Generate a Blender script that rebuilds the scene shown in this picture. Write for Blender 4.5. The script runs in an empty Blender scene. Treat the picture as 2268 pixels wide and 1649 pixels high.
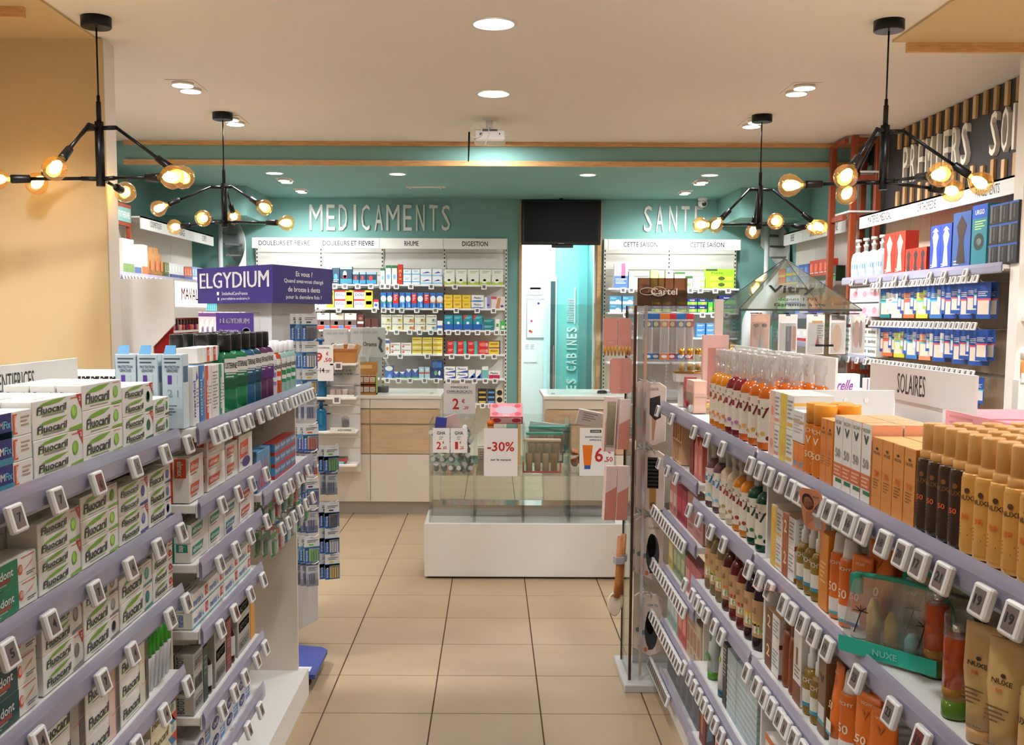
import bpy, bmesh, math, random
from mathutils import Vector, Matrix
random.seed(7)
sc = bpy.context.scene
COL = sc.collection
# ------------------------------------------------------------------ camera
FPX, PCX, PCY, HCAM = 2290.0, 1090.0, 901.0, 1.65
pitch = math.atan((PCY - 695.0) / FPX); roll = 0.0045
fw = Vector((0, math.cos(pitch), -math.sin(pitch))); rt = Vector((1, 0, 0)); up = rt.cross(fw)
r2 = rt * math.cos(roll) + up * math.sin(roll); u2 = up * math.cos(roll) - rt * math.sin(roll)
cam = bpy.data.cameras.new('camera'); cam.sensor_fit = 'HORIZONTAL'; cam.sensor_width = 36.0
cam.lens = FPX / 2268.0 * 36.0
cam.shift_x = (1134.0 - PCX) / 2268.0; cam.shift_y = (PCY - 824.5) / 2268.0
cam.clip_start = 0.05; cam.clip_end = 60
co = bpy.data.objects.new('camera', cam); COL.objects.link(co)
co.matrix_world = Matrix(((r2.x, u2.x, -fw.x, 0), (r2.y, u2.y, -fw.y, 0), (r2.z, u2.z, -fw.z, HCAM), (0, 0, 0, 1)))
sc.camera = co
# ------------------------------------------------------------------ world and exposure
sc.view_settings.view_transform = 'Standard'; sc.view_settings.look = 'None'
sc.view_settings.gamma = 1.0; sc.view_settings.use_curve_mapping = False
sc.view_settings.exposure = 0.13
w = bpy.data.worlds.new('world'); sc.world = w; w.use_nodes = True
w.node_tree.nodes['Background'].inputs[0].default_value = (1, 0.95, 0.88, 1)
w.node_tree.nodes['Background'].inputs[1].default_value = 0.05
sc.cycles.max_bounces = 6; sc.cycles.diffuse_bounces = 3; sc.cycles.glossy_bounces = 2; sc.cycles.transmission_bounces = 2; sc.cycles.transparent_max_bounces = 10
sc.cycles.adaptive_threshold = 0.04; sc.cycles.use_light_tree = False; sc.cycles.caustics_reflective = False; sc.cycles.caustics_refractive = False
# lamp strengths, watts: downlight discs, double spots, filament bulbs, shelf washers (used by the lamp builders below)
P_DOWN, P_SPOT, P_BULB, P_WASH, P_ROOM = 13.0, 22.0, 1.4, 27.0, 38.0
C_WARM, C_BULB, C_COOL = (0.98, 1.0, 1.03), (1.0, 0.80, 0.55), (0.93, 0.98, 1.0)

def s2l(c):
    return tuple(((v / 255.0) / 12.92 if v / 255.0 <= 0.04045 else ((v / 255.0 + 0.055) / 1.055) ** 2.4) for v in c)
# ------------------------------------------------------------------ materials
MATS = {}
def mat(name, rgb, rough=0.5, metal=0.0, noise=0.0, scale=8.0, emit=0.0, bump=0.0, spec=0.5, trans=0.0, stretch=None):
    if name in MATS: return MATS[name]
    m = bpy.data.materials.new(name); m.use_nodes = True; nt = m.node_tree
    b = nt.nodes['Principled BSDF']; c = s2l(rgb) + (1,)
    b.inputs['Base Color'].default_value = c; b.inputs['Roughness'].default_value = rough
    b.inputs['Metallic'].default_value = metal; b.inputs['Specular IOR Level'].default_value = spec
    if trans: b.inputs['Transmission Weight'].default_value = trans; b.inputs['IOR'].default_value = 1.35
    if emit:
        b.inputs['Emission Color'].default_value = c; b.inputs['Emission Strength'].default_value = emit
    if noise or bump:
        tc = nt.nodes.new('ShaderNodeTexCoord'); n = nt.nodes.new('ShaderNodeTexNoise')
        n.inputs['Scale'].default_value = scale; n.inputs['Detail'].default_value = 5
        src = tc.outputs['Object']
        if stretch:
            mp = nt.nodes.new('ShaderNodeMapping'); mp.inputs['Scale'].default_value = stretch
            nt.links.new(src, mp.inputs['Vector']); src = mp.outputs['Vector']
        nt.links.new(src, n.inputs['Vector'])
        if noise:
            r = nt.nodes.new('ShaderNodeValToRGB')
            r.color_ramp.elements[0].position = 0.3; r.color_ramp.elements[1].position = 0.7
            r.color_ramp.elements[0].color = tuple(v * (1 - noise) for v in c[:3]) + (1,)
            r.color_ramp.elements[1].color = tuple(min(1, v * (1 + noise)) for v in c[:3]) + (1,)
            nt.links.new(n.outputs['Fac'], r.inputs['Fac']); nt.links.new(r.outputs['Color'], b.inputs['Base Color'])
        if bump:
            bp = nt.nodes.new('ShaderNodeBump'); bp.inputs['Strength'].default_value = bump; bp.inputs['Distance'].default_value = 0.01
            nt.links.new(n.outputs['Fac'], bp.inputs['Height']); nt.links.new(bp.outputs['Normal'], b.inputs['Normal'])
    MATS[name] = m; return m
def K(r, g, b, rough=0.45):                       # plain printed / plastic colour
    return mat('colour_%02x%02x%02x_%d' % (r, g, b, rough * 100), (r, g, b), rough)
def glassy(name, tint=(1, 1, 1), refl=0.12, rough=0.03, opac=0.0, ocol=(200, 200, 200)):
    """thin clear sheet: see-through with tint, a Fresnel reflection and a little body colour"""
    if name in MATS: return MATS[name]
    m = bpy.data.materials.new(name); m.use_nodes = True; nt = m.node_tree; nt.nodes.clear()
    o = nt.nodes.new('ShaderNodeOutputMaterial'); t = nt.nodes.new('ShaderNodeBsdfTransparent'); g = nt.nodes.new('ShaderNodeBsdfGlossy')
    t.inputs[0].default_value = tuple(tint) + (1,); g.inputs['Roughness'].default_value = rough
    lw = nt.nodes.new('ShaderNodeLayerWeight'); lw.inputs['Blend'].default_value = 0.25
    mm = nt.nodes.new('ShaderNodeMath'); mm.operation = 'MULTIPLY_ADD'; mm.inputs[1].default_value = 0.5; mm.inputs[2].default_value = refl * 0.4
    mx = nt.nodes.new('ShaderNodeMixShader'); nt.links.new(lw.outputs['Facing'], mm.inputs[0]); nt.links.new(mm.outputs[0], mx.inputs[0])
    nt.links.new(t.outputs[0], mx.inputs[1]); nt.links.new(g.outputs[0], mx.inputs[2]); last = mx.outputs[0]
    if opac:
        d = nt.nodes.new('ShaderNodeBsdfDiffuse'); d.inputs[0].default_value = s2l(ocol) + (1,)
        m2 = nt.nodes.new('ShaderNodeMixShader'); m2.inputs[0].default_value = opac
        nt.links.new(last, m2.inputs[1]); nt.links.new(d.outputs[0], m2.inputs[2]); last = m2.outputs[0]
    nt.links.new(last, o.inputs[0]); MATS[name] = m; return m
# ------------------------------------------------------------------ text outlines (built-in font) as flat mesh
TXT = {}
def text_geo(s, bold):
    k = (s, bold)
    if k in TXT: return TXT[k]
    cu = bpy.data.curves.new('t', 'FONT'); cu.body = s; cu.size = 1; cu.resolution_u = 2; dbl = bold and ('M' in s or 'W' in s); cu.offset = 0.018 if bold and not dbl else 0.0
    ob = bpy.data.objects.new('t', cu); me = ob.to_mesh()
    V = [(v.co.x, v.co.y) for v in me.vertices]; F = [tuple(p.vertices) for p in me.polygons]
    ob.to_mesh_clear(); bpy.data.objects.remove(ob); bpy.data.curves.remove(cu)
    if dbl:
        n0 = len(V); V = V + [(a + .035, b) for a, b in V]; F = F + [tuple(q + n0 for q in f) for f in F]
    if not V: V = [(0, 0), (1, 0), (0, 1)]; F = [(0, 1, 2)]
    x0 = min(v[0] for v in V); x1 = max(v[0] for v in V); y0 = min(v[1] for v in V); y1 = max(v[1] for v in V)
    V = [((v[0] - x0) / max(1e-6, x1 - x0) - 0.5, (v[1] - y0) / max(1e-6, y1 - y0) - 0.5) for v in V]
    TXT[k] = (V, F); return TXT[k]
# ------------------------------------------------------------------ mesh builder
class MB:
    def __init__(s): s.v = []; s.f = []; s.m = []; s.mats = []; s.sm = []
    def mi(s, m):
        if m not in s.mats: s.mats.append(m)
        return s.mats.index(m)
    def add(s, V, F, m, smooth=False):
        o = len(s.v); s.v += [tuple(p) for p in V]; i = s.mi(m)
        for f in F: s.f.append(tuple(o + k for k in f)); s.m.append(i); s.sm.append(smooth)
        return s
    def box(s, x0, x1, y0, y1, z0, z1, m):
        V = [(x, y, z) for z in (z0, z1) for y in (y0, y1) for x in (x0, x1)]
        return s.add(V, [(0, 2, 3, 1), (4, 5, 7, 6), (0, 1, 5, 4), (2, 6, 7, 3), (0, 4, 6, 2), (1, 3, 7, 5)], m)
    def bev(s, x0, x1, y0, y1, z0, z1, m, b=0.004):   # box with chamfered vertical and top edges
        def ring(i, z): return [(x0 + i + b, y0 + i, z), (x1 - i - b, y0 + i, z), (x1 - i, y0 + i + b, z), (x1 - i, y1 - i - b, z), (x1 - i - b, y1 - i, z), (x0 + i + b, y1 - i, z), (x0 + i, y1 - i - b, z), (x0 + i, y0 + i + b, z)]
        V = ring(b * .6, z0) + ring(0, z0 + b) + ring(0, z1 - b) + ring(b * .6, z1); F = [tuple(range(7, -1, -1)), tuple(range(24, 32))]
        for r in range(3):
            for k in range(8): F.append((r * 8 + k, r * 8 + (k + 1) % 8, r * 8 + 8 + (k + 1) % 8, r * 8 + 8 + k))
        return s.add(V, F, m)
    def loft(s, secs, m, n=14, ex=2.0, smooth=True, caps=(1, 1), cx=0, cy=0):
        """secs: (z, rx, ry[, dx, dy]); ex: superellipse exponent"""
        V = []; F = []
        for q in secs:
            z, rx, ry = q[:3]; dx = q[3] if len(q) > 3 else 0; dy = q[4] if len(q) > 4 else 0
            for k in range(n):
                a = 2 * math.pi * (k + .5) / n; c, d = math.cos(a), math.sin(a)
                V.append((cx + dx + rx * math.copysign(abs(c) ** (2 / ex), c), cy + dy + ry * math.copysign(abs(d) ** (2 / ex), d), z))
        for r in range(len(secs) - 1):
            for k in range(n): F.append((r * n + k, r * n + (k + 1) % n, (r + 1) * n + (k + 1) % n, (r + 1) * n + k))
        s.add(V, F, m, smooth); o = len(s.v) - len(V); i = s.mi(m)
        if caps[0]: s.f.append(tuple(o + k for k in range(n - 1, -1, -1))); s.m.append(i); s.sm.append(False)
        if caps[1]: s.f.append(tuple(o + (len(secs) - 1) * n + k for k in range(n))); s.m.append(i); s.sm.append(False)
        return s
    def tube(s, P, r, m, n=8, smooth=True):
        P = [Vector(p) for p in P]; V = []; F = []
        for i, p in enumerate(P):
            d = (P[min(i + 1, len(P) - 1)] - P[max(i - 1, 0)]).normalized()
            a = d.cross(Vector((0, 0, 1)) if abs(d.z) < .9 else Vector((1, 0, 0))).normalized(); b = d.cross(a)
            rr = r[i] if isinstance(r, (list, tuple)) else r
            for k in range(n):
                t = 2 * math.pi * k / n; V.append(p + a * math.cos(t) * rr + b * math.sin(t) * rr)
        for i in range(len(P) - 1):
            for k in range(n): F.append((i * n + k, i * n + (k + 1) % n, (i + 1) * n + (k + 1) % n, (i + 1) * n + k))
        F.append(tuple(range(n - 1, -1, -1))); F.append(tuple((len(P) - 1) * n + k for k in range(n)))
        return s.add(V, F, m, smooth)
    def prism(s, pts, O, U, Vv, th, m):                # polygon pts (a,b) in plane O+aU+bV, extruded by th along UxV
        O, U, Vv = Vector(O), Vector(U), Vector(Vv); N = U.cross(Vv).normalized() * th; n = len(pts)
        A = [O + U * a + Vv * b for a, b in pts]; B = [p + N for p in A]
        F = [tuple(range(n - 1, -1, -1)), tuple(range(n, 2 * n))] + [(k, (k + 1) % n, n + (k + 1) % n, n + k) for k in range(n)]
        return s.add(A + B, F, m)
    def flat(s, pts, O, U, Vv, m, lift=0.0004):        # flat print
        O, U, Vv = Vector(O), Vector(U), Vector(Vv); N = U.cross(Vv).normalized() * lift
        return s.add([O + U * a + Vv * b + N for a, b in pts], [tuple(range(len(pts)))], m)
    def rect(s, a0, b0, a1, b1, O, U, V, m, lift=0.0004): return s.flat([(a0, b0), (a1, b0), (a1, b1), (a0, b1)], O, U, V, m, lift)
    def ell(s, a, b, ra, rb, O, U, V, m, n=14, lift=0.0005): return s.flat([(a + ra * math.cos(2 * math.pi * k / n), b + rb * math.sin(2 * math.pi * k / n)) for k in range(n)], O, U, V, m, lift)
    def text(s, t, a, b, w, h, O, U, V, m, bold=True, lift=0.0007, shear=0.0, th=0.0, rot=0.0):
        """string fitted into w x h centred on (a,b); th>0: raised letters"""
        P, F = text_geo(t, bold); O, U, V = Vector(O), Vector(U), Vector(V); N = U.cross(V).normalized(); c, d = math.cos(rot), math.sin(rot)
        Q = [((x * w + shear * y * h) * c - y * h * d + a, (x * w + shear * y * h) * d + y * h * c + b) for x, y in P]
        if th <= 0: return s.add([O + U * x + V * y + N * lift for x, y in Q], F, m)
        n = len(Q); s.add([O + U * x + V * y + N * th for x, y in Q], F, m)
        ed = {}
        for f in F:
            for k in range(len(f)):
                e = (f[k], f[(k + 1) % len(f)])
                if (e[1], e[0]) in ed: del ed[(e[1], e[0])]
                else: ed[e] = 1
        return s.add([O + U * x + V * y + N * th for x, y in Q] + [O + U * x + V * y for x, y in Q], [(b, a, a + n, b + n) for a, b in ed], m)
    def mesh(s, name):
        me = bpy.data.meshes.new(name); me.from_pydata(s.v, [], s.f)
        for m in s.mats: me.materials.append(m)
        me.polygons.foreach_set('material_index', s.m); me.polygons.foreach_set('use_smooth', s.sm); me.update(); return me
    def build(s, name, parent=None, loc=(0, 0, 0), rz=0.0): return put(name, s.mesh(name), parent, loc, rz)
def put(name, me, parent=None, loc=(0, 0, 0), rz=0.0):
    o = bpy.data.objects.new(name, me); COL.objects.link(o); o.location = loc
    if rz: o.rotation_euler = (0, 0, rz)
    if parent: o.parent = parent
    return o
LABELS = {}
def tag(o, label, cat, group=None):
    o['label'] = label; o['category'] = cat
    if group: o['group'] = group
    LABELS.setdefault(label, []).append(o); return o
def empty(name, loc=(0, 0, 0), rz=0.0): return put(name, None, None, loc, rz)
def struct(name, mb, parent=None, **k):
    o = mb.build(name, parent, **k)
    if parent is None: o['kind'] = 'structure'
    return o
ORD = 'first second third fourth fifth sixth seventh eighth ninth tenth eleventh twelfth thirteenth fourteenth fifteenth sixteenth seventeenth eighteenth nineteenth twentieth'.split()
def nth(i): return ORD[i] if i < 20 else str(i + 1) + 'th'
X1, Y1, Z1 = (1, 0, 0), (0, 1, 0), (0, 0, 1)
AX = {'front': ((1, 0, 0), (0, 0, 1)), 'aisle_l': ((0, 1, 0), (0, 0, 1)), 'aisle_r': ((0, -1, 0), (0, 0, 1))}
WHITE = mat('white_laminate', (236, 232, 226), 0.38, noise=0.02, scale=3); SHELFW = mat('white_metal_shelf', (240, 237, 232), 0.35)
INK = K(28, 26, 28); WOOD = mat('pale_oak', (205, 158, 104), 0.5, noise=0.18, scale=5, stretch=(2, 18, 18)); BLACK = mat('black_metal', (24, 23, 24), 0.35, 0.6)
TEAL = mat('teal_paint', (122, 168, 160), 0.75, noise=0.03, scale=2); CEIL = mat('ceiling_paint', (228, 219, 208), 0.9, noise=0.015, scale=1.5)
BROWN = mat('brown_paint', (198, 172, 130), 0.8, noise=0.04, scale=1.2); CREAM = mat('cream_wall', (230, 223, 214), 0.8, noise=0.02, scale=2)
CHROME = mat('chrome', (220, 220, 222), 0.18, 1.0); GREY = mat('grey_plastic', (168, 168, 172), 0.4); RUST = mat('rust_paint', (150, 66, 34), 0.45, noise=0.08, scale=12)
RAILM = glassy('lilac_clear_rail', (0.86, 0.85, 0.94), 0.3, 0.08, 0.5, (192, 188, 212)); CLEAR = glassy('clear_acrylic', (0.97, 0.985, 0.975), 0.16)
GLASS = glassy('glass_sheet', (0.93, 0.97, 0.95), 0.2); FILM = glassy('clear_film', (0.98, 0.98, 0.98), 0.3, 0.12, 0.08, (235, 235, 235))
# ================================================================== STRUCTURE
TS, TX0, TY0 = 0.4515, 0.2075, 4.158               # floor tile pitch and one joint crossing
GROUT = mat('dark_grout', (92, 70, 48), 0.9)
TILE = mat('beige_tile', (170, 147, 115), 0.42, noise=0.05, scale=2.2)
fl = MB(); fl.box(-5.2, 5.2, -3.0, 16.0, -0.12, -0.006, GROUT); FLOOR = struct('floor', fl)
tm = MB(); g = 0.0028; tm.bev(g, TS - g, g, TS - g, -0.006, 0.0, TILE, 0.0012); tme = tm.mesh('floor_tile')
rest = MB()
for i in range(-12, 12):
    for j in range(-16, 27):
        x = TX0 + i * TS; y = TY0 + j * TS
        if -4 <= i <= 2 and -2 <= j <= 10: put('floor_tile', tme, FLOOR, (x, y, 0))
        else: rest.add([(x + g, y + g, 0), (x + TS - g, y + g, 0), (x + TS - g, y + TS - g, 0), (x + g, y + TS - g, 0)], [(0, 1, 2, 3)], TILE)
ro = rest.build('floor_tile', FLOOR); ro['kind'] = 'stuff'
ZC, ZL, YB, YW = 3.07, 2.885, 8.76, 11.3           # main ceiling, lower teal ceiling, beam face, back wall
m = MB(); m.box(-5.2, 5.2, -3.0, YB, ZC, ZC + .12, CEIL); struct('ceiling', m)
m = MB(); m.box(-5.2, 5.2, YB, YW + .1, ZL, ZL + .3, TEAL); struct('ceiling_lower', m)
for k, (a, b) in enumerate([(-3.07, -1.02), (-1.018, 1.085), (1.087, 3.3)]):
    m = MB(); m.box(a, b, YB - .03, YB, ZC - .035, ZC, WOOD); struct('trim_%d' % (k + 1), m)
    m = MB(); m.box(a, b, YB - .03, YB, ZL - .012, ZL + .03, WOOD); struct('trim_%d' % (k + 4), m)
# brown painted ceiling panels over the side areas
for k, s in enumerate((-1, 1)):
    m = MB(); x0, x1 = sorted((s * 2.062, s * 5.2)); m.box(x0, x1, -3, 5.5, ZC - .012, ZC, BROWN); struct('ceiling_panel_%d' % (k + 1), m)
m = MB(); m.box(2.14, 3.4, 5.49, 5.52, ZC - .06, ZC - .012, WOOD); struct('trim_7', m)
m = MB(); m.box(-3.2, -2.18, 4.93, 4.96, ZC - .06, ZC - .012, WOOD); struct('trim_8', m)
# side walls
m = MB(); m.box(-5.2, -2.03, 5.5, 5.52, 0, ZC - .012, BROWN); m.box(-5.2, -2.04, 5.52, 5.7, 0, ZC, CREAM); struct('wall_left_front', m)
m = MB(); m.box(-3.5, -3.35, 5.7, YW, 0, ZC, CREAM); m.box(-3.35, -3.345, YB, YW, 0, ZL, TEAL); struct('wall_left', m)
m = MB(); m.box(3.12, 3.3, 5.6, YW, 0, ZC, mat('charcoal_wall', (52, 46, 46), 0.7)); m.box(3.115, 3.12, YB - .1, YW, 0, ZL, TEAL); struct('wall_right', m)
m = MB(); m.box(2.79, 5.2, 5.52, 5.62, 0, ZC, CREAM); struct('wall_right_front', m)
m = MB(); m.box(-5.2, -5.1, -3, 5.5, 0, ZC, CREAM); struct('wall_far_left', m)
m = MB(); m.box(5.1, 5.2, -3, 5.52, 0, ZC, CREAM); struct('wall_far_right', m)
m = MB(); m.box(-5.2, 5.2, -3.1, -3, 0, ZC, CREAM); struct('wall_front', m)
# back wall with doorway
DX0, DX1 = 0.285, 1.175
m = MB(); m.box(-3.35, DX0, YW, YW + .12, 0, ZL, TEAL); m.box(DX1, 3.12, YW, YW + .12, 0, ZL, TEAL); m.box(DX0, DX1, YW, YW + .12, 2.84, ZL, TEAL); struct('wall_back', m)
m = MB()
m.box(DX0, DX0 + .03, YW - .02, YW + .14, 0, 2.84, WOOD); m.box(DX1 - .045, DX1, YW - .03, YW + .14, 0, 2.84, WOOD); struct('trim_9', m)
m = MB(); m.box(DX1 - .075, DX1 - .045, YW, YW + .12, 0, 2.84, mat('grey_jamb', (196, 200, 190), .5)); struct('trim_10', m)
# corridor behind the doorway
WCOR = mat('corridor_white', (238, 242, 240), 0.7); AQUA = mat('aqua_paint', (128, 206, 204), 0.7)
m = MB(); m.box(-.6, .68, 13.6, 13.7, 0, 2.9, WCOR); struct('wall_corridor_back', m)
m = MB(); m.box(-.7, -.6, YW + .12, 13.6, 0, 2.9, WCOR); struct('wall_corridor_left', m)
m = MB(); m.box(.0, 2.2, 15.6, 15.7, 0, 2.9, AQUA); m.box(1.42, 1.5, YW + .12, 15.6, 0, 2.9, AQUA); struct('wall_corridor_right', m)
m = MB(); m.box(.68, 1.10, 13.3, 13.45, 0, 2.9, AQUA); m.box(.66, .80, 13.29, 13.3, 0, 2.9, mat('aqua_light', (196, 240, 240), .7)); struct('wall_corridor_mid', m)
m = MB(); m.box(-.7, 2.2, YW + .12, 15.7, 2.9, 3.0, WCOR); struct('ceiling_corridor', m)
for k, (x0, x1, y) in enumerate([(.74, .80, 13.28), (1.29, 1.41, 12.9)]):
    m = MB(); m.box(x0 - .02, x1 + .02, y, y + .04, 0, 2.14, mat('white_door_frame', (236, 246, 246), .4)); m.box(x0, x1, y - .01, y, 0, 2.07, mat('dark_door_glass', (70, 92, 96), .15)); d = struct('door_%d' % (k + 1), m)
    m = MB(); m.box(x0 + .035, x0 + .05, y - .04, y - .012, .7, 1.25, CHROME); m.build('door_handle', d)
# ================================================================== LAMPS
def area(name, loc, power, col, size, sy=None, rot=(0, 0, 0), spread=math.pi, parent=None):
    l = bpy.data.lights.new(name, 'AREA'); l.energy = power; l.color = col; l.size = size; l.spread = spread
    if sy: l.shape = 'RECTANGLE'; l.size_y = sy
    else: l.shape = 'DISK'
    o = bpy.data.objects.new(name, l); COL.objects.link(o); o.location = loc; o.rotation_euler = rot
    if parent: o.parent = parent
    return o
def emis(name, rgb, k):
    if name in MATS: return MATS[name]
    m = bpy.data.materials.new(name); m.use_nodes = True; nt = m.node_tree; nt.nodes.clear(); e = nt.nodes.new('ShaderNodeEmission'); o = nt.nodes.new('ShaderNodeOutputMaterial')
    e.inputs[0].default_value = s2l(rgb) + (1,); e.inputs[1].default_value = k; nt.links.new(e.outputs[0], o.inputs[0]); m.cycles.emission_sampling = 'NONE'; MATS[name] = m; return m
LIT = emis('lit_diffuser', (255, 250, 240), 6.0); LITSP = emis('lit_spot_lens', (255, 248, 232), 7.0)
RING = mat('white_ring', (225, 215, 205), .4); DGREY = mat('dark_rim', (90, 84, 82), .5)
def downlight(x, y, z, r, label, power):
    e = empty('recessed_downlight', (x, y, z)); tag(e, label, 'ceiling light', 'round recessed downlights')
    m = MB(); m.loft([(-.004, r * 1.16, r * 1.16), (0, r * 1.2, r * 1.2)], RING, 32, caps=(0, 0)); m.loft([(-.005, r * 1.16, r * 1.16), (-.0049, r * 1.0, r * 1.0)], RING, 32, caps=(0, 0)); m.loft([(-.005, r * 1.02, r * 1.02), (-.001, r, r)], DGREY, 32, caps=(0, 0)); m.build('trim_ring', e)
    m = MB(); m.loft([(-.0045, r, r), (-.004, r, r)], LIT, 32); m.build('diffuser', e)
    area('downlight_lamp', (0, 0, -.02), power, C_WARM, r * 1.8, parent=e)
for k, (y, n) in enumerate([(5.23, 'nearest'), (6.85, 'middle'), (8.38, 'farthest')]):
    downlight(0, y, ZC, .1, 'round glowing ceiling downlight over the aisle, %s of the three in line' % n, P_DOWN)
downlight(.0, 1.6, ZC, .1, 'round ceiling downlight over the aisle near the shop entrance', P_DOWN); downlight(.0, 3.4, ZC, .1, 'round ceiling downlight above the front of the aisle', P_DOWN)
for x, n in [(-.85, 'before the green medicine lettering'), (.84, 'before the television screen')]:
    downlight(x, 9.33, ZL, .068, 'small round downlight in the low teal ceiling ' + n, P_DOWN * .5)
for x, n in [(-1.94, 'leftmost'), (1.92, 'rightmost')]:
    downlight(x, 9.31, ZL, .07, 'small round downlight in the low teal ceiling, %s of the row' % n, P_DOWN * .5)
def double_spot(x, y, z, label, power, s=1.0, tilt=0.0, back=0.0):
    e = empty('double_spotlight', (x, y, z)); tag(e, label, 'ceiling light', 'double gimbal ceiling spotlights')
    a, b = .086 * s, .168 * s
    m = MB(); m.box(-a, a, -b, b, -.005, 0, mat('cream_plate', (226, 210, 196), .5)); m.build('plate', e)
    for q in (-1, 1):
        m = MB(); r = .068 * s; m.loft([(-.022, r * .95, r * .95), (-.005, r, r)], RING, 24, cy=q * b * .5); p = m.build('gimbal_head', e)
        m = MB(); m.loft([(-.0245, r * .93, r * .93), (-.0225, r * .93, r * .93)], LITSP, 24, cy=q * b * .5); m.build('lens', p)
    area('spotlight_lamp', (0, 0, -.05), power, C_WARM, a * 2, b * 2, rot=(back, tilt, 0), spread=2.3, parent=e)
for s, nm in ((-1, 'left'), (1, 'right')):
    for y, n in [(6.64, 'nearer'), (7.79, 'farther')]:
        double_spot(s * 1.925, y, ZC, 'double recessed spotlight in the %s of the main ceiling, %s of two' % (nm, n), P_SPOT, tilt=-s * .35)
    for y in (.9, 2.6, 4.2):
        double_spot(s * 1.925, y, ZC, 'double recessed spotlight over the front %s shelving at %s distance' % (nm, {.9: 'short', 2.6: 'medium', 4.2: 'greater'}[y]), P_SPOT * 1.7, tilt=-s * .15)
    double_spot(s * 1.93, 9.75, ZL, 'double spotlight in the teal ceiling, nearer one on the %s' % nm, P_WASH, .8, back=.5)
    double_spot(s * 1.93, 10.55, ZL, 'double spotlight in the teal ceiling, %s one close to the back wall' % nm, P_WASH * .6, .7, back=.35)
# track plate in the teal ceiling
e = empty('ceiling_plate', (-.66, 10.25, ZL)); tag(e, 'cream rectangular ceiling plate with two pins in the teal ceiling', 'ceiling plate')
m = MB(); m.box(-.19, .19, -.05, .05, -.006, 0, mat('cream_plate', (226, 210, 196), .5)); m.build('plate', e)
for q in (-.15, .15): m = MB(); m.loft([(-.02, .012, .012), (-.006, .012, .012)], CHROME, 10, cx=q); m.build('pin', e)
# lamps of the rest of the room (areas left and right of the aisle that the picture does not show)
for x in (-3.6, 3.6):
    for y in (1.5, 4.0): double_spot(x, y, ZC - .012, 'double recessed spotlight in the brown ceiling over the %s %s area' % ('left' if x < 0 else 'right', 'front' if y < 2 else 'rear'), P_ROOM)
area('corridor_ceiling_light', (.4, 12.4, 2.88), 60, C_COOL, .9, 1.4); area('cabin_ceiling_light', (1.1, 14.6, 2.88), 30, C_COOL, .6, 1.2)
# filament bulbs
BULBG = glassy('amber_bulb_glass', (1.0, 0.86, 0.52), 0.3, 0.02, 0.05, (220, 150, 60)); GLOW = emis('filament_glow', (255, 214, 130), 16.0)
BULB_ME = MB().loft([(0, .016, .016), (.012, .018, .018), (.03, .036, .036), (.05, .050, .050), (.075, .057, .057), (.1, .052, .052), (.118, .036, .036), (.128, .014, .014), (.13, .004, .004)], BULBG, 20).mesh('bulb')
GLOW_ME = MB().loft([(.02, .006, .006), (.035, .018, .018), (.06, .026, .026), (.085, .024, .024), (.104, .012, .012)], GLOW, 12).mesh('filament_glow')  # glowing wire swollen into a blob, its blown-out glow put into the shape
SOCK_ME = MB().loft([(-.085, .012, .012), (-.08, .019, .019), (-.012, .021, .021), (.004, .021, .021)], BLACK, 16).mesh('socket')
def pendant(x, y, low, upper, drop, label):
    """low / upper: (azimuth in degrees, horizontal reach to the bulb centre)"""
    e = empty('pendant_lamp', (x, y, 0)); tag(e, label, 'pendant lamp', 'black branching pendant lamps with amber bulbs')
    m = MB(); m.loft([(ZC - .05, .068, .068), (ZC - .046, .072, .072), (ZC, .072, .072)], BLACK, 28); m.build('canopy', e)
    m = MB(); m.tube([(0, 0, ZC - .05), (0, 0, 2.69)], .0045, BLACK); m.build('cord', e)
    m = MB(); m.loft([(2.56, .012, .012), (2.67, .012, .012), (2.672, .008, .008), (2.70, .008, .008)], BLACK, 14); m.loft([(2.265, .022, .022), (2.575, .022, .022)], BLACK, 18); m.build('stem', e)
    for (az, reach), up_ in [(q, 0) for q in low] + [(q, 1) for q in upper]:
        a = math.radians(az); d = Vector((math.cos(a), math.sin(a), 0)); p0 = Vector((0, 0, 2.545 if up_ else 2.30)); p1 = p0 + d * .09
        c = d * reach + Vector((0, 0, p0.z - (drop if up_ else .015))); dr = (c - p1).normalized(); ln = (c - p1).length - .148; p2 = p1 + dr * ln
        m = MB(); m.tube([p0, p1], .011, BLACK); m.tube([p1, p2], .0085, BLACK); arm = m.build('arm', e); R = dr.to_track_quat('Z', 'Y')
        for nm, me, off in (('socket', SOCK_ME, .075), ('bulb', BULB_ME, .078), ('filament_glow', GLOW_ME, .078)):
            o = put(nm, me, arm, p2 + dr * off); o.rotation_mode = 'QUATERNION'; o.rotation_quaternion = R
        l = bpy.data.lights.new('bulb_light', 'POINT'); l.energy = P_BULB; l.color = C_BULB; l.shadow_soft_size = .03
        lo = bpy.data.objects.new('bulb_light', l); COL.objects.link(lo); lo.parent = e; lo.location = p2 + dr * .145
pendant(-1.925, 5.15, [(-26, .454), (192, .478), (94, .42)], [(258, .36), (153, .45), (-9, .425)], .24, 'black pendant lamp with amber bulbs, front left before the brown wall')
pendant(-1.934, 7.54, [(-16, .49), (-93, .46), (150, .50)], [(-38, .44), (95, .42), (202, .45)], .165, 'black pendant lamp with amber bulbs, rear left before the teal beam')
pendant(1.913, 5.15, [(180, .455), (25, .47), (-76, .42)], [(225, .39), (95, .42), (-5, .46)], .25, 'black pendant lamp with amber bulbs, front right before the slatted wall')
pendant(1.917, 7.535, [(197, .465), (8, .42), (-90, .43)], [(202, .37), (82, .42), (0, .435)], .26, 'black pendant lamp with amber bulbs, rear right beside the rust frame')
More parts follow.
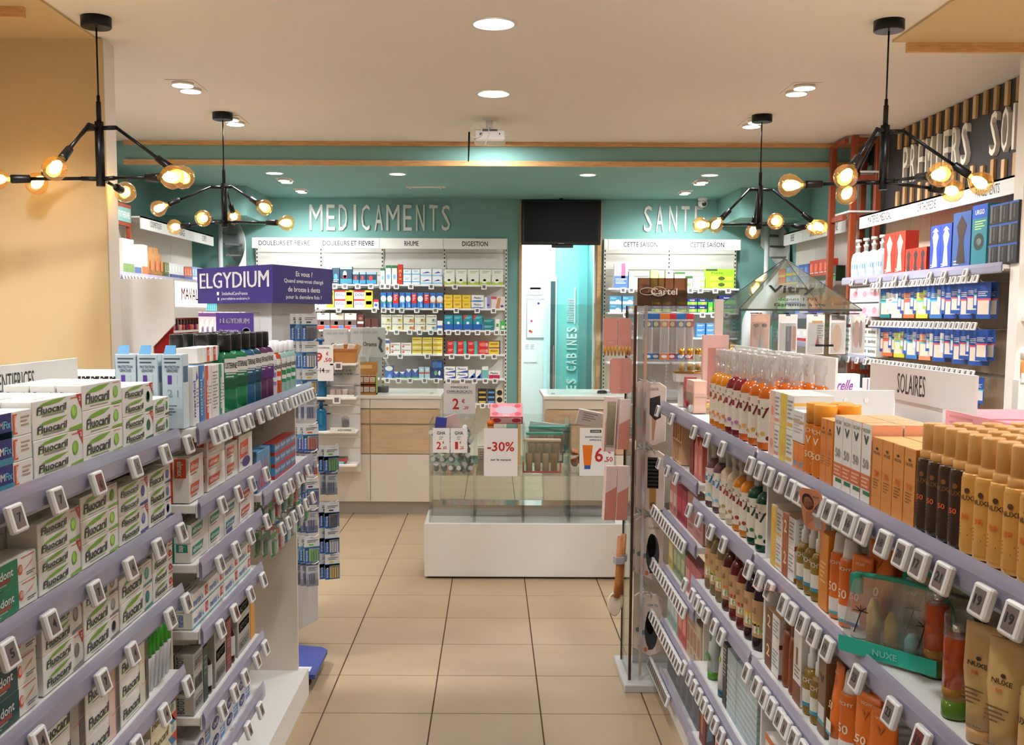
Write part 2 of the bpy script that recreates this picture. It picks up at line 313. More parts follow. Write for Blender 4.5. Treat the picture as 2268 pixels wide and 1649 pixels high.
# ================================================================== PRODUCT KINDS
def prints(mb, P, w, h, fn, seg=1):
    """flat print: fractions of the w x h panel, fn(a, b, lift) -> point"""
    for q in P:
        t = q[0]
        if t == 'r':
            x0, z0, x1, z1, c = q[1:6]
            for k in range(seg):
                a0 = x0 + (x1 - x0) * k / seg; a1 = x0 + (x1 - x0) * (k + 1) / seg
                mb.add([fn(a0 * w, z0 * h, .0004), fn(a1 * w, z0 * h, .0004), fn(a1 * w, z1 * h, .0004), fn(a0 * w, z1 * h, .0004)], [(0, 1, 2, 3)], K(*c))
        elif t == 't':
            s, cx, cz, tw, th, c = q[1:7]; rot = q[7] if len(q) > 7 else 0; sh = q[8] if len(q) > 8 else 0
            V, F = text_geo(s, True); ca, sa = math.cos(rot), math.sin(rot); W_, H_ = tw * w, th * h
            if rot: W_, H_ = tw * h, th * w
            mb.add([fn(((x + sh * y) * W_) * ca - y * H_ * sa + cx * w, ((x + sh * y) * W_) * sa + y * H_ * ca + cz * h, .0011) for x, y in V], F, K(*c))
        elif t == 'e':
            cx, cz, rx, rz, c = q[1:6]; n = 14
            mb.add([fn((cx + rx * math.cos(2 * math.pi * k / n)) * w, (cz + rz * math.sin(2 * math.pi * k / n)) * h, .0008) for k in range(n)], [tuple(range(n))], K(*c))
        elif t == 'p':
            mb.add([fn(a * w, b * h, .0008) for a, b in q[1]], [tuple(range(len(q[1])))], K(*q[2]))
        elif t == 'l':                                   # lines of unreadable small print
            x0, z0, x1, n, gap, c = q[1:7]
            for k in range(n):
                xe = x1 - (x1 - x0) * (.0, .25, .1, .4)[k % 4]
                zz = z0 - k * gap; mb.add([fn(x0 * w, zz * h, .0006), fn(xe * w, zz * h, .0006), fn(xe * w, (zz + gap * .42) * h, .0006), fn(x0 * w, (zz + gap * .42) * h, .0006)], [(0, 1, 2, 3)], K(*c))
class Kind:
    def __init__(s, name, me, parts=(), size=(0, 0, 0)): s.name = name; s.me = me; s.parts = list(parts); s.size = size
def spawn(k, loc, rz, label, cat, group=None, tilt=None):
    o = put(k.name, k.me, None, loc, rz); tag(o, label, cat, group)
    if tilt: o.rotation_euler = (tilt[0], tilt[1], rz)
    for n, me in k.parts: put(n, me, o)
    return o
def carton(w, h, d, base, front=(), near=(), top=None, name='carton', topprint=(), rough=.45, parts=()):
    m = MB(); b = K(*base, rough); m.bev(-w / 2, w / 2, 0, d, 0, h, b, min(.0012, w * .04, h * .04))
    prints(m, front, w, h, lambda a, z, l: (a - w / 2, -l, z))
    if near:
        prints(m, near, d, h, lambda a, z, l: (-w / 2 - l, d - a, z)); prints(m, near, d, h, lambda a, z, l: (w / 2 + l, a, z))
    if top: m.rect(0, 0, w, d, (-w / 2, 0, h), X1, Y1, K(*top))
    if topprint: prints(m, topprint, w, d, lambda a, z, l: (a - w / 2, z, h + l))
    return Kind(name, m.mesh(name), parts, (w, d, h))
def curve_fn(rx, ry, w, z0):
    def fn(a, b, l):
        t = -math.pi / 2 + (a - w / 2) / rx
        return ((rx + l + .0006) * math.cos(t), (ry + l + .0006) * math.sin(t) + ry, z0 + b)
    return fn
def patch(m, fn, w, h, mt, n=10):
    V = []; F = []
    for k in range(n + 1): V += [fn(w * k / n, 0, 0), fn(w * k / n, h, 0)]
    for k in range(n): F.append((2 * k, 2 * k + 2, 2 * k + 3, 2 * k + 1))
    m.add(V, F, mt, True)
def bottle(prof, r, h, body, cap, lab=None, front=(), ex=2.0, ry=None, capm=None, name='bottle', n=16, labw=2.4, rough=.15, labcol=(240, 236, 226), capsec=None, bm=None):
    """prof: [(z fraction, r fraction)] of the body; cap: (r, z0, z1) fractions or sections"""
    ry = ry or r; bm = bm or (K(*body, rough) if isinstance(body, tuple) else body)
    m = MB(); m.loft([(z * h, r * q, ry * q) for z, q in prof], bm, n, ex, cy=ry); me = m.mesh(name); parts = []
    if cap:
        c = MB(); c.loft([(z * h, r * q, ry * q if ry < r * .8 else r * q) for z, q in cap], capm, n, 2.0, cy=ry); parts.append(('cap', c.mesh('cap')))
    if lab:
        z0, z1 = lab; w = r * labw; l = MB()
        if ex > 3:
            fn = lambda a, b, lf: (a - w / 2, -lf - .0006, z0 * h + b)
            l.rect(0, 0, w, (z1 - z0) * h, (-w / 2, -.0004, z0 * h), X1, Z1, K(*labcol)); prints(l, front, w, (z1 - z0) * h, fn)
        else:
            fn = curve_fn(r, ry, w, z0 * h); patch(l, fn, w, (z1 - z0) * h, K(*labcol)); prints(l, front, w, (z1 - z0) * h, fn, 6)
        parts.append(('label', l.mesh('label')))
    return Kind(name, me, parts, (2 * r, 2 * ry, h))
def tube_k(w, h, d, body, capcol, front=(), name='squeeze_tube', rough=.35, flat=True):
    m = MB(); r = d / 2; z0 = h * .12
    m.loft([(z0, r, r), (h * .3, r * 1.04, r), (h * .6, w / 2, r * .75), (h * .9, w / 2, r * .28), (h, w / 2, .003)], K(*body, rough), 16, 2.2, cy=r)
    fn = lambda a, b, l: (a - w / 2, r - (r * (1 - .9 * max(0, (b / h - .3)) / .7)) - .003 - l, b)
    prints(m, front, w, h, fn); me = m.mesh(name)
    c = MB(); c.loft([(0, r * .98, r * .98), (z0, r, r)], K(*capcol, .3), 16, cy=r)
    return Kind(name, me, [('cap', c.mesh('cap'))], (w, d, h))
def tubecap_up(r, h, body, capcol, name='tube'):
    m = MB(); m.loft([(0, r, r * .25), (h * .5, r, r * .8), (h * .62, r, r)], K(*body), 12, cy=r); c = MB(); c.loft([(h * .6, r * 1.02, r * 1.02), (h, r * 1.02, r * 1.02)], K(*capcol, .3), 14, cy=r)
    return Kind(name, m.mesh(name), [('cap', c.mesh('cap'))], (2 * r, 2 * r, h))
def blister(w, h, card, front=(), bub=(.15, .12, .85, .62), bcol=None, name='blister_pack', items=()):
    """hanging card with euro slot and clear bubble; hangs with its top at z=0"""
    m = MB(); c = K(*card); s = .018
    m.prism([(0, 0), (w, 0), (w, h), (w * .62, h), (w * .62, h - s * .5), (w * .38, h - s * .5), (w * .38, h), (0, h)], (-w / 2, 0, -h), X1, Z1, -.0012, c)
    fn = lambda a, z, l: (a - w / 2, -.0002 - l, z - h); prints(m, front, w, h, fn); parts = []
    for (x0, z0, x1, z1, col) in items: m.box((x0 - .5) * w, (x1 - .5) * w, -.010, -.002, (z0 - 1) * h, (z1 - 1) * h, K(*col, .25))
    if bub:
        b = MB(); x0, z0, x1, z1 = bub; b.bev((x0 - .5) * w, (x1 - .5) * w, -.014, -.001, (z0 - 1) * h, (z1 - 1) * h, FILM, .003); parts.append(('bubble', b.mesh('bubble')))
    return Kind(name, m.mesh(name), parts, (w, .014, h))
# ---- price tags
SCR = mat('tag_screen', (122, 108, 104), .3); SCRR = mat('tag_screen_red', (120, 50, 46), .3); TAGW = mat('tag_white', (240, 238, 236), .4)
TAGS = {}
def tag_mesh(txt='', red=False, big=True):
    k = (txt, red, big)
    if k in TAGS: return TAGS[k]
    w, h = (.052, .047); m = MB(); U = Vector((1, 0, 0)); Vv = Vector((0, .26, .966)); O = Vector((-w / 2, -.016, -h))
    m.bev(-w / 2, w / 2, -.006, .006, -h, 0, TAGW, .003); me = MB()
    me.mats = m.mats
    me.v = [tuple(Vector((x, -.012, 0)) + Vector((0, .0, 0)) + Vector((0, y * .966 + z * .26, z * .966 - y * .26))) for x, y, z in m.v]; me.f = m.f; me.m = m.m; me.sm = m.sm
    O = Vector((-w / 2, -.012 - .006 * .966 - h * .26, -h * .966 + .006 * .26))
    me.rect(w * .2, h * .15, w * .8, h * .87, O, U, Vv, SCRR if red else SCR, .0006)
    if txt: me.text(txt, w * .5, h * .52, w * (.26 if len(txt) < 2 else .4), h * .32, O, U, Vv, INK, True, .0012)
    else: me.rect(w * .42, h * .3, w * .62, h * .62, O, U, Vv, mat('tag_digit', (70, 58, 56), .5), .0012)
    TAGS[k] = me.mesh('price_tag'); return TAGS[k]
def Yp(px, X, z):
    """depth of a point on a shelf edge (distance X from the aisle axis, height z) seen at picture column px"""
    return (FPX * abs(X) / abs(px - PCX) - (HCAM - z) * math.sin(pitch)) / math.cos(pitch)
# ------------------------------------------------------------------ shelf unit pieces
def shelf(root, side, xf, xb, y0, y1, z, tags=(), rail=True, lip=.045, tx=None):
    """side -1: left gondola facing +X, +1: right gondola facing -X; tags: list of picture columns or (column, text, red)"""
    m = MB(); s = side; a, b = sorted((s * xf, s * xb)); m.bev(a, b, y0, y1, z - .024, z, SHELFW, .003)
    fx = s * xf; inn = s * .004
    m.box(min(fx, fx + inn), max(fx, fx + inn), y0, y1, z - .034, z, SHELFW)
    sh = m.build('shelf', root)
    if rail:
        r = MB(); o = -s
        pts = [(0, .014), (.0022, .014), (.0075, -.006), (.0075, -.036), (.003, -.044), (0, -.040)]
        V = []; 
        for y in (y0 + .004, y1 - .004): V += [(fx + o * (.001 + p), y, z + q) for p, q in pts]
        n = len(pts); F = [(k, (k + 1) % n, n + (k + 1) % n, n + k) for k in range(n)]
        r.add(V, F, RAILM); r.build('rail', sh)
    for t in tags:
        px, tx_, rd = t if isinstance(t, tuple) else (t, '', False)
        y = Yp(px, xf - .015, z - .03); put('price_tag', tag_mesh(tx_, rd), sh, (fx - s * .005, y, z - .008), math.pi / 2 if s < 0 else -math.pi / 2)
    return sh
COUNT = [0]; LIMS = [-9, 99]
def stock(side, xf, z, place, items, inset=.02):
    """items: (desc, category, kindfn(w)->Kind, px0, px1, cols, stack, deep, near-to-far)"""
    s = side; rz = math.pi / 2 if s < 0 else -math.pi / 2
    for it in items:
        desc, cat, kf, p0, p1, cols, stk, deep = it[:8]
        ya, yb = sorted((Yp(p0, xf + inset, z + .05), Yp(p1, xf + inset, z + .05))); ya = max(ya, LIMS[0]); yb = min(yb, LIMS[1]); wcol = (yb - ya) / cols; kd = kf(wcol - .002)
        for c in range(cols):
            y = ya + wcol * (c + .5)
            for dd in range(deep):
                for q in range(stk):
                    x = s * (xf + inset + dd * ((max(kd.size[:2]) * 1.12 if len(it) > 8 and kd.size[0] > kd.size[1] * 1.1 else kd.size[1]) + .003)); L = desc
                    if cols > 1: L += ', %s from front' % nth(c)
                    if stk > 1: L += ', %s up' % nth(q)
                    if dd: L += ', ' + ('behind' if dd == 1 else nth(dd) + ' row')
                    L += ', ' + place
                    jit = (random.random() - .5) * (.01 if kd.size[0] > .1 else .02) + s * (it[8] if len(it) > 8 else 0)
                    spawn(kd, (x, y + (random.random() - .5) * .002, z + q * (kd.size[2] + .0006)), rz + jit, L, cat, desc + ' group')
                    COUNT[0] += 1
# ================================================================== LEFT GONDOLAS
LN = empty('gondola_shelving', (0, 0, 0)); tag(LN, 'white gondola with toothpaste cartons on lilac railed shelves, near left', 'shelving')
XL, XLB = .795, 1.19
m = MB(); m.box(-XLB, -XL - .005, .9, 2.6, 0, .12, SHELFW); m.build('base', LN)
m = MB(); m.box(-XLB - .02, -XLB, .9, 2.62, .12, 1.40, mat('back_panel', (214, 206, 196), .6)); m.build('back_panel', LN)
m = MB(); m.box(-XLB, -XL - .03, 2.6, 2.615, .12, 1.33, mat('upright_cream', (226, 214, 198), .5)); m.build('end_panel', LN)
for z, T in [(1.347, [(25, '7', False), (118, '7', False), (208, '', True), (292, '5', False), (359, ''), (411, '')]), (1.135, [(10, '5', 0), (105, '4', 0), (205, '7', 0), (282, '4', 0), (345, ''), (396, '')]),
             (.948, [(80, '4', 0), (222, '7', 0), (288, '4', 0), (372, '5', 0), (408, '')]), (.733, [(300, '4', 0), (360, '4', 0), (412, '')]), (.52, [(395, '')])]:
    shelf(LN, -1, XL, XLB, .9, 2.6, z, [t if not isinstance(t, tuple) else (t + (False,))[:3] for t in T])
GRN, DGRN, NAVY, TQ, ORG, RED = (126, 178, 48), (30, 110, 70), (40, 42, 124), (64, 168, 186), (226, 84, 36), (198, 52, 40)
WH, OFF, INKC = (240, 237, 230), (232, 226, 214), (46, 40, 44)
def fluo(h, d, acc=GRN, dbl=False, tri=False, dots=None, panel=None):
    def f(w):
        P = []; rows = [(.27, .5), (.76, .5)] if dbl else [(.5, 1.0)]
        for cz, sc_ in rows:
            P += [('p', [(.10, cz + .17 * sc_), (.2, cz + .31 * sc_), (.4, cz + .41 * sc_), (.68, cz + .44 * sc_), (.5, cz + .24 * sc_), (.3, cz + .18 * sc_)], GRN),
                  ('t', 'Fluocaril', .37, cz - .04 * sc_, .58, .38 * sc_, INKC, 0, .02), ('r', .07, cz - .27 * sc_, .66, cz - .22 * sc_, GRN), ('l', .18, cz - .38 * sc_, .62, 1, .1, (150, 146, 140))]
        if dots: P += [('e', .86, .62, .075, .26, (206, 40, 36)), ('t', '+', .86, .62, .06, .2, WH), ('e', .96, .5, .03, .14, (224, 110, 100)), ('r', .78, .16, .99, .24, (206, 60, 50))]
        else:
            P += [('e', .83, .52, .066, .26 if not dbl else .2, acc), ('e', .825, .55, .05, .2 if not dbl else .15, tuple(min(255, v + 60) for v in acc)), ('p', [(.72, .02), (1, .02), (1, .15), (.72, .1)], acc), ('l', .76, .9, .94, 1, .06, (226, 90, 50))]
        if tri: P += [('p', [(.88, .99), (1, .99), (1, .56)], RED), ('t', '2', .955, .86, .045, .12, WH)]
        if panel: P = [('r', .66, 0, .9, 1, panel), ('r', .86, 0, 1, 1, (96, 84, 78))] + [p for p in P if not (p[0] == 'e' or (p[0] == 'p' and p[2] == acc))]
        return carton(w, h, d, WH, P, [('t', 'Fluocaril', .5, .5, .7, .5, INKC), ('r', .1, .12, .9, .2, GRN)] if not dbl else [('r', 0, 0, .04, 1, OFF)], name='toothpaste_carton', topprint=[('t', 'Fluocaril', .3, .5, .4, .4, (196, 200, 170))])
    return f
def elgy(h, d):
    return lambda w: carton(w, h, d, WH, [('r', 0, .0, .64, 1, NAVY), ('r', 0, 0, .66, .26, TQ), ('t', 'ELGYDIUM', .26, .56, .46, .3, WH), ('t', 'Fix', .56, .56, .12, .3, (110, 196, 224)), ('p', [(.66, .1), (.74, .1), (.69, .5), (.74, .9), (.66, .9)], ORG), ('p', [(.69, .16), (.76, .16), (.72, .5), (.76, .84), (.69, .84)], WH), ('l', .8, .7, .96, 3, .16, (190, 150, 130))], [('r', 0, 0, 1, .3, TQ)], name='toothpaste_carton')
def arth(h, d, c):
    return lambda w: carton(w, h, d, WH, [('r', 0, 0, .68, 1, c), ('t', 'Arthrodont', .33, .6, .54, .32, (236, 240, 234)), ('r', .36, .26, .56, .42, (206, 70, 50)), ('l', .1, .2, .5, 2, .1, (170, 200, 186)), ('e', .72, .5, .04, .2, ORG), ('e', .73, .52, .03, .14, WH), ('l', .74, .9, .96, 1, .1, (220, 110, 90)), ('p', [(.76, .4), (.94, .72), (.9, .56)], (236, 140, 110)), ('l', .82, .25, .97, 2, .08, (90, 84, 84))], [('r', 0, .5, 1, 1, c)], name='toothpaste_carton', top=OFF)
PN = 'near left %s shelf'; LIMS[:] = [.9, 2.597]
p = PN % 'top'
stock(-1, XL, 1.35, p, [('navy and white toothpaste carton', 'carton', elgy(.043, .05), -60, 73, 1, 3, 2), ('white twin toothpaste carton with red corner', 'carton', fluo(.07, .055, dbl=True, tri=True), 75, 183, 1, 2, 3),
  ('white toothpaste carton with green oval', 'carton', fluo(.051, .05), 184.5, 271, 1, 3, 3), ('white twin toothpaste carton, dark green corner', 'carton', fluo(.067, .05, DGRN, True, True), 273, 339, 1, 2, 2), ('short white toothpaste carton, dark green corner', 'carton', fluo(.045, .045, DGRN), 341, 390, 1, 2, 2)])
spawn(fluo(.045, .045, DGRN)(.17), (-(XL + .075), Yp(365, .87, 1.4), 1.441), math.pi / 2, 'short white toothpaste carton set back on top of others, near left top shelf', 'carton')
p = PN % 'second'
stock(-1, XL, 1.138, p, [('bright green toothpaste carton', 'carton', arth(.045, .05, (18, 132, 92)), -60, 84, 1, 2, 2), ('white twin toothpaste carton with red corner', 'carton', fluo(.066, .055, dbl=True, tri=True), 86, 180, 1, 2, 2),
  ('white toothpaste carton with green oval', 'carton', fluo(.048, .05), 182, 263, 1, 3, 2), ('white twin toothpaste carton with blue oval', 'carton', fluo(.064, .05, (78, 84, 160), True, True), 265, 328, 1, 2, 1), ('short white toothpaste carton with blue oval', 'carton', fluo(.043, .045, (78, 84, 160)), 330, 389, 1, 3, 1)])
for k in range(2): spawn(carton(.05, .115, .17, (206, 210, 210), [('t', 'Fluocaril', .25 if k else .75, .45, .8, .3, INKC, math.pi / 2), ('r', .38 if k else .6, .05, .44 if k else .66, .95, GRN), ('r', .6 if k else .1, .6, .9 if k else .35, .78, (90, 90, 92)), ('l', .6 if k else .1, .5, .9 if k else .4, 3, .08, (130, 130, 132))], name='toothpaste_carton'), (-.955 + .056 * k, 1.655, 1.139), 0, 'toothpaste carton end showing vertical lettering, %s of two, near left second shelf' % ('right' if k else 'left'), 'carton')
p = PN % 'third'
stock(-1, XL, .951, p, [('dark green toothpaste carton', 'carton', arth(.052, .05, (26, 74, 74)), -60, 86, 1, 3, 1), ('white twin toothpaste carton with grey oval', 'carton', fluo(.072, .055, (140, 134, 134), True, True), 98, 186, 1, 2, 1),
  ('white toothpaste carton with grey oval', 'carton', fluo(.048, .05, (140, 134, 134)), 188, 265, 1, 3, 1), ('white toothpaste carton with teal oval', 'carton', fluo(.056, .05, (56, 150, 140)), 267, 339, 1, 2, 1), ('short white toothpaste carton with red dots', 'carton', fluo(.035, .045, dots=True), 341, 395, 1, 4, 1)])
p = PN % 'fourth'
stock(-1, XL, .736, p, [('white toothpaste carton with grey stripe', 'carton', fluo(.055, .05, panel=(168, 160, 150)), 90, 193, 1, 3, 1), ('white toothpaste carton with pink panel', 'carton', fluo(.055, .05, panel=(232, 196, 180)), 195, 268, 1, 3, 1), ('white toothpaste carton with leaf and green corner', 'carton', fluo(.052, .05, panel=(226, 220, 196)), 270, 332, 1, 3, 1)])
stock(-1, XL, .736, p, [('white mouth spray tube with bright green cap', 'tube', lambda w: tubecap_up(.012, .15, (214, 216, 220), (46, 176, 24)), 334, 386, 6, 1, 2)])
p = PN % 'fifth'
def fluy(w): return carton(w, .053, .05, (236, 226, 190), [('t', 'Fluocaril', .35, .45, .6, .4, (110, 100, 60), 0, .06), ('p', [(.7, 1), (1, 1), (1, .4)], (210, 70, 40)), ('p', [(.64, 1), (.8, 1), (.96, .5), (.8, .5)], (70, 130, 190)), ('e', .85, .25, .06, .2, (150, 190, 200))], name='toothpaste_carton')
stock(-1, XL, .523, p, [('white toothpaste carton with grey stripe', 'carton', fluo(.055, .05, panel=(168, 160, 150)), 190, 270, 1, 2, 1), ('grey toothpaste carton', 'carton', fluo(.055, .05, (140, 134, 134)), 272, 338, 1, 2, 1), ('yellowish toothpaste carton with blue ribbon', 'carton', fluy, 340, 395, 1, 3, 1)])
# sign board on top of the spine
def shop_sign(s, y0, y1, z0, z1, txt, label, tcy=.5, tw=.5, th=.36, post=None):
    e = empty('shelf_sign', (0, 0, 0)); tag(e, label, 'sign'); x = s * 1.16
    m = MB(); m.box(x - .004, x + .004, y0, y1, z0, z1, mat('sign_white', (226, 222, 216), .5)); m.build('board', e)
    U, V = ((0, 1, 0), Z1) if s < 0 else ((0, -1, 0), Z1); O = (x - s * .004, y0 if s < 0 else y1, z0); w, h = y1 - y0, z1 - z0
    m = MB(); m.text(txt, w * tcy, h * .5, w * tw, h * th, O, U, V, INK, False); m.build('lettering', e)
    m = MB(); a, b = post or (y0 + .2, y0 + .4); xa, xb_ = sorted((x + s * .0045, x + s * .012)); m.box(xa, xb_, a, b, 1.349 if s < 0 else 1.3385, z0 + .01, SHELFW); m.build('post', e)
shop_sign(-1, 2.10, 2.88, 1.44, 1.523, 'DENTIFRICES', 'white board lettered with toothpaste heading behind the near left cartons', .506, .28, .54)
LF = empty('gondola_shelving', (0, 0, 0)); tag(LF, 'white gondola with mouthwash bottles and dental cartons, far left', 'shelving')
XF, YE, YM = .762, 4.33, 3.36
m = MB(); m.box(-1.2, -.79, 2.63, 4.36, 0, .12, SHELFW); m.build('base', LF)
m = MB(); m.box(-1.21, -1.19, 2.63, YE, .12, 1.36, mat('back_panel', (214, 206, 196), .6)); m.build('back_panel', LF)
m = MB(); m.box(-1.19, -.83, YE, YE + .018, .12, 1.34, mat('upright_cream', (226, 214, 198), .5)); m.build('end_panel', LF)
shelf(LF, -1, XF, 1.19, 2.64, YE, 1.352, [470, 484, 496, 516, 535, 548, 571, 590, 605, 619, 632, 644, 652, 660, 668, 675, 682, 689])
for z, y1, T in [(1.155, YM, [487, (523, '', True), 553, 585]), (.998, YM, [483, 518, 551, 587]), (.82, YM, [485, (516, '', True), 551, 579]), (.588, YM, [490, 517, 540, 566, 585]), (.413, YM, [518, 548, 574])]:
    shelf(LF, -1, XF, 1.19, 2.64, y1, z, T)
shelf(LF, -1, XF, 1.19, YM + .02, YE, 1.05, [612, 630, 641, 658, 679])
m = MB()
# ---- tall floss kits facing the shopper
kit = carton(.052, .19, .052, (206, 226, 236), [('l', .12, .93, .9, 2, .05, (70, 80, 110)), ('t', 'PROTECTION', .5, .83, .72, .04, (50, 60, 96)), ('t', 'GENCIVES', .5, .78, .56, .04, (50, 60, 96)), ('t', '1', .38, .66, .2, .12, (92, 48, 160)), ('t', '2', .38, .48, .26, .1, (140, 176, 190)), ('r', .74, .6, .76, .72, (150, 170, 190)), ('r', .72, .42, .8, .52, (150, 176, 190)), ('l', .1, .3, .7, 4, .04, (120, 130, 140))], [('r', 0, .0, 1, 1, (216, 230, 238)), ('r', .1, .62, .9, .84, (60, 140, 200))], name='tall_carton',
  parts=[('flap', (lambda q: q.mesh('flap'))(MB().prism([(0, 0), (.03, 0), (.028, .026), (.002, .026)], (-.022, .004, .19), X1, (0, .5, .86), -.001, K(96, 168, 220)))),])
for k, px in enumerate((286, 334, 388)):
    spawn(kit, ((px - 1090) / 2290 * 2.66, 2.63, 1.354), 0, 'tall pale blue carton with numbers one and two, %s of three' % ('left', 'middle', 'right')[k], 'carton', 'tall pale blue kit cartons')
def vbox(h, d, base, side, txt, tc, off=0):
    return lambda w: carton(w, h, d, base, [('r', 0, 0, .5, 1, side), ('t', txt, .27, .45, .62, .36, tc, math.pi / 2), ('p', [(.56, .74), (.9, .8), (.7, .92)], tc), ('l', .6, .6, .95, 6, .06, (150, 150, 156))], [('r', 0, 0, 1, 1, base), ('t', txt, .5, .45, .55, .5, tc, math.pi / 2)], name='mouthwash_carton')
p = 'far left top shelf'; LIMS[:] = [2.69, 4.33]
def nosewrap(a): return a
stock(-1, XF, 1.354, p, [('white tall mouthwash carton with blue lettering', 'carton', vbox(.155, .05, WH, (236, 238, 242), 'meridol', (40, 96, 180)), 425, 441, 1, 1, 1), ('blue tall mouthwash carton', 'carton', vbox(.155, .05, (70, 130, 190), (60, 120, 186), 'meridol', (214, 230, 242)), 442, 454, 1, 1, 1),
  ('white and red tall mouthwash carton', 'carton', vbox(.152, .05, WH, (222, 70, 36), 'elmex', WH), 455, 469, 1, 1, 2), ('white tall carton with fine print', 'carton', lambda w: carton(w, .15, .05, WH, [('l', .1, .85, .9, 12, .06, (150, 146, 150))], name='mouthwash_carton'), 470, 485, 1, 1, 2), ('green and white tall mouthwash carton', 'carton', vbox(.15, .05, WH, (24, 150, 120), 'elmex', WH), 486, 497, 1, 1, 2)])
for k, (px, c, t) in enumerate([(448, WH, ''), (462, (224, 84, 44), '30%'), (476, (224, 84, 44), '30%'), (490, (70, 180, 176), '')]):
    spawn(carton(.055, .042, .06, WH, [('r', .5, 0, 1, 1, c), ('t', t, .74, .62, .4, .4, WH)] if t else [('r', .6, 0, 1, 1, c)]), (-.815, Yp(px, .81, 1.5), 1.51), math.pi / 2, 'small white carton lying on tall mouthwash cartons, %s from the front' % nth(k), 'carton')
CAPL = K(34, 32, 34, .3)
def mouthwash(body, lab, cols):
    return lambda w: bottle([(0, .9), (.012, .99), (.27, 1), (.28, .95), (.30, .95), (.31, 1), (.70, 1), (.755, .8), (.775, .5), (.79, .46)], .031, .232, body, [(.785, .5), (.79, .66), (.985, .64), (1, .6)], (.32, .69), [('r', 0, .52, 1, 1, (236, 236, 232)), ('t', 'LISTERINE', .5, .76, .9, .2, INKC), ('r', 0, 0, 1, .3, cols), ('l', .1, .45, .9, 2, .1, (220, 224, 220))], 6.0, .025, CAPL, 'mouthwash_bottle', 24, 1.72, labcol=lab)
GL, BL, TLc, PU = (10, 116, 72), (20, 92, 132), (16, 80, 104), (92, 44, 92)
stock(-1, XF, 1.354, p, [('green mouthwash bottle, black cap', 'bottle', mouthwash(GL, (16, 130, 84), (12, 90, 60)), 500, 546, 2, 1, 3, .55), ('blue mouthwash bottle, black cap', 'bottle', mouthwash(BL, (30, 104, 150), (16, 70, 110)), 547, 560, 1, 1, 3, .55), ('teal mouthwash bottle with yellow disc', 'bottle', mouthwash(TLc, (24, 96, 120), (16, 60, 80)), 561, 574, 1, 1, 3, .55), ('purple mouthwash bottle, black cap', 'bottle', mouthwash(PU, (110, 56, 130), (90, 40, 120)), 575, 601, 2, 1, 3, .55)])
def elud(body, capc, band): return lambda w: bottle([(0, .9), (.03, 1), (.68, 1), (.76, .8), (.8, .45)], .024, .19, body, [(.79, .55), (.81, .62), (1, .58)], (.2, .68), [('r', 0, .3, 1, .5, band), ('t', 'Eludril', .5, .72, .8, .24, INKC), ('r', 0, 0, 1, .14, band)], 2.4, .02, K(*capc, .3), 'mouthwash_bottle', 14, 2.3, labcol=(232, 234, 230))
stock(-1, XF, 1.354, p, [('white slim mouthwash bottle', 'bottle', elud((226, 224, 226), (240, 240, 240), (150, 130, 190)), 603, 612, 1, 1, 2, .6), ('orange labelled mouthwash bottle', 'bottle', elud((190, 80, 50), (236, 236, 236), (214, 84, 40)), 613, 623, 1, 1, 2, .6), ('clear mouthwash bottle with green label', 'bottle', elud((150, 190, 184), (232, 232, 232), (40, 140, 90)), 624, 655, 3, 1, 2, .6)])
def elm(h, d, acc=ORG, two=False, extra=()):
    def f(w):
        P = []
        for cz, q in ([(.27, .5), (.76, .5)] if two else [(.55, 1)]):
            P += [('p', [(.05, cz - .2 * q), (.62, cz - .14 * q), (.68, cz + .3 * q), (.08, cz + .26 * q)], acc), ('t', 'elmex', .36, cz + .06 * q, .5, .26 * q, WH), ('l', .08, cz - .32 * q, .5, 1, .08, (170, 120, 110))]
        return carton(w, h, d, WH, P + list(extra), [('r', 0, 0, .22, 1, acc), ('r', .3, .55, .85, .98, acc), ('t', 'elmex', .58, .76, .34, .3, WH, -math.pi / 2)], name='toothpaste_carton', topprint=[('r', 0, 0, .06, 1, acc), ('l', .2, .8, .9, 3, .2, (190, 176, 168))])
    return f
p = 'far left second shelf'; LIMS[:] = [2.645, 3.36]
stock(-1, XF, 1.158, p, [('white twin dental carton, orange wordmark', 'carton', elm(.118, .055, two=True), 411, 452, 1, 1, 2), ('white dental carton with orange wordmark', 'carton', elm(.048, .055), 460, 499, 1, 3, 1), ('white tall dental carton, two orange wordmarks', 'carton', elm(.105, .05, two=True), 501, 527, 1, 1, 2),
  ('white tall dental carton with purple disc', 'carton', elm(.11, .05, extra=[('e', .5, .22, .3, .15, (96, 60, 150)), ('r', 0, .9, 1, 1, (236, 230, 220))]), 530, 559, 1, 1, 1)])
kb = MB(); kb.bev(-.1, .1, 0, .09, 0, .135, K(92, 158, 206), .002); kb.prism([(0, 0), (.2, 0), (.2, .05), (.1, .035), (0, .05)], (-.1, .085, .135), X1, Z1, -.002, K(92, 158, 206))
prints(kb, [('p', [(.04 + k * .2, .08), (.16 + k * .2, .03), (.22 + k * .2, .5), (.19 + k * .2, .86), (.12 + k * .2, .45)], (206, 56, 72) if k < 4 else (40, 140, 90)) for k in range(5)] + [('p', [(.12 + k * .2, .5), (.2 + k * .2, .86), (.15 + k * .2, .7)], (240, 220, 224)) for k in range(4)], .2, .135, lambda a, z, l: (a - .1, -l, z))
spawn(Kind('toothbrush_display', kb.mesh('toothbrush_display')), (-.78, 3.505, 1.0525), math.pi / 2, 'blue display box printed with red toothbrush shapes, far left shelves', 'display box')
for k, (dx, px) in enumerate([(0, 546), (.05, 552), (0, 591), (.05, 597), (.1, 603)]):
    m = MB(); x0, y0 = -1.02 - dx, Yp(px, 1.02 + dx, 1.25); m.box(x0, x0 + .07, y0, y0 + .0015, 1.16, 1.255, CLEAR); m.build('shelf_divider', LF)
